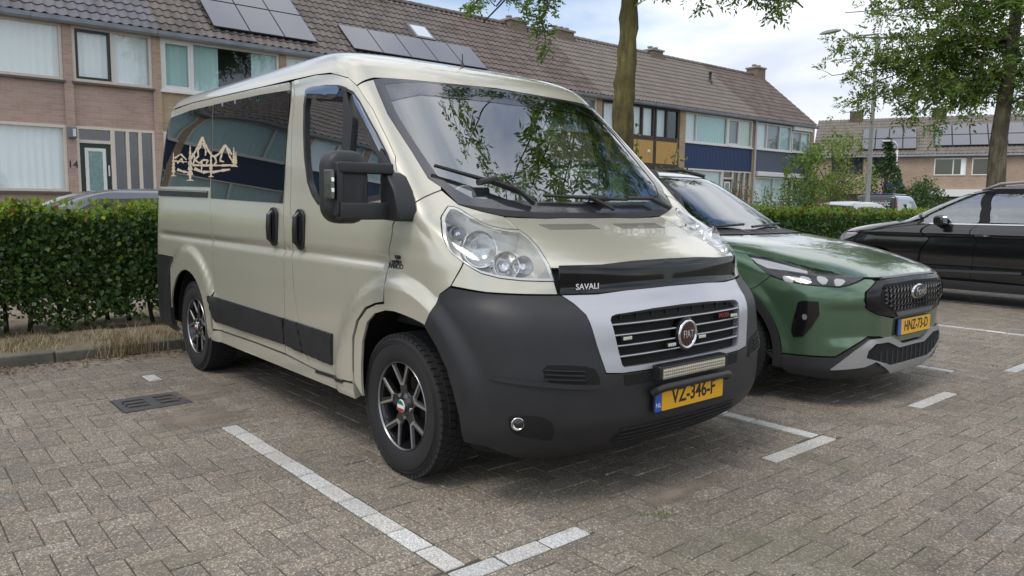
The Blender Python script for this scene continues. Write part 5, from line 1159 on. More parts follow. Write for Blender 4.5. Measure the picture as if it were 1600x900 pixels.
y0, y1 = bnd[3], bnd[4]; H1, put = terrace(y0, y1, 'buff brick house with white framed windows and teal curtains behind the van roof', BR_YEL, T_BRN); yp = 5.47
brick_front(put, y0, y1, yp, BR_YEL)
window(put, y0+.09, yp-.09, Z1S, Z1T, [0.25], FR_W, 'tx', sash=(0,)); window(put, yp+.09, y1-.09, Z1S, Z1T, [0.5], FR_W, 'wb'); window(put, y0+.09, yp-.09, Z0S, Z0T, [0.4], FR_W, 'tw'); door(put, yp+.09, y1-.09, Z0T, mat('green_door', (0, 0, 0)))
for i, (lb, tl) in enumerate((('house with a row of five solar panels and a roof window above the van', T_BRN), ('mottled brown roofed house behind the van windscreen', T_RED))):
    y0, y1 = bnd[4+i], bnd[5+i]; root, put = terrace(y0, y1, lb, BR_YEL, tl); yp = y0+3.1; brick_front(put, y0, y1, yp, BR_YEL)
    window(put, y0+.09, yp-.09, Z1S, Z1T, [0.3], FR_W, 'tt'); window(put, yp+.09, y1-.09, Z1S, Z1T, [0.5], FR_W, 'wb'); window(put, y0+.09, yp-.09, Z0S, Z0T, [0.5], FR_W, 'ss'); door(put, yp+.09, y1-.09, Z0T, mat('navy_door', (0, 0, 0)))
    chimney(put, y0+(2.2 if i == 0 else 3.4), 0.8)
    if i == 0:
        c = (Vector((0, 10.53, 0))+roof_pt(0, 2.05, 0)); B = Matrix((Vector((0, 1, 0)), RDIR, RN)).transposed()
        rw = put(MB().box(c+RN*0.07, (0.70, 0.78, 0.12), B), 'roof_window', mat('skylight_frame', (0.16, 0.16, 0.17), 0.5)); put(MB().box(c+RN*0.135, (0.54, 0.62, 0.012), B), 'pane', mat('skylight_glass', (0.60, 0.66, 0.72), 0.05, coat=1.0), rw)
# brown framed house with yellow panels
y0, y1 = bnd[6], bnd[7]; root, put = terrace(y0, y1, 'house with dark brown frames and mustard yellow panels behind the tree trunk', BR_YEL, T_GREY)
for a, b in ((y0, y0+.16), (y1-.30, y1)): put(MB().span((XF-0.15, a, 0), (XF+0.055, b, Z1T)), 'pier', BR_YEL)
MUS = mat('mustard_board', (0.52, 0.32, 0.10), 0.7, noise=0.08); a0, a1 = y0+.16, y1-.30; wds = [(a0, a0+1.55), (a0+1.55, a0+2.95), (a0+2.95, a1)]
for i, (a, b) in enumerate(wds):
    window(put, a+.02, b-.02, Z1S, Z1T, [0.48], FR_B, ['wt', 'ww', 'sd'][i], sill=False, fw=0.09)
    fr = put(MB().span((XF-.06, a+.005, ZP-.06), (XF+.025, b-.005, Z1S-.004)), 'panel_frame', FR_B); nb = int((b-a-.2)/0.075)
    for k in range(nb):
        w_ = (b-a-.2)/nb; put(MB().span((XF+.025, a+.1+k*w_+.003, ZP+.06), (XF+.042, a+.1+(k+1)*w_-.003, Z1S-.09)), 'board', MUS, fr)
    window(put, a+.02, b-.02, 0.7, ZP-.07, [0.5], FR_B, 'sd', sill=False, fw=0.09)
put(MB().lathe([(0.0, 0.06), (0.05, 0.05), (0.07, 0.0)], 12, 'x', (XF+.04, a0+2.6, 3.35)), 'vent_cap', WHT)
chimney(put, y0+0.9, 0.9, pots=3)
# navy clad house
y0, y1 = bnd[7], bnd[8]; root, put = terrace(y0, y1, 'house clad in navy blue boards with long white windows', BR_YEL, T_GREY)
def clad(put, y0, y1, m, z0=ZP-.03, z1=Z1S-.06):
    n = int((y1-y0)/0.098); w_ = (y1-y0)/n; fr = put(MB().span((XF-.10, y0, z0), (XF, y1, z1)), 'panel_backing', m)
    for k in range(n): put(MB().span((XF, y0+k*w_+.006, z0), (XF+.02, y0+(k+1)*w_-.006, z1)), 'board', m, fr)
for a, b in ((y0, y0+.05), (y1-.12, y1)): put(MB().span((XF-0.15, a, 0), (XF+0.055, b, Z1T)), 'pier', BR_YEL)
clad(put, y0+.05, y1-.12, mat('navy_board', (0.010, 0.035, 0.115), 0.55))
window(put, y0+.06, y0+2.95, Z1S, Z1T-.02, [0.26], FR_W, 'wt', transom=1); window(put, y0+2.95, y1-.14, Z1S, Z1T-.02, [0.47], FR_W, 'bg', sash=(0,))
window(put, y0+.06, y0+2.7, 0.7, ZP-.04, [0.25], FR_W, 'bs', sill=False); door(put, y0+2.72, y1-.14, ZP-.04, mat('navy_door', (0, 0, 0)))
chimney(put, y0+1.5, 0.7, pots=2); put(MB().tube([(XF+.12, y1-.02, 0), (XF+.12, y1-.02, ZG-.15), (XF+.18, y1-.02, ZG-.06)], 0.045, 8), 'downpipe', PIPE)
vp_ = roof_pt(25.88, 2.4, 0); put(MB().lathe([(0.11, -0.05), (0.09, 0.12), (0.06, 0.15), (0.06, 0.42), (0.085, 0.43), (0.085, 0.5), (0.0, 0.53)], 14, 'z', tuple(vp_)), 'roof_vent', mat('vent_black', (0.02, 0.022, 0.025), 0.5), smooth='auto')
# grey clad end house
y0, y1 = bnd[8], bnd[9]; root, put = terrace(y0, y1, 'end house with grey blue boards, white roller shutter and red brown roof', BR_YEL, T_RED)
for a, b in ((y0, y0+.12), (y1-.32, y1)): put(MB().span((XF-0.15, a, 0), (XF+0.055, b, Z1T)), 'pier', BR_YEL)
clad(put, y0+.12, y1-.32, mat('slate_board', (0.095, 0.115, 0.16), 0.6), z0=ZP+.0)
window(put, y0+.14, y0+3.05, Z1S, Z1T-.04, [0.30, 0.66], FR_W, 'wbt'); window(put, y0+3.12, y1-.33, Z1S+.02, Z1T-.22, [0.52], FR_W, 'bt'); put(MB().rbox((XF+.06, (y0+3.12+y1-.33)/2, Z1T-.1), (0.18, y1-.33-y0-3.12+.1, 0.2), .03, axis=1), 'shutter_box', FR_W)
window(put, y0+.14, y0+2.9, 0.75, ZP-.22, [0.58], FR_W, 'ss', sill=False); window(put, y0+2.95, y1-.33, 0.75, ZP-.22, [0.2], FR_W, 'bs', sill=False); put(MB().rbox((XF+.08, (y0+y1)/2-.1, ZP-.10), (0.22, y1-y0-.6, 0.20), .03, axis=1), 'awning_box', FR_W)
put(MB().prism([(XF-5.9, 0), (XF+.05, 0), (XF+.05, ZG), (XR, ZR-.06), (XF-5.9, ZG)], y1-.12, y1, 1), 'gable_wall', BR_YEL); chimney(put, y1-.5, 0.75, 0.32)
# solar panels: every panel a thing of its own
def solar(y, s_, w_, l_, label, grp):
    root = empty('solar_panel', roof_pt(y, s_, 0.10)); tag(root, label, 'solar panel', grp); B = Matrix((Vector((0, 1, 0)), RDIR, RN)).transposed()
    MB().box((0, 0, 0), (w_-.012, l_-.012, 0.035), B).build('frame', PVF, root); MB().box(RN*0.019, (w_-.04, l_-.04, 0.006), B).build('cell_sheet', PVM, root)
    for s2 in (-1, 1): MB().box(-RN*0.045+RDIR*s2*l_*0.3, (w_, 0.04, 0.05), B).build('mounting_rail', ALU, root)
for r_ in range(2):
    for k in range(3): solar(4.22+k*0.90, 0.42+0.62+r_*1.32, 0.90, 1.30, ('upper' if r_ else 'lower')+' solar panel in the block of six over the teal curtains, '+('left', 'middle', 'right')[k]+' column', 'block of six solar panels')
for k in range(5): solar(7.98+k*0.925, 0.30+0.68, 0.925, 1.24, ('first', 'second', 'third', 'fourth', 'fifth')[k]+' from the left of the five solar panels in a row above the van roof', 'row of five solar panels')
# ------------------------------------------------------------------ the row at the right, turned across the street end
BO = at(1600, 238, 2, 5.0); BANG = math.radians(24); BX = Vector((math.cos(BANG), math.sin(BANG), 0)); BY = Vector((BX.y, -BX.x, 0))
def Bx(px_):       # distance along the front for a photo column at gutter height
    d = Vector(ray(px_, 239)); o = Vector(CAM); t = (BO-o).dot(BY)/d.dot(BY); return (o+d*t-BO).dot(BX)
def Bz(px_, py_):
    d = Vector(ray(px_, py_)); o = Vector(CAM); t = (BO-o).dot(BY)/d.dot(BY); return (o+d*t).z
def rowB(name_label, xa, xb, wins, chim, sol, dark=()):
    root = empty('terraced_house', BO+BX*(xa+xb)/2-Vector((0, 0, 5.0)), BANG); tag(root, name_label, 'house', 'tan brick houses across the street end'); o_ = (xa+xb)/2; W_ = (xb-xa)
    def b(mb, nm, m, par=None, **kw): return mb.build(nm, m, par or root, **kw)
    h = W_/2; D = -1        # local: x along the front, y into the house, front faces -y
    b(MB().span((-h, 0, 2.3), (h, 6, 4.92)), 'upper_wall', BR_TAN); b(MB().span((-h, 0.3, 0), (h, 6, 2.3)), 'lower_wall', BR_DK)
    zr = Bz(1500, 187); dd = 3.6; rows = 12; n = round(W_/0.25)
    f0 = Vector((0, -0.25, 4.95)); f1 = Vector((0, dd, zr*1.02+0.45)); sl = (f1-f0).length; rd = (f1-f0).normalized(); rn = Vector((0, -rd.z, rd.y))
    rf = b(MB().add([(-h, f0.y, f0.z), (h, f0.y, f0.z), (h, f1.y, f1.z), (-h, f1.y, f1.z), (h, 2*dd, f0.z), (-h, 2*dd, f0.z)], [(0, 1, 2, 3), (3, 2, 4, 5)]), 'roof', mat('roof_felt', (0, 0, 0)))
    mb = MB(); st = W_/n; ex = sl/rows; vs, fs = tile_geo(st, ex*1.1)
    for r_ in range(rows):
        for j in range(n): c = f0+rd*(r_*ex)+Vector((-h+(j+.5)*st, 0, 0))+rn*0.01; mb.add([c+Vector((x, 0, 0))+rd*y+rn*z for x, y, z in vs], fs)
    tag(b(mb, 'roof_tile_field', T_GREY, rf, fix=False), kind='stuff')
    b(MB().span((-h, -0.32, 4.82), (h, -0.18, 4.95)), 'gutter', ZINC); b(MB().span((-h, -0.35, 2.15), (h, 0.3, 2.62)), 'canopy', FR_W) if 'canopy' in dark else None
    for (x0, x1, z0, z1, fm, c) in wins:
        x0, x1 = x0-o_, x1-o_; mb = MB(); f = 0.07
        for (a, b_, cc, d) in ((x0, x1, z0, z0+f), (x0, x1, z1-f, z1), (x0, x0+f, z0+f, z1-f), (x1-f, x1, z0+f, z1-f), (x0+(x1-x0)*.6-f/2, x0+(x1-x0)*.6+f/2, z0+f, z1-f)): mb.span((a, -0.05, cc), (b_, 0.05, d))
        w_ = b(mb, 'window', fm); b(MB().add([(x0, -.012, z0), (x1, -.012, z0), (x1, -.012, z1), (x0, -.012, z1)], [(0, 1, 2, 3)]), 'pane', mat('far_pane', (0.03, 0.035, 0.04), 0.06, coat=1), w_)
        if c: b(MB().span((x1-(x1-x0)*.16, -.02, z0+f), (x1-f, -.016, z1-f)), 'curtain', CUR['w'], w_)
    for cx in chim:
        ch = b(MB().span((cx-o_-.45, dd-.35, f1.z-.5), (cx-o_+.45, dd+.35, f1.z+.55)), 'chimney', BR_DK); b(MB().span((cx-o_-.5, dd-.4, f1.z+.55), (cx-o_+.5, dd+.4, f1.z+.62)), 'chimney_cap', mat('cap_concrete', (0, 0, 0)), ch)
    return root, rd, rn, f0, o_, sl
w1 = lambda a, b: (Bx(a), Bx(b), Bz(1500, 274), Bz(1500, 247), FR_W, 1)
xs_ = [Bx(1322), Bx(1449), Bx(1640)+2]
RB = [rowB('tan brick house with dark upstairs windows and brown ground floor behind the lamp post', xs_[0]-2.2, xs_[1], [(Bx(1302), Bx(1350), Bz(1350, 272), Bz(1350, 243), FR_B, 0), (Bx(1362), Bx(1399), Bz(1380, 272), Bz(1380, 243), FR_B, 0)], [Bx(1332)], None),
      rowB('tan brick house with two white windows above a white canopy', xs_[1], xs_[2], [w1(1461, 1511), w1(1520, 1574)], [Bx(1468)], None, ('canopy',))]
def solarB(i, x, s_, w_, l_, label, grp):
    root0, rd, rn, f0, o_, sl = RB[i]; R_ = Matrix.Rotation(BANG, 3, 'Z'); c = root0.location+R_ @ (f0+Vector((x-o_, 0, 0))+rd*s_+rn*0.14); root = empty('solar_panel', c); tag(root, label, 'solar panel', grp)
    Bm = Matrix((R_ @ Vector((1, 0, 0)), R_ @ rd, R_ @ rn)).transposed(); MB().box((0, 0, 0), (w_-.02, l_-.02, 0.05), Bm).build('frame', PVF, root); MB().box((R_ @ rn)*0.03, (w_-.08, l_-.08, 0.02), Bm).build('cell_sheet', PVM, root)
xa, xb = Bx(1345), Bx(1432)
for r_ in range(2):
    for k in range(4): solarB(0, xa+(xb-xa)*(k+.5)/4, 1.15+r_*1.35, (xb-xa)/4, 1.33, ('upper', 'lower')[1-r_]+' row solar panel behind the lamp post, '+('first', 'second', 'third', 'fourth')[k]+' from the left', 'solar panels on the lamp post roof')
xa, xb = Bx(1460), Bx(1605)
for r_ in range(2):
    for k in range(5): solarB(1, xa+(xb-xa)*(k+.5)/5, 1.45+r_*1.35, (xb-xa)/5, 1.33, ('upper', 'lower')[1-r_]+' row solar panel beside the right tree, '+('first', 'second', 'third', 'fourth', 'fifth')[k]+' from the left', 'solar panels on the right tree roof')
# ------------------------------------------------------------------ vegetation
def leaf_mat(name, col, trans=0.35):
    if name in MATS: return MATS[name]
    m = bpy.data.materials.new(name); m.use_nodes = True; t = m.node_tree; t.nodes.clear(); k = t.links.new
    o = N(t, 'ShaderNodeOutputMaterial'); g = N(t, 'ShaderNodeNewGeometry'); r = N(t, 'ShaderNodeMapRange'); r.inputs[3].default_value = 0.65; r.inputs[4].default_value = 1.4; k(g.outputs['Random Per Island'], r.inputs[0])
    s_ = N(t, 'ShaderNodeVectorMath', operation='SCALE'); s_.inputs[0].default_value = col; k(r.outputs[0], s_.inputs['Scale'])
    p = N(t, 'ShaderNodeBsdfPrincipled'); p.inputs['Roughness'].default_value = 0.5; k(s_.outputs[0], p.inputs['Base Color'])
    tl = N(t, 'ShaderNodeBsdfTranslucent'); s2 = N(t, 'ShaderNodeVectorMath', operation='MULTIPLY'); s2.inputs[1].default_value = (1.3, 1.5, 0.6); k(s_.outputs[0], s2.inputs[0]); k(s2.outputs[0], tl.inputs[0])
    x = N(t, 'ShaderNodeMixShader'); x.inputs[0].default_value = trans; k(p.outputs[0], x.inputs[1]); k(tl.outputs[0], x.inputs[2]); k(x.outputs[0], o.inputs[0]); MATS[name] = m; return m
def bark_mat(name, c1, c2, scale=6):
    m = bpy.data.materials.new(name); m.use_nodes = True; t = m.node_tree; p = t.nodes['Principled BSDF']; k = t.links.new; c2 = c2 or tuple(c*0.35 for c in c1)
    g = N(t, 'ShaderNodeNewGeometry'); mp_ = N(t, 'ShaderNodeMapping'); mp_.inputs['Scale'].default_value = (scale*3, scale*3, scale*0.55); k(g.outputs['Position'], mp_.inputs[0])
    n = N(t, 'ShaderNodeTexNoise'); n.inputs['Scale'].default_value = 1.0; n.inputs['Detail'].default_value = 7; n.inputs['Roughness'].default_value = .7; k(mp_.outputs[0], n.inputs[0])
    n2 = N(t, 'ShaderNodeTexNoise'); n2.inputs['Scale'].default_value = 2.4; n2.inputs['Detail'].default_value = 5; k(g.outputs['Position'], n2.inputs[0])
    r = N(t, 'ShaderNodeValToRGB'); e = r.color_ramp.elements; e[0].position = .36; e[0].color = (*c2, 1); e[1].position = .58; e[1].color = (*c1, 1); k(n.outputs[0], r.inputs[0])
    r2 = N(t, 'ShaderNodeMapRange'); r2.inputs[1].default_value = .35; r2.inputs[2].default_value = .65; r2.inputs[3].default_value = .6; r2.inputs[4].default_value = 1.35; k(n2.outputs[0], r2.inputs[0])
    s_ = N(t, 'ShaderNodeVectorMath', operation='SCALE'); k(r.outputs[0], s_.inputs[0]); k(r2.outputs[0], s_.inputs['Scale']); k(s_.outputs[0], p.inputs['Base Color']); p.inputs['Roughness'].default_value = .9
    b = N(t, 'ShaderNodeBump'); b.inputs['Strength'].default_value = 1; b.inputs['Distance'].default_value = .03; k(n.outputs[0], b.inputs['Height']); k(b.outputs[0], p.inputs['Normal']); MATS[name] = m; return m
R_ = np.random.default_rng(11)
class Leaves:
    """many small folded leaves gathered with numpy; one mesh at the end"""
    def __init__(s): s.V = []; s.M = []
    def add(s, P, size, mi, flat=0.0, aspect=0.5, D=None):
        P = np.asarray(P, float); n = len(P); size = np.broadcast_to(np.asarray(size, float), (n,)); d = R_.normal(size=(n, 3)) if D is None else np.asarray(D)+R_.normal(size=(n, 3))*0.25; d /= np.linalg.norm(d, axis=1)[:, None]
        u = R_.normal(size=(n, 3)); u[:, 2] += flat*3; s_ = np.cross(d, u); s_ /= np.linalg.norm(s_, axis=1)[:, None]+1e-9; nn = np.cross(d, s_)
        a = P; c = P+d*size[:, None]; m_ = P+d*size[:, None]*0.45; w_ = (size*aspect/2)[:, None]; f = nn*(size*0.10)[:, None]
        s.V.append(np.stack([a, m_+s_*w_+f, c, m_-s_*w_+f], 1)); s.M.append(np.broadcast_to(np.asarray(mi, int), (n,)))
    def build(s, name, mats, parent=None, off=(0, 0, 0)):
        V_ = np.concatenate(s.V)-np.asarray(off)[None, None]; n = len(V_); me = bpy.data.meshes.new(name); me.vertices.add(4*n); me.vertices.foreach_set('co', V_.reshape(-1)); me.loops.add(4*n); me.loops.foreach_set('vertex_index', np.arange(4*n))
        me.polygons.add(n); me.polygons.foreach_set('loop_start', np.arange(n)*4); me.polygons.foreach_set('material_index', np.concatenate(s.M)); 
        for m_ in mats: me.materials.append(m_)
        me.update(calc_edges=True); o = bpy.data.objects.new(name, me); COL.objects.link(o); o.parent = parent; return o
def limb(mb, pts, r0, r1, seg=7, wob=0.0):
    P = [Vector(p) for p in pts]; out_ = []
    for k in range(len(P)-1):
        for t in np.linspace(0, 1, 5)[:-1]: out_.append(P[k].lerp(P[k+1], t)+Vector(R_.normal(size=3)*wob))
    out_.append(P[-1]); n = len(out_)
    # round the corners
    for _ in range(2): out_ = [out_[0]]+[(out_[i-1]+out_[i]*2+out_[i+1])/4 for i in range(1, n-1)]+[out_[-1]]
    mb.tube(out_, [r0+(r1-r0)*(i/(n-1))**0.8 for i in range(n)], seg); return out_
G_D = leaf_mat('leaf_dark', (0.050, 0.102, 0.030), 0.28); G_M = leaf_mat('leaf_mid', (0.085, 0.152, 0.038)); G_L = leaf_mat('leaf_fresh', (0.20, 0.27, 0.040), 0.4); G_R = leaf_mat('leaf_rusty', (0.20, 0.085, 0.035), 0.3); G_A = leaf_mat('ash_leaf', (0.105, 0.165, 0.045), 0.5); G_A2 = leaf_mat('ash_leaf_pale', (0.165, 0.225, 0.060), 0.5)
STEM = bark_mat('hedge_stem', (0.075, 0.055, 0.035), None); BARK = bark_mat('mossy_bark', (0.150, 0.130, 0.042), (0.07, 0.055, 0.025), 3.5); BARK2 = bark_mat('grey_bark', (0.135, 0.115, 0.075), None, 4)
# --- hedge behind the kerb: leaves through its depth, stems and gaps low down
def hedge(label, ya, yb, dens, leaf, x0=-5.70, x1=-4.98, zt=1.235, stems=True, low=0.38):
    root = empty('hedge', ((x0+x1)/2, (ya+yb)/2, 0.08)); tag(root, label, 'hedge'); off = tuple(root.location); Lf = Leaves(); n = int(dens*(yb-ya))
    y = R_.uniform(ya, yb, n*2); x = (x0+x1)/2+(x1-x0)/2*np.clip(np.sign(R_.normal(size=n*2))*R_.beta(3.2, 1.3, n*2)+R_.normal(size=n*2)*0.05, -1.12, 1.12); z = 0.12+(zt-0.12)*R_.beta(1.15, 0.95, n*2)
    z += 0.035*np.sin(y*6.1)+0.02*np.sin(y*15.7+x*9)
    holes = np.sin(y*7.9+1.1)*np.sin(z*8.7+y*2.0+0.7)+0.55*np.sin(y*17.3+z*13.1)
    keep = (R_.uniform(size=n*2) < np.clip(0.72+(z-low)*1.6-np.where(z < 0.85, holes*0.55, 0.0), 0.10, 1)); x, y, z = x[keep], y[keep], z[keep]
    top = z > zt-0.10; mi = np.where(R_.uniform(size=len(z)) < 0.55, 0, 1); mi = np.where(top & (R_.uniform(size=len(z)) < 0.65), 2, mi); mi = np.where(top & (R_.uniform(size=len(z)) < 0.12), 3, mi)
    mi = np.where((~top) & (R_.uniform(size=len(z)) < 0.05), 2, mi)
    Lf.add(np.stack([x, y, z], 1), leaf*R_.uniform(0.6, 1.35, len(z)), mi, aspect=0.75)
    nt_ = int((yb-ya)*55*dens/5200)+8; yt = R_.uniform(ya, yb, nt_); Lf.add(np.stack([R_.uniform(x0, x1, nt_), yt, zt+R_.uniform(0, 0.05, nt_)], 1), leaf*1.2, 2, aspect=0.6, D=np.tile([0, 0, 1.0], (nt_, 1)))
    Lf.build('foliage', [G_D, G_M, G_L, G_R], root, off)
    if stems:
        y = ya+0.1
        while y < yb:
            mb = MB(); b = Vector((R_.uniform(-5.55, -5.25), y, 0.05)); k = int(R_.integers(2, 4))
            limb(mb, [b, b+Vector((R_.normal()*.03, R_.normal()*.03, .35)), b+Vector((R_.normal()*.08, R_.normal()*.08, 1.05))], 0.024, 0.008, 6, .008)
            for _ in range(k): a = R_.uniform(0, 6.28); limb(mb, [b+Vector((0, 0, R_.uniform(.1, .35))), b+Vector((math.cos(a)*.10, math.sin(a)*.18, .62)), b+Vector((math.cos(a)*.16, math.sin(a)*.30, 1.05))], 0.013, 0.004, 5, .008)
            mb.v = [tuple(Vector(v)-Vector(off)) for v in mb.v]; mb.build('stem', STEM, root, smooth=True); y += R_.uniform(0.17, 0.34)
    return root
hedge('clipped green hedge with bare lower stems left of the van', -3.6, 1.6, 6600, 0.052)
hedge('clipped hedge running out of the picture on the left', -15.0, -3.6, 900, 0.085, stems=False, low=0.1)
hedge('clipped hedge behind the van and the green car', 1.6, 9.5, 450, 0.10, stems=False, low=0.1)
hedge('yellow green topped hedge between the green car and the black car', 9.5, 21.5, 1900, 0.075, stems=False, low=0.0)
# --- ash trees
def compound(Lf, P, D, size, mi, leaflets=4):
    """feathered leaves: paired leaflets along a stalk"""
    P = np.asarray(P, float); n = len(P); D = np.asarray(D, float); D = D/np.linalg.norm(D, axis=1)[:, None]; up = R_.normal(size=(n, 3)); up[:, 2] += 0.8; s_ = np.cross(D, up); s_ /= np.linalg.norm(s_, axis=1)[:, None]; size = np.broadcast_to(size, (n,))
    for k in range(leaflets):
        t = 0.25+0.75*k/leaflets; q = P+D*(size*t)[:, None]; q[:, 2] -= size*0.18*t*t
        for sg in (1, -1): Lf.add(q, size*0.42*R_.uniform(.8, 1.2, n), mi, aspect=0.36, D=D*0.7+s_*sg)
    q = P+D*size[:, None]; q[:, 2] -= size*0.18; Lf.add(q, size*0.42, mi, aspect=0.36, D=D)
def crown(Lf, mb, start, tips, r0, leaves_per, size, spread, m_p=0.35, sub=5):
    """boughs from start through to tips, side twigs and feathered leaves at their ends"""
    for (tp, via) in tips:
        path = limb(mb, [start]+[Vector(v) for v in via]+[Vector(tp)], r0, 0.012, 6, 0.03); n = len(path)
        for k in range(sub*2):
            i = int(R_.integers(max(1, n//4), n)); b = path[i]; a = R_.normal(size=3); a[2] = a[2]*0.6-0.05; a = a/np.linalg.norm(a); L_ = spread*R_.uniform(.4, 1.0); e = b+Vector(a)*L_
            tw = limb(mb, [b, b.lerp(e, .5)+Vector((0, 0, .08*L_)), e], 0.014, 0.004, 4, 0.01)
            m_ = int(leaves_per*R_.uniform(.6, 1.3)); idx = R_.integers(len(tw)//4, len(tw), m_); P = np.array([tuple(tw[j]) for j in idx])+R_.normal(size=(m_, 3))*spread*0.13; D = R_.normal(size=(m_, 3))+np.array(a)*0.6; D[:, 2] -= 0.35
            compound(Lf, P, D, size*R_.uniform(.7, 1.25, m_), np.where(R_.uniform(size=m_) < m_p, 1, 0))
t1 = empty('street_tree', (-5.25, 6.42, 0.0)); tag(t1, 'mossy olive trunk standing behind the van windscreen, leaves hanging from above', 'tree'); off = Vector(t1.location)
mb = MB(); TP = [(at(px_, py_, 1, 6.42+dy)) for px_, py_, dy in ((973, 330, 0), (973, 214, 0), (975, 150, 0), (980, 80, 0), (984, 10, 0), (986, -70, 0), (1000, -200, 0.1))]; TP[0].z = 0.0; TP[0].x, TP[0].y = TP[1].x, TP[1].y
limb(mb, TP, 0.20, 0.11, 18, 0.006); mb.v = [(x+0.016*math.sin(z*9+y*20)*math.sin(x*31+z*3)+0.010*math.sin(z*23+x*40), y+0.014*math.sin(z*11+x*27), z) for x, y, z in mb.v]; mb.v = [tuple(Vector(v)-off) for v in mb.v]; mb.build('trunk', BARK, t1, smooth=True)
Lf = Leaves(); mb = MB(); fork = TP[-2]; top = TP[-1]
def tips_about(c, rad, n, zmin):
    o = []
    while len(o) < n:
        v = R_.normal(size=3); v /= np.linalg.norm(v); q = Vector(c)+Vector((v[0]*rad[0], v[1]*rad[1], v[2]*rad[2]))*R_.uniform(.55, 1.0)
        if q.z > zmin: o.append((q, [fork.lerp(q, .45)+Vector((0, 0, .5))]))
    return o
crown(Lf, mb, top, tips_about((-3.3, 7.6, 9.0), (4.3, 3.0, 2.7), 36, 6.8), 0.05, 15, 0.33, 1.2, sub=5)
# boughs that dip into the top of the view
lowtips = [(at(x, y, 1, yy), [fork.lerp(at(x, y, 1, yy), .55)+Vector((0, 0, .7))]) for x, y, yy in ((600, -18, 4.2), (620, -30, 4.4), (735, 12, 4.7), (755, 35, 4.9), (775, 10, 5.0), (815, 18, 4.6), (840, 8, 5.2), (755, -25, 4.6), (845, 30, 5.0), (800, -20, 4.6), (1035, -12, 6.2), (1060, -8, 6.4), (1100, 0, 6.8), (1195, -8, 7.4), (1215, 2, 7.6), (1255, 12, 7.8), (1180, -30, 7.4), (1265, -20, 7.9))]
crown(Lf, mb, fork, lowtips, 0.028, 14, 0.20, 0.45, sub=3)
mb.v = [tuple(Vector(v)-off) for v in mb.v]; mb.build('limbs', BARK2, t1, smooth=True); Lf.build('crown', [G_A, G_A2], t1, tuple(off))
# tall tree to the right
YT = 22.8; A_ = lambda x, y, dy=0.0: at(x, y, 1, YT+dy)
base = A_(1556, 300); t2 = empty('street_tree', (base.x, YT, 0.0)); tag(t2, 'tall leaning tree with spreading crown at the right edge', 'tree'); off = Vector(t2.location); mb = MB()
TP = [Vector((base.x, YT, 0)), A_(1556, 285), A_(1560, 220), A_(1568, 165), A_(1576, 120), A_(1584, 60), A_(1590, 0), A_(1592, -80)]; limb(mb, TP, 0.29, 0.13, 12, 0.01); mb.v = [tuple(Vector(v)-off) for v in mb.v]; mb.build('trunk', BARK2, t2, smooth=True)
Lf = Leaves(); mb = MB()
for (st, tips) in ((TP[4], [((1300, 118), (1480, 95)), ((1330, 100), (1480, 95)), ((1360, 60), (1480, 60)), ((1370, 150), (1480, 105)), ((1345, 160), (1500, 112)), ((1395, 178), (1480, 130)), ((1500, 150), (1540, 120)), ((1480, 175), (1535, 130)), ((1430, 150), (1500, 120)), ((1420, 185), (1500, 135))]), (TP[5], [((1310, 60), (1480, 55)), ((1300, 95), (1460, 70)), ((1380, 100), (1500, 75)), ((1350, 20), (1480, 30)), ((1440, 60), (1530, 60)), ((1430, 110), (1510, 80)), ((1350, 135), (1470, 90))]), (TP[6], [((1350, -30), (1480, 0)), ((1420, -10), (1520, 10)), ((1480, 30), (1540, 25)), ((1540, -10), (1570, 0)), ((1320, 20), (1460, 10)), ((1500, -60), (1560, -20))]), (TP[4], [((1660, 100), (1610, 110)), ((1640, 40), (1605, 70))]), (TP[3], [((1640, 140), (1600, 150))])):
    crown(Lf, mb, st, [(A_(x, y, R_.uniform(-2.2, 1.6)), [A_(vx, vy, R_.uniform(-.6, .6))]) for (x, y), (vx, vy) in tips], 0.05, 9, 0.36, 1.0, m_p=0.4, sub=6)
crown(Lf, mb, TP[-1], [(A_(x, y, R_.uniform(-3, 3)), [A_(1580, -120)]) for x, y in ((1450, -110), (1600, -160), (1700, -60), (1680, -150), (1530, -170))], 0.06, 12, 0.45, 1.4, sub=4)
mb.v = [tuple(Vector(v)-off) for v in mb.v]; mb.build('limbs', BARK2, t2, smooth=True); Lf.build('crown', [G_A, G_A2], t2, tuple(off))
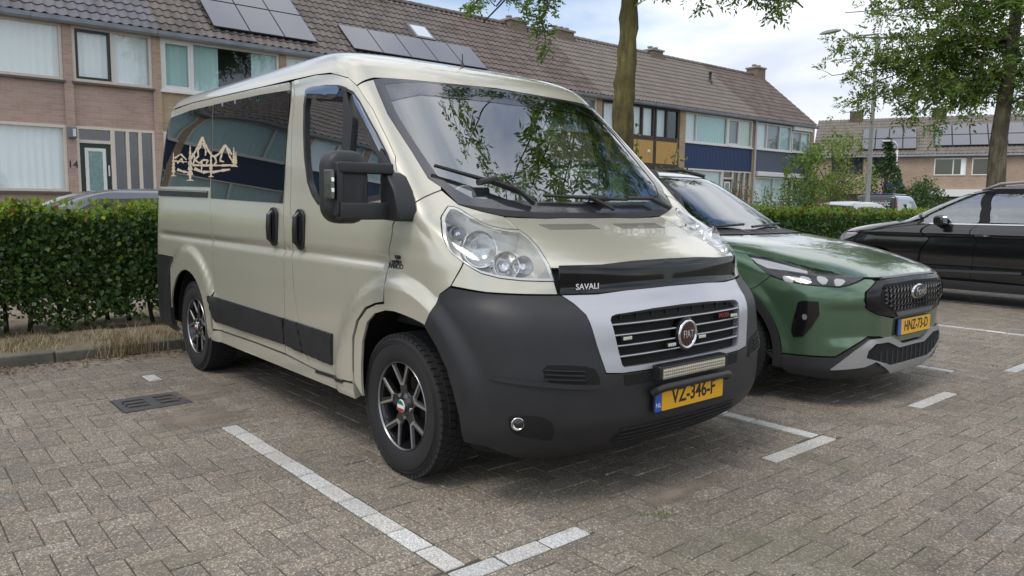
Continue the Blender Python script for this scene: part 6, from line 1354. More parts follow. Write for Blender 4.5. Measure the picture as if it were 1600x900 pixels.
# --- smaller trees and shrubs in the gardens
def small_tree(name, label, base_, h, rad, n, size, mats, trunk_r=0.05, ground=0.0, shape='round', grp=None, cat='tree'):
    root = empty(name, (base_[0], base_[1], ground)); tag(root, label, cat, grp); mb = MB(); Lf = Leaves(); c = Vector((0, 0, h))
    limb(mb, [(0, 0, 0), (R_.normal()*.05, R_.normal()*.05, h*.55), (R_.normal()*.12, R_.normal()*.12, h)], trunk_r, trunk_r*.3, 7, .01)
    nb = 14 if name != 'shrub' else 9
    for k in range(nb):
        a = R_.uniform(0, 6.28); zz = R_.uniform(.35, 1.0); r_ = rad*R_.uniform(.5, 1.0)*(1.0 if shape == 'round' else 1.15-zz); e = Vector((math.cos(a)*r_, math.sin(a)*r_, h*(zz if shape != 'round' else .55+.5*R_.uniform(0, 1)))); limb(mb, [(0, 0, h*R_.uniform(.2, .5)), e*0.55+Vector((0, 0, h*.18)), e], trunk_r*.4, .006, 5, .02)
    mb.build('trunk', BARK2, root, smooth=True)
    v = R_.normal(size=(n, 3)); v /= np.linalg.norm(v, axis=1)[:, None]; r_ = R_.uniform(0.35, 1.0, n)**0.5
    if shape == 'round': P = v*r_[:, None]*np.array([rad, rad, h*.40]); P[:, 2] += h*.68; P += 0.18*rad*np.sin(P[:, [1, 2, 0]]*5/rad)
    elif shape == 'low': P = v*r_[:, None]*np.array([rad, rad, h*.5]); P[:, 2] = np.abs(P[:, 2]+h*.45); P += 0.15*rad*np.sin(P[:, [1, 2, 0]]*6/rad)
    else: z_ = R_.uniform(0.05, 1, n); a = R_.uniform(0, 6.28, n); rr = rad*(1.02-z_)**.8*np.sqrt(R_.uniform(.3, 1, n)); P = np.stack([rr*np.cos(a), rr*np.sin(a), z_*h], 1)
    k = np.sin(P[:, 0]*6.1/rad+P[:, 1]*3.3/rad)+np.sin(P[:, 2]*5.3/rad+1)+R_.normal(size=n)*.7; P = P[k > -0.7]
    Lf.add(P, size*R_.uniform(.6, 1.3, len(P)), R_.integers(0, len(mats), len(P)), aspect=.5); Lf.build('crown', mats, root)
    return root
G_P = leaf_mat('pale_leaf', (0.22, 0.26, 0.085), 0.45); G_V = leaf_mat('evergreen', (0.026, 0.060, 0.022), 0.15); G_F = leaf_mat('pink_flower', (0.34, 0.12, 0.16), 0.3)
def gp(px_, py_, d):       # garden point at a distance ahead, dropped to the ground
    r_ = Vector(ray(px_, py_)); t = d/r_.dot(Vector(_f)); q = Vector(CAM)+r_*t; return q
q = gp(1298, 300, 36); small_tree('garden_tree', 'slender pale green tree beyond the end house', q, 4.4, 1.75, 5200, 0.15, [G_P, G_M, G_P], 0.09)
q = gp(1383, 290, 37); small_tree('evergreen_tree', 'dark ragged evergreen behind the lamp post', q, 4.6, 1.3, 3400, 0.18, [G_V, G_D], 0.07, shape='cone')
q = gp(1432, 300, 38); small_tree('shrub', 'large round dark green bush below the white canopy', q, 2.9, 1.45, 8000, 0.15, [G_D, G_V, G_M], 0.06, shape='low', cat='bush')
q = gp(1400, 300, 38); small_tree('evergreen_tree', 'green conifer beside the round bush and street sign', q, 3.3, 0.8, 2600, 0.13, [G_D, G_M], 0.05, shape='cone')
q = gp(1258, 310, 26); small_tree('garden_tree', 'bright green young tree in front of the end house', q, 3.1, 0.8, 2600, 0.12, [G_M, G_L, G_M], 0.05)
for (x, d, h, r_, ms, lb) in ((1196, 24, 2.0, .55, [G_M, G_L], 'leafy green shrub before the grey clad house'), (1222, 24, 1.75, .6, [G_D, G_R, G_M], 'dark rust tinged shrub before the grey clad house'), (1245, 23, 2.0, .45, [G_D, G_M], 'narrow dark green shrub left of the bright young tree'), (1150, 23, 2.15, .7, [G_M, G_F, G_D], 'pink flowering shrub behind the green car windscreen'), (1283, 24, 1.8, .5, [G_L, G_R, G_M], 'low yellowish shrub right of the bright young tree')):
    q = gp(x, 305, d); small_tree('shrub', lb, q, h, r_, 1500, 0.085, ms, .03, shape='low', cat='shrub')
q = gp(993, 250, 13.2); small_tree('sapling', 'slim green sapling right of the mossy trunk', q, 2.75, .20, 110, 0.12, [G_M, G_L], .012, shape='cone', cat='plant')
q = gp(1052, 270, 20); small_tree('shrub', 'spiky olive shrub below the mustard panels', q, 3.0, .55, 420, 0.12, [G_P, G_D], .03, shape='low', cat='shrub')
small_tree('shrub', 'dense leafy bush mirrored in the sliding door window of the van', (-5.6, -3.75), 1.95, 1.0, 5200, 0.075, [G_D, G_M, G_M], .04, shape='low', cat='bush')
# ------------------------------------------------------------------ lamp posts, sign
GALV = mat('galvanised', (0.33, 0.33, 0.31), 0.55, 0.35, noise=0.12, nscale=5)
q = at(1354, 330, 1, 25.0); lp = empty('street_lamp', (q.x, q.y, 0)); tag(lp, 'tall grey lamp post rising from the hedge with its head among the leaves', 'street lamp')
hz = at(1367, 165, 1, q.y); sc = (hz-q); topz = at(1372, 52, 1, q.y).z
MB().lathe([(0.15, 0.0), (0.15, 1.15), (0.14, 1.30), (0.085, 1.40), (0.062, topz-0.4), (0.05, topz), (0.0, topz+.01)], 16, 'z').build('post', GALV, lp, smooth='auto')
hp = at(1300, 50, 1, q.y)-Vector((q.x, q.y, 0)); MB().tube([(0, 0, topz-.02), (hp.x*.5, hp.y*.5, topz+.02), (hp.x*.75, hp.y*.75, hp.z+.02)], .032, 8).build('arm', GALV, lp, smooth=True)
d_ = Vector((hp.x, hp.y, 0)).normalized(); mb = MB(); vs = []
for (t, w_, zt, zb) in ((-.32, .06, .05, .0), (-.2, .12, .075, -.01), (.1, .15, .075, -.03), (.35, .13, .05, -.03), (.48, .05, .0, -.02)):
    c = Vector((hp.x, hp.y, hp.z))+d_*t; s_ = Vector((-d_.y, d_.x, 0))*w_; vs += [c-s_+Vector((0, 0, zb)), c+s_+Vector((0, 0, zb)), c+s_*.6+Vector((0, 0, zt)), c-s_*.6+Vector((0, 0, zt))]
mb.add(vs, [(i*4+k, i*4+(k+1) % 4, i*4+4+(k+1) % 4, i*4+4+k) for i in range(4) for k in range(4)]+[(0, 1, 2, 3), (16, 17, 18, 19)]); mb.build('lamp_head', mat('lamp_head_grey', (0.22, 0.24, 0.22), 0.5), lp, smooth='auto')
q = gp(1397, 305, 37); l2 = empty('street_lamp', (q.x, q.y, 0)); tag(l2, 'thin white lamp post with a short curved arm beyond the parked van', 'street lamp'); s_ = 37/FPX; zt = gp(1402, 226, 37).z
MB().tube([(0, 0, 0), (0, 0, zt-.3)], .06, 8).build('post', FR_W, l2, smooth=True)
RR = Vector(_R); MB().tube([(0, 0, zt-.3), tuple(-RR*.02+Vector((0, 0, zt-.05))), tuple(-RR*.15+Vector((0, 0, zt+.1))), tuple(-RR*.35+Vector((0, 0, zt+.15)))], .045, 8).build('arm', FR_W, l2, smooth=True)
MB().rbox(tuple(-RR*.50+Vector((0, 0, zt+.15))), (0.34, 0.34, .09), .04, axis=2).build('lamp_head', FR_W, l2)
q = gp(1396, 289, 36.8); sg_ = empty('street_sign', (q.x, q.y, q.z)); tag(sg_, 'small blue street name sign on the thin lamp post', 'sign')
M3 = Matrix((Vector((RR.x, RR.y, 0)).normalized(), Vector((-RR.y, RR.x, 0)).normalized(), Vector((0, 0, 1)))).transposed(); MB().box((0, 0, 0), (.72, .03, .17), M3).build('plate', mat('sign_blue', (0.03, 0.12, 0.36), .45), sg_); MB().box(tuple(M3 @ Vector((0, .04, 0))), (.08, .05, .08), M3).build('bracket', GALV, sg_)
# hat and soft toys on the van's dashboard
hq = Vector((0.03, 0.52, 1.235)); hat = empty('hat', tuple(hq)); tag(hat, 'cream straw hat lying on the van dashboard behind the windscreen', 'hat'); HM = mat('straw_cloth', (0.62, 0.60, 0.54), .85, noise=.08, nscale=20)
mb = MB(); mb.lathe([(0.17, 0.0), (0.165, 0.012), (0.10, 0.005)], 28, 'z'); mb.v = [(x, y*.85, z+.035*abs(y)/.17) for x, y, z in mb.v]; mb.build('brim', HM, hat, smooth=True)
mb = MB(); mb.lathe([(0.105, 0.0), (0.10, 0.05), (0.09, 0.10), (0.05, 0.125), (0.0, 0.11)], 28, 'z'); mb.v = [(x, y*.8, z) for x, y, z in mb.v]; mb.build('hat_crown', HM, hat, smooth=True); mb = MB().lathe([(0.1075, 0.008), (0.105, 0.034)], 28, 'z'); mb.v = [(x, y*.81, z) for x, y, z in mb.v]; mb.build('hat_band', mat('hat_ribbon', (.30, .28, .24), .8), hat, smooth=True)
h2 = copy_tree(hat); h2.location = (-0.06, 0.76, 1.235); h2['label'] = 'second pale hat pushed into the far corner of the dashboard'; h2.rotation_euler = (0, 0.25, .7); hat['group'] = h2['group'] = 'hats on the dashboard'
tp = empty('parking_disc', (0.0, -0.62, 1.25)); tag(tp, 'round pale parking disc and teal card propped at the corner of the windscreen', 'parking disc'); MB().lathe([(0.0, 0.01), (0.075, 0.01), (0.08, 0.0), (0.0, 0.0)], 24, 'x', (0, 0, .08)).build('disc', HM, tp); MB().box((0.03, 0.07, .06), (.004, .11, .09)).build('card', mat('teal_card', (.12, .34, .34), .5), tp)
# ------------------------------------------------------------------ other vehicles
def body_cap(sh, name, m, parent, zlo, us=None, rows=30, pw=1.6):
    """everything of the body surface above a lower line, closed at the top"""
    us = us or list(np.linspace(0, 1, 12))+list(np.linspace(1.03, 2, 40))+list(np.linspace(2.02, 3, 40)); mb = MB(); n = len(us)
    for sg in (1, -1):
        vs = []; fs = []
        for k in range(rows+1):
            for u in us: a = zlo(u); t = 1-(1-k/rows)**pw; p = sh.P(u, a+(sh.z1-a)*t); vs.append((p.x, sg*p.y, p.z))
        for k in range(rows):
            for j in range(n-1): f = (k*n+j, k*n+j+1, (k+1)*n+j+1, (k+1)*n+j); fs.append(f if sg < 0 else f[::-1])
        t_ = tuple(range(rows*n, rows*n+n)); fs.append(t_ if sg < 0 else t_[::-1]); mb.add(vs, fs)
    o = mb.build(name, m, parent, fix=False); b = bmesh.new(); b.from_mesh(o.data); bmesh.ops.remove_doubles(b, verts=b.verts, dist=0.0006); b.to_mesh(o.data); b.free(); o.data.shade_smooth(); o.data.set_sharp_from_angle(angle=math.radians(45)); return o
def shrink(sh, uz, d): return [(sh.ua(a), z) for a, z in inset(densify([(sh.am(u), z) for u, z in uz], 0.03), d)]
# --- green car in the next bay
GREEN = mat('green_metallic', (0.080, 0.148, 0.086), 0.22, 0.5, 1.0, noise=0.03, nscale=2)
FKEY = [(0.17, 0.86, 0.05, 0.77, 3.4, -3.30, -3.60, 4), (0.215, 0.89, 0.08, 0.845, 3.5, -3.32, -3.66, 4), (0.28, 0.91, 0.10, 0.862, 3.6, -3.33, -3.69, 4), (0.45, 0.925, 0.10, 0.864, 3.6, -3.33, -3.70, 4), (0.60, 0.933, 0.10, 0.868, 3.6, -3.33, -3.70, 4), (0.75, 0.938, 0.08, 0.862, 3.6, -3.32, -3.69, 4), (0.82, 0.936, 0.04, 0.848, 3.4, -3.31, -3.68, 4),
 (0.86, 0.933, 0.00, 0.818, 3.2, -3.31, -3.67, 4), (0.90, 0.928, -0.08, 0.745, 3.0, -3.30, -3.66, 4), (0.95, 0.922, -0.20, 0.620, 2.8, -3.30, -3.65, 4), (1.00, 0.914, -0.36, 0.440, 2.7, -3.29, -3.63, 4), (1.05, 0.905, -0.60, 0.180, 2.7, -3.28, -3.61, 4), (1.09, 0.895, -0.85, -0.150, 2.8, -3.27, -3.59, 4), (1.12, 0.885, -1.00, -0.420, 3.0, -3.26, -3.57, 4),
 (1.20, 0.855, -1.10, -0.550, 3.0, -3.24, -3.52, 4), (1.30, 0.818, -1.22, -0.712, 3.0, -3.20, -3.45, 4), (1.40, 0.778, -1.35, -0.875, 3.0, -3.15, -3.38, 4), (1.50, 0.730, -1.48, -1.040, 3.0, -3.10, -3.30, 4), (1.56, 0.690, -1.60, -1.150, 3.0, -3.05, -3.24, 4), (1.60, 0.640, -1.72, -1.270, 3.0, -2.98, -3.17, 4), (1.635, 0.540, -1.90, -1.480, 3.0, -2.85, -3.03, 4), (1.655, 0.380, -2.1, -1.78, 3.0, -2.65, -2.80, 4), (1.662, 0.12, -2.3, -2.15, 3.0, -2.4, -2.50, 4)]
def fdisp(x, r, z):
    d = 0.0
    if r > 0.9:
        rr = math.hypot(x+0.06, z-0.35); d += 0.018*smooth(0.54, 0.47, rr)*(1 if z < 0.95 else 0)*smooth(0.9, 0.98, r); rr = math.hypot(x+2.77, z-0.35); d += 0.018*smooth(0.54, 0.47, rr)*(1 if z < 0.95 else 0)
    if x > 0.3 and 0.38 < z < 0.72: return (-0.018*smooth(0.70, 0.655, z)*smooth(0.40, 0.50, z)*smooth(0.50, 0.58, r)*smooth(0.93, 0.84, r), d)
    return d
suv = empty('parked_car', (0, 2.62, 0)); tag(suv, 'metallic green car with black honeycomb grille parked right of the van', 'car')
F = Shell(FKEY, None, fdisp, Matrix.Translation((0, 2.62, 0))).bvh(); fx = F.pxs; FY = F.yz
CLAD = mat('cladding_grey', (0.022, 0.023, 0.025), 0.6, bump=0.05, bscale=300); FSIL = mat('skid_silver', (0.36, 0.36, 0.36), 0.4, 0.4)
shut = [(1101, 366), (1111, 386), (1140, 392), (1166.5, 396.5)]
ltop = [(1166.5, 397), (1193, 400), (1233, 409), (1273, 419.5), (1310, 426), (1349, 433.5)]
lbot = [(1349, 435), (1338, 441), (1327, 445), (1311, 448.5), (1285, 447.5), (1260, 444.5), (1220, 436.5), (1199, 427.5), (1180, 412)]
panel(F, 'bonnet', fx(shut)+fx(ltop)+fx([(1372, 434)])+[FY(0.25, 0.863), (3.0, 0.864), (3.0, 1.104), FY(0.35, 1.103), FY(0.6, 1.10)], GREEN, suv, centre=True, dz=0.008, da=0.04, gap=0.003)
LPF = fx(ltop+lbot)
panel(F, 'headlamp_lens', LPF, LENS, suv, off=0.004, th=0.002, gap=0.002, dz=0.012, da=0.02)
panel(F, 'headlamp_bowl', LPF, mat('lamp_dark', (0.10, 0.10, 0.11), 0.25, 0.5), suv, off=-0.03, th=0.03, gap=0.002, dz=0.015, da=0.03)
panel(F, 'daylight_bar', fx([(1172, 400), (1195, 404), (1232, 413), (1262, 421), (1262, 425), (1225, 420), (1198, 417), (1182, 409)]), mat('lamp_white', (0.42, 0.42, 0.44), 0.2), suv, off=-0.012, th=0.01, gap=0, dz=0.01, da=0.02)
for k in range(4):
    x = 1221+k*27; panel(F, 'lamp_module', fx([(x, 428-k*0.2), (x+20, 432), (x+14, 445), (x+2, 437.5)] if k < 3 else [(x, 432), (x+22, 435), (x+12, 446), (x+3, 445)]), mat('lamp_white', (0, 0, 0)), suv, off=-0.012, th=0.015, gap=0, rnd=1, dz=0.01, da=0.02)
xzF = F.xz
def arcF(cx, r_, a0, a1, n=14): return [xzF(cx+r_*math.cos(math.radians(a0+(a1-a0)*k/n)), 0.35+r_*math.sin(math.radians(a0+(a1-a0)*k/n))) for k in range(n+1)]
seamF = fx([(1204, 431), (1192, 440), (1180, 449)])
AO, AI = 0.455, 0.405
panel(F, 'front_fender', [xzF(-0.85, 1.05), xzF(-0.6, 1.075)]+fx(shut[0:])+fx([(1180, 412), (1199, 427.5)])+seamF+arcF(-0.06, AO, 62, 172)+[xzF(-0.75, 0.42), xzF(-0.95, 0.42), xzF(-0.98, 0.85)], GREEN, suv, dz=0.015, da=0.03, gap=0.002)
bum_t = fx([(1204, 431.5), (1220, 437.5), (1260, 445.5), (1311, 449.5), (1328, 446), (1350, 436), (1362, 436.5), (1368, 440)])
gro = fx([(1367, 441), (1352.5, 456), (1351, 470), (1354, 481), (1372, 492), (1394, 497)])
BL = fx([(1394, 524), (1375, 526), (1358, 525.5), (1332, 541), (1305, 557), (1246, 554), (1197, 547.5)])
BG = bum_t+gro+[FY(0.26, 0.585), FY(0.26, 0.42)]+BL[1:]+arcF(-0.06, AO, 2, 62)[::1]+seamF[::-1]
panel(F, 'front_bumper', BG, GREEN, suv, dz=0.015, da=0.025, gap=0.002, th=0.03)
panel(F, 'plate_mount', [FY(0.27, 0.60), (3.0, 0.60), (3.0, 0.415), FY(0.27, 0.415)], GREEN, suv, centre=True, gap=0, off=-0.002)
GO = fx([(1368, 440.5)])+[FY(0.3, 0.846), (3.0, 0.850), (3.0, 0.590), FY(0.28, 0.590)]+gro[::-1][1:]
panel(F, 'grille_frame', GO, GLOSSK, suv, centre=True, off=0.012, th=0.03, gap=0.001, dz=0.012, holes=[])
GI = [FY(0.42, 0.815), (3.0, 0.825), (3.0, 0.640), FY(0.34, 0.638), FY(0.46, 0.690), FY(0.475, 0.76)]
panel(F, 'grille_mesh_back', GI, VOID, suv, centre=True, off=0.0145, th=0.004, gap=0, dz=0.012)
GRB = mat('grille_gloss', (0.03, 0.03, 0.033), 0.22, coat=0.5)
for k in range(-9, 10):
    y = k*0.048; zt, zb_ = (0.812-0.008*abs(k)/9, 0.645+0.06*max(0, abs(y)-0.33)/0.12)
    vs = []
    for t in np.linspace(0, 1, 9):
        z = zb_+(zt-zb_)*t; yy = y+0.006*(1 if int(t*8) % 2 else -1); p = F.P(*FY(abs(yy), z)); s_ = 1 if yy >= 0 else -1
        for dx, dy in ((0.016, -.004), (0.030, -.002), (0.030, .002), (0.016, .004)): vs.append((p.x+dx, yy+dy, z))
    MB().add(vs, [(i*4+j, i*4+(j+1) % 4, i*4+4+(j+1) % 4, i*4+4+j) for i in range(8) for j in range(4)]+[(32, 33, 34, 35)]).build('grille_bar', GRB, suv)
for k in range(4):
    z = 0.675+k*0.037; h = 0.43-0.05*(k == 0); vs = []
    for y in np.linspace(-h, h, 31):
        p = F.P(*FY(abs(y), z))
        for dx, dz_ in ((0.016, .003), (0.026, .0015), (0.026, -.0015), (0.016, -.003)): vs.append((p.x+dx, y, z+dz_))
    MB().add(vs, [(i*4+j, i*4+(j+1) % 4, i*4+4+(j+1) % 4, i*4+4+j) for i in range(30) for j in range(4)]).build('grille_cross_bar', GRB, suv)
bxx = F.P(*FY(0, 0.76)).x+0.034
mb = MB().lathe([(0.0, 0.012), (0.9, 0.010), (1.0, 0.0)], 36, 'x'); mb.v = [(bxx+x, y*0.112, 0.752+z*0.053) for x, y, z in mb.v]; bdg = mb.build('badge', CHROME, suv, smooth='auto')
mb = MB().lathe([(0.0, 0.0142), (0.86, 0.0125), (0.90, 0.010)], 36, 'x'); mb.v = [(bxx+x, y*0.112, 0.752+z*0.053) for x, y, z in mb.v]; mb.build('badge_oval', mat('badge_dark', (0.03, 0.035, 0.04), 0.25), bdg, smooth='auto')
lettering('badge_lettering', 'Ford', 0.082, CHROME, (bxx+0.016, 0, 0.755), (0, 1, 0), (0, 0, 1), bdg, 0.001, shear=0.3, bold=0.0006)
panel(F, 'grille_lower_lip', [FY(0.30, 0.628), (3.0, 0.628), (3.0, 0.600), FY(0.27, 0.600)], mat('lip_grey', (0.10, 0.10, 0.11), 0.3), suv, centre=True, off=0.02, th=0.02, gap=0)
panel(F, 'bonnet_lip', [FY(0.40, 0.857), (3.0, 0.862), (3.0, 0.850), FY(0.40, 0.846)], mat('lip_grey', (0, 0, 0)), suv, centre=True, off=0.016, th=0.02, gap=0)
FV = fx([(1247, 472), (1255, 469.5), (1279, 471), (1280.5, 492), (1268, 511), (1255, 525), (1240, 526), (1236.5, 518), (1238, 505), (1243, 488)])
panel(F, 'fog_bezel', FV, mat('fog_gloss', (0.006, 0.006, 0.007), 0.12, coat=0.4), suv, off=0.006, th=0.012, gap=0, dz=0.02, da=0.02); panel(F, 'fog_lamp', fx([(1253, 491), (1260, 490), (1262, 498), (1255, 500)]), REFL, suv, off=0.012, th=0.004, gap=0, rnd=2)
pf = MB().rbox((0.878, 0, 0.518), (0.012, 0.525, 0.118), 0.01, axis=0).build('number_plate', INK, suv); MB().rbox((0.8845, 0.022, 0.518), (0.003, 0.468, 0.106), 0.008, axis=0).build('plate_face', YEL, pf); MB().rbox((0.8845, -0.236, 0.518), (0.003, 0.044, 0.106), 0.006, axis=0).build('plate_band', BLU, pf); lettering('plate_lettering', 'HNZ-73-D', 0.098, INK, (0.8865, 0.024, 0.520), (0, 1, 0), (0, 0, 1), pf, 0.0006, bold=0.0016, sx=0.86)
panel(F, 'lower_cladding', fx([(1197, 549.5), (1246, 556), (1305, 559.5), (1332, 543.5), (1357, 528)])+[FY(0.30, 0.40), (3.0, 0.40), (3.0, 0.20), FY(0.5, 0.19), FY(0.75, 0.20), xzF(0.42, 0.22)], CLAD, suv, centre=True, off=0.002, th=0.03, gap=0, dz=0.02)
sk = fx([(1297, 577), (1316, 563), (1337, 546.5), (1358, 531), (1391, 526)])
panel(F, 'skid_plate', sk+[FY(0.15, 0.400), (3.0, 0.400), (3.0, 0.380), FY(0.2, 0.378)]+fx([(1385, 534), (1366, 537), (1354, 548), (1351, 559)])+[FY(0.3, 0.268), (3.0, 0.268), (3.0, 0.205), FY(0.25, 0.205)]+fx([(1366, 565), (1348, 573)]), FSIL, suv, centre=True, off=0.016, th=0.03, gap=0, dz=0.015, da=0.025)
panel(F, 'lower_intake', fx([(1385, 533), (1366, 536), (1353, 547), (1350, 560)])+[FY(0.3, 0.255), (3.0, 0.255), (3.0, 0.378), FY(0.2, 0.376)], VOID, suv, centre=True, off=0.008, th=0.01, gap=0)
for k in range(-6, 7):
    y = k*0.072; p = F.P(*FY(abs(y), 0.32)); MB().box((p.x+0.004, y, 0.322), (0.016, 0.014, 0.10)).build('intake_rib', CLAD, suv)
for sg in (1,):
    for cx in (-0.06, -2.77): panel(F, 'arch_cladding', arcF(cx, AO-0.002, -12, 192, 22)+arcF(cx, AI, 192, -12, 22), CLAD, suv, off=0.012, th=0.03, gap=0, dz=0.02, da=0.02)
panel(F, 'side_panel', [xzF(-0.99, 1.05), xzF(-0.99, 0.42), xzF(-2.25, 0.42)]+arcF(-2.77, AO, 165, 15, 14)+[(0.5, 0.42), (0.5, 1.05)], GREEN, suv, dz=0.04, da=0.08)
panel(F, 'sill_cladding', [xzF(-0.48, 0.40), xzF(-0.5, 0.22), xzF(-2.3, 0.22), xzF(-2.3, 0.40)], CLAD, suv, gap=0, off=0.004, dz=0.04, da=0.1)
panel(F, 'tail_panel', [(0.5, 0.42), (0.5, 1.05), (0.0, 1.05), (0.0, 0.42)], GREEN, suv, dz=0.06, da=0.1); panel(F, 'rear_window', [(0.55, 1.12), (0.45, 1.48), (0.0, 1.5), (0.0, 1.1)], TINT, suv, dz=0.06, da=0.1, off=0.003)
# greenhouse
WSF = [FY(0.74, 1.118), FY(0.72, 1.16), FY(0.66, 1.30), FY(0.60, 1.45), FY(0.55, 1.555), FY(0.3, 1.575), (3.0, 1.580), (3.0, 1.125), FY(0.4, 1.124)]
panel(F, 'windscreen', WSF, glass('tinted_screen', (0.55, 0.60, 0.58), 0.24), suv, centre=True, off=-0.004, th=0.001, gap=0, dz=0.03, da=0.05)
panel(F, 'cowl', [FY(0.78, 1.10), FY(0.4, 1.104), (3.0, 1.104), (3.0, 1.132), FY(0.4, 1.13), FY(0.76, 1.125)], TRIM, suv, centre=True, off=0.004, th=0.02, gap=0, dz=0.01)
panel(F, 'windscreen_pillar', [FY(0.745, 1.112), FY(0.725, 1.16), FY(0.665, 1.30), FY(0.605, 1.45), FY(0.555, 1.56), (2.06, 1.56), (2.06, 1.45), (2.10, 1.30), (2.15, 1.16), (2.18, 1.112)], GREEN, suv, dz=0.02, da=0.02, gap=0.001)
panel(F, 'side_window', [(2.05, 1.53), (2.09, 1.30), (2.14, 1.10), (1.02, 1.10), (1.05, 1.50)], TINT, suv, dz=0.05, da=0.1, off=-0.003, gap=0.001)
panel(F, 'belt_panel', [(2.2, 1.095), (2.2, 1.055), (0.5, 1.055), (0.5, 1.095)], GREEN, suv, dz=0.02, da=0.1, gap=0)
def zl(u): return 1.575 if u > 2.4 else 1.553
body_cap(F, 'roof', GREEN, suv, zl)
inner_body(F, 'inner_body', suv, [WSF+[(3.01, 1.12)]], [(-0.06, 0.35, 0.43), (-2.77, 0.35, 0.43)], lambda u, x: 0.22, zmax=1.6)
for cx in (-0.06, -2.77): well(suv, cx, 0.35, 0.41, 0.5, 0.90)
MB().span((-3.5, -0.85, 0.2), (0.4, 0.85, 0.24)).build('underbody', VOID, suv); MB().span((-0.7, -0.75, 0.95), (-1.0, 0.75, 1.06)).build('dashboard', DASH, suv)
for y in (-.38, .38): MB().rbox((-1.75, y, 1.12), (.15, .45, .62), .1, axis=0).build('seat_back', SEAT, suv); MB().rbox((-1.8, y, 1.5), (.1, .24, .16), .06, axis=0).build('headrest', SEAT, suv)
for cx in (-0.06, -2.77):
    for sg in (-1, 1): wheel(suv, (cx, sg*0.80, 0.35), sg, R=0.352, W=0.215, rim=0.235, style='dark', seg=40)
for s_ in (-1, 1): MB().tube([F.P(*FY(0.58, 1.56))*1 if False else (-1.35, s_*0.60, 1.60), (-1.6, s_*0.60, 1.665), (-2.6, s_*0.60, 1.67), (-2.9, s_*0.56, 1.60)], .018, 6).build('roof_rail', TRIM, suv, smooth=True)
for (ya, yb, xa) in ((-0.62, -0.05, 0), (0.02, 0.60, 0)):
    vs = [F.P(*FY(abs(y), 1.135+0.02*(i == 1)))+Vector((0.02, 0, 0.02)) for i, y in enumerate((ya, yb))]; MB().tube([(v.x, y, v.z) for v, y in zip(vs, (ya, yb))], .011, 6).build('wiper', TRIM, suv)
for sg in (-1, 1):
    m_ = MB().rbox((-1.0, sg*1.0, 1.13), (.12, .2, .15), .05, axis=1).build('door_mirror', GREEN, suv, smooth='auto', bevel=.01); MB().box((-1.02, sg*.90, 1.09), (.06, .08, .04)).build('mirror_arm', TRIM, m_)
# --- black car across the bays
BLK = mat('black_metallic', (0.006, 0.006, 0.0075), 0.16, 0.0, 1.0, spec=0.6)
KK = [(0.20, 0.82, 0.1, 0.70, 3.2, -3.3, -3.55, 4), (0.30, 0.87, 0.1, 0.78, 3.2, -3.3, -3.6, 4), (0.45, 0.895, 0.1, 0.82, 3.2, -3.32, -3.64, 4), (0.60, 0.905, 0.08, 0.83, 3.2, -3.33, -3.66, 4), (0.80, 0.91, 0.02, 0.82, 3.0, -3.33, -3.66, 4), (0.92, 0.905, -0.05, 0.77, 2.9, -3.33, -3.65, 4), (0.98, 0.90, -0.12, 0.68, 2.9, -3.32, -3.64, 4), (1.03, 0.892, -0.25, 0.52, 2.9, -3.31, -3.62, 4), (1.08, 0.882, -0.45, 0.28, 2.9, -3.3, -3.6, 4), (1.12, 0.872, -0.62, 0.02, 3.0, -3.28, -3.58, 4), (1.15, 0.862, -0.72, -0.22, 3.2, -3.27, -3.56, 4),
 (1.25, 0.825, -0.86, -0.42, 3.4, -3.24, -3.5, 4), (1.40, 0.765, -1.08, -0.72, 3.4, -3.18, -3.4, 4), (1.52, 0.708, -1.30, -1.0, 3.4, -3.1, -3.3, 4), (1.58, 0.665, -1.46, -1.2, 3.3, -3.05, -3.24, 4), (1.62, 0.60, -1.62, -1.4, 3.2, -2.95, -3.15, 4), (1.65, 0.48, -1.85, -1.65, 3.1, -2.8, -3.0, 4), (1.67, 0.30, -2.1, -1.95, 3, -2.6, -2.75, 4), (1.675, 0.08, -2.3, -2.25, 3, -2.4, -2.5, 4)]
def kdisp(x, r, z):
    d = 0.0
    if r > 0.9: d += 0.010*math.exp(-((z-0.98)/0.03)**2)-0.012*math.exp(-((z-0.55)/0.06)**2)*smooth(0.0, -0.4, x)
    return d
CX, CY = -2.12, 9.51; TK = Matrix.Translation((CX, CY, 0)) @ Matrix.Rotation(PI, 4, 'Z'); bk = empty('parked_car', (CX, CY, 0), PI); tag(bk, 'glossy black car with silver roof rails at the right edge', 'car')
K = Shell(KK, None, kdisp, TK).bvh(); kx = K.pxs; xzK = K.xz
def arcK(cx, r_, a0, a1, n=12): return [xzK(cx+r_*math.cos(math.radians(a0+(a1-a0)*k/n)), 0.34+r_*math.sin(math.radians(a0+(a1-a0)*k/n))) for k in range(n+1)]
wfront = kx([(1435, 350), (1444, 329), (1460, 319.5), (1480, 311), (1510, 305), (1541, 302.5), (1534, 325), (1526, 349)]); wq = kx([(1411, 351.5), (1420, 342), (1440, 328.5), (1432, 350)]); wrear = kx([(1544, 348), (1549, 325), (1556, 303), (1600, 301)])+[xzK(-2.55, 1.46), xzK(-2.75, 1.2), xzK(-2.6, 1.13)]
bl = 1.115
seamA = [xzK(-0.78, 1.10), xzK(-0.74, 0.9), xzK(-0.62, 0.72)]; seamB = kx([(1529.5, 351), (1527, 375), (1519, 408), (1516, 436)])
panel(K, 'front_fender', [xzK(-0.74, 1.105), xzK(-0.45, 1.075), xzK(-0.1, 1.02), (2.35, 0.96), (2.5, 0.80), (2.42, 0.55)]+arcK(0.0, 0.41, 35, 165)+[xzK(-0.58, 0.36), xzK(-0.62, 0.72), xzK(-0.74, 0.9)], BLK, bk, dz=0.02, da=0.03)
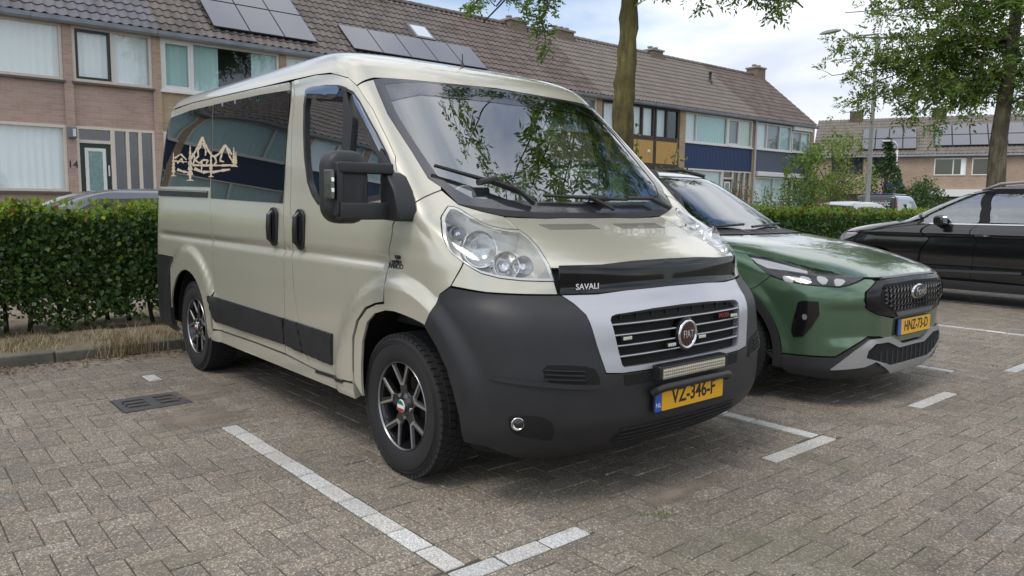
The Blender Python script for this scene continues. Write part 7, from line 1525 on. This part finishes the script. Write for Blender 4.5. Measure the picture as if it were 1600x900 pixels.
panel(K, 'front_bumper', [(2.36, 0.955), (2.5, 0.80), (2.42, 0.55)]+arcK(0.0, 0.41, 32, -10)+[(2.3, 0.22), (3.0, 0.22), (3.0, 0.93), (2.7, 0.94)], BLK, bk, centre=True, dz=0.03, da=0.04)
panel(K, 'bonnet', [xzK(-0.72, 1.112), xzK(-0.45, 1.08), xzK(-0.1, 1.025), (2.35, 0.965), (2.7, 0.95), (3.0, 0.94), (3.0, 1.14), (2.7, 1.135)], BLK, bk, centre=True, dz=0.012, da=0.04)
panel(K, 'headlamp', [(2.25, 0.93), (2.34, 0.955), (2.60, 0.90), (2.58, 0.80), (2.40, 0.82)], mat('lamp_clear', (.45, .45, .47), .1, .4, 1), bk, off=.006, th=.01, gap=0, rnd=1, dz=.02, da=.03)
D1 = [xzK(-0.745, 1.10)]+[K.px(1529.5, 351)]+seamB+[xzK(-0.64, 0.36), xzK(-0.64, 0.72), xzK(-0.755, 0.9)]
panel(K, 'front_door', D1, BLK, bk, dz=0.02, da=0.05)
panel(K, 'rear_door', seamB+[xzK(-2.05, 0.34), xzK(-2.25, 0.6), xzK(-2.55, 0.85), xzK(-2.6, 1.10)], BLK, bk, dz=0.02, da=0.05)
panel(K, 'rear_fender', [xzK(-2.6, 1.10), xzK(-2.55, 0.85), xzK(-2.25, 0.6)]+arcK(-2.66, 0.41, 160, 10)+[(0.6, 0.35), (0.6, 1.10)], BLK, bk, dz=0.03, da=0.05)
panel(K, 'tailgate', [(0.6, 0.3), (0.6, 1.10), (0.0, 1.10), (0.0, 0.3)], BLK, bk, dz=.06, da=.1)
panel(K, 'sill', [xzK(-0.40, 0.335), xzK(-2.28, 0.32), xzK(-2.28, 0.21), xzK(-0.40, 0.21)], mat('sill_grey', (0.05, 0.05, 0.055), 0.4), bk, gap=0, off=.012, dz=.03, da=.1)
panel(K, 'belt_moulding', [xzK(-0.72, 1.118), xzK(-2.6, 1.128), xzK(-2.6, 1.112), xzK(-0.72, 1.103)], CHROME, bk, gap=0, off=.008, dz=.02, da=.1)
KG = glass('car_glass', (0.50, 0.56, 0.55), 0.30)
for nm, poly in (('front_window', wfront), ('quarter_window', wq), ('rear_window', wrear)): panel(K, nm, poly, KG, bk, off=-.002, th=.002, gap=.002, dz=.05, da=.1)
for nm, poly in (('door_pillar', kx([(1526.5, 350), (1534.5, 325), (1541.5, 302), (1556, 302), (1549, 325), (1544, 349)])), ('mirror_pillar', kx([(1432.5, 350), (1440, 328), (1444.5, 328), (1435.5, 350.5)]))): panel(K, nm, poly, GLOSSK, bk, off=.001, th=.01, gap=0, dz=.03, da=.05)
top_l = [K.px(*p) for p in ((1402, 352), (1411, 343), (1440, 325), (1470, 311), (1490, 305), (1520, 300.5), (1545, 299), (1600, 298))]
low_l = [K.px(*p) for p in ((1600, 301.5), (1541, 302), (1510, 304.5), (1480, 310.5), (1460, 319), (1441, 328), (1421, 341), (1410, 351.5))]
WSK = [K.yz(.70, 1.15), K.yz(.66, 1.25), K.yz(.60, 1.40), K.yz(.54, 1.53), (3.0, 1.56), (3.0, 1.152)]
panel(K, 'roof_side', [K.yz(.705, 1.145), K.yz(.665, 1.25), K.yz(.605, 1.40), K.yz(.545, 1.535), (2.0, 1.545), (1.02, 1.545), xzK(-2.9, 1.40)]+[xzK(-2.57, 1.47)]+low_l+[(2.05, 1.135)], BLK, bk, dz=.02, da=.04, gap=.001)
panel(K, 'rear_pillar', [xzK(-2.58, 1.46), xzK(-2.76, 1.2), xzK(-2.6, 1.115), (0.6, 1.115), (0.6, 1.53), xzK(-2.9, 1.5)], BLK, bk, dz=.03, da=.06, gap=0); panel(K, 'rear_screen', [(0.58, 1.12), (0.58, 1.5), (0, 1.5), (0, 1.12)], TINT, bk, dz=.05, da=.1)
panel(K, 'windscreen', WSK, KG, bk, centre=True, off=-.003, th=.001, gap=0, dz=.04, da=.06)
body_cap(K, 'roof', BLK, bk, lambda u: 1.53 if u < 2.3 else 1.548)
inner_body(K, 'inner_body', bk, [WSK+[(3.01, 1.3)], shrink(K, wfront, -.002), shrink(K, wrear, -.002), wq], [(0, .34, .42), (-2.66, .34, .42)], lambda u, x: .22, zmax=1.6)
for cx in (0.0, -2.66):
    well(bk, cx, .34, .40, .5, .87)
    for sg in (-1, 1): wheel(bk, (cx, sg*.78, .34), sg, R=.34, W=.215, rim=.225, style='dark', seg=36)
MB().span((-3.4, -.8, .2), (.4, .8, .24)).build('underbody', VOID, bk); MB().span((-.3, -.7, .9), (-.75, .7, 1.06)).build('dashboard', DASH, bk)
for y in (-.38, .38): MB().rbox((-1.55, y, 1.08), (.15, .45, .62), .1, axis=0).build('seat_back', SEAT, bk); MB().rbox((-1.6, y, 1.46), (.1, .24, .16), .06, axis=0).build('headrest', SEAT, bk)
for s_ in (-1, 1): MB().tube([(-1.28, s_*.62, 1.575), (-1.5, s_*.63, 1.665), (-2.0, s_*.63, 1.70), (-2.7, s_*.62, 1.69), (-3.0, s_*.6, 1.60)], .020, 8).build('roof_rail', FSIL, bk, smooth=True)
for s_ in (-1, 1):
    m_ = MB().rbox((-0.90, s_*.99, 1.16), (.13, .2, .14), .05, axis=1).build('door_mirror', BLK, bk, smooth='auto', bevel=.01); MB().box((-.88, s_*.90, 1.10), (.06, .1, .06)).build('mirror_arm', GLOSSK, m_)
    y_ = s_*K.P(*xzK(-1.42, .95)).y; h_ = MB().tube([(-1.31, y_, .955), (-1.34, y_+s_*.035, .958), (-1.48, y_+s_*.035, .958), (-1.51, y_, .955)], .014, 8).build('door_handle', BLK, bk, smooth=True)
    panel(K, 'side_moulding', [xzK(-.75, .475), xzK(-1.9, .50), xzK(-1.9, .47), xzK(-.75, .44)], mat('sill_grey', (0, 0, 0)), bk, sides=(s_,), gap=0, off=.012, dz=.03, da=.1)
# --- cars farther away
def far_car(label, loc, rz, paint, keys, wins, L_, lamp=None, grp=None, name='parked_car', cat='car'):
    root = empty(name, loc, rz); tag(root, label, cat, grp); sh = Shell(keys, None, None)
    body_cap(sh, 'body', paint, root, lambda u: keys[0][0], rows=34, pw=1.0)
    for nm, poly, ctr in wins(sh): panel(sh, nm, poly, TINT if nm != 'windscreen' else mat('far_screen', (.03, .035, .04), .02, coat=1, spec=1), root, centre=ctr, off=.006, th=.006, gap=0, dz=.06, da=.1)
    for cx in L_:
        for sg in (-1, 1):
            w_ = MB().lathe([(.19, -.1*sg), (.31, -.1*sg), (.32, .0), (.31, .1*sg), (.20, .09*sg), (.18, .06*sg), (0, .07*sg)], 24, 'y', (cx, sg*.74, .31)).build('wheel', RUB, root, smooth='auto'); MB().lathe([(.19, .092*sg), (.17, .098*sg), (0, .09*sg)], 24, 'y', (cx, sg*.74, .31)).build('hubcap', ALU, w_)
    return root, sh
HK = [(0.22, .80, .1, .62, 3, -3.0, -3.2, 4), (.45, .86, .1, .72, 3, -3.05, -3.28, 4), (.70, .875, .05, .70, 3, -3.05, -3.28, 4), (.82, .87, -.1, .55, 2.8, -3.05, -3.27, 4), (.90, .855, -.4, .2, 2.8, -3.03, -3.24, 4), (.95, .84, -.6, -.12, 3, -3.0, -3.2, 4), (1.1, .77, -.85, -.42, 3, -2.9, -3.05, 4), (1.25, .70, -1.1, -.72, 3, -2.75, -2.9, 4), (1.36, .63, -1.3, -1.0, 3, -2.6, -2.72, 4), (1.42, .52, -1.55, -1.3, 3, -2.4, -2.5, 4), (1.455, .3, -1.8, -1.65, 3, -2.2, -2.3, 4), (1.46, .08, -2, -1.95, 3, -2.1, -2.15, 4)]
hw = lambda sh: [('windscreen', [sh.yz(.66, .97), sh.yz(.53, 1.33), (3, 1.36), (3, .965)], True), ('side_window', [(2.05, .97), (2.0, 1.32), (1.45, 1.34), (1.45, .96)], False), ('rear_side_window', [(1.42, .96), (1.42, 1.34), (1.1, 1.32), (1.05, .98)], False), ('rear_window', [(.6, 1.0), (.6, 1.3), (0, 1.33), (0, 1.0)], True)]
q = at(205, 300, 0, -8.6); far_car('silver grey car half hidden by the hedge left of the van', (q.x-.9, q.y-1.55, 0), -PI/2, mat('silver_blue_paint', (.10, .112, .13), .28, .5, 1), [tuple([k[0]*1.02]+list(k[1:])) for k in HK], hw, (0, -2.45))
rz_ = math.radians(84); q = gp(1291, 322, 25)+Matrix.Rotation(rz_, 3, 'Z') @ Vector((3.25, 0, 0)); far_car('pale silver car beyond the right hedge', (q.x, q.y, 0), rz_, mat('pale_silver_paint', (.42, .43, .45), .3, .4, 1), [tuple([k[0]*1.06]+list(k[1:])) for k in HK], lambda sh: hw(sh)[:3]+[('rear_window', [(.72, 1.02), (.72, 1.36), (0, 1.40), (0, 1.02)], True)], (0, -2.45))
NK = [(.25, .80, .1, .62, 3, -3.2, -3.35, 6), (.5, .86, .1, .70, 3, -3.2, -3.38, 6), (.8, .87, .0, .62, 3, -3.2, -3.38, 6), (1.0, .865, -.3, .3, 3, -3.2, -3.37, 6), (1.1, .85, -.6, -.1, 3, -3.2, -3.36, 6), (1.4, .80, -.95, -.55, 3.2, -3.18, -3.32, 6), (1.65, .74, -1.2, -.88, 3.2, -3.15, -3.27, 6), (1.74, .62, -1.4, -1.15, 3.2, -3.1, -3.2, 6), (1.785, .35, -1.7, -1.5, 3, -2.9, -3.0, 6), (1.79, .1, -2, -1.9, 3, -2.7, -2.8, 6)]
nw = lambda sh: [('windscreen', [sh.yz(.7, 1.12), sh.yz(.6, 1.62), (3, 1.66), (3, 1.12)], True), ('side_window', [(2.0, 1.12), (1.98, 1.6), (1.72, 1.6), (1.66, 1.1)], False)]
rzv = math.radians(97); q = gp(1366, 318, 29.5)+Matrix.Rotation(rzv, 3, 'Z') @ Vector((3.38, 0, 0)); NK = [tuple([k[0]*1.04]+list(k[1:])) for k in NK]
vv_, vsh = far_car('dark company van with pale lettering across its back beyond the hedge', (q.x, q.y, 0), rzv, mat('dark_van_paint', (.018, .019, .022), .25, 0, 1), NK, nw, (-.2, -2.9), name='delivery_van', cat='van')
MB().rbox((-2.1, 0, 1.86), (2.0, 1.1, .03), .2, axis=2).build('roof_skin', mat('van_blue', (.03, .10, .33), .3, coat=1), vv_)
panel(vsh, 'blue_band', [(1.05, 1.62), (1.05, 1.76), (1.95, 1.76), (1.95, 1.62)], mat('van_blue', (0, 0, 0)), vv_, gap=0, off=.006, dz=.05, da=.1)
for s_ in (-1, 1): MB().rbox((-3.33, s_*.80, 1.22), (.10, .08, .42), .03, axis=0).build('tail_lamp', mat('tail_red', (.35, .02, .02), .2, coat=1), vv_)
MB().span((-2.3, -.862, 1.25), (-1.7, -.858, 1.5)).build('side_sticker', WHT, vv_)
lettering('van_lettering', 'meestronic', 0.30, mat('pale_print', (.62, .66, .72), .5), (-3.40, 0.05, 1.50), (0, -1, 0), (0, 0, 1), vv_, .002, bold=.008, sx=0.92)
print('objects', len(bpy.data.objects), 'tris', sum(len(m.polygons) for m in bpy.data.meshes))
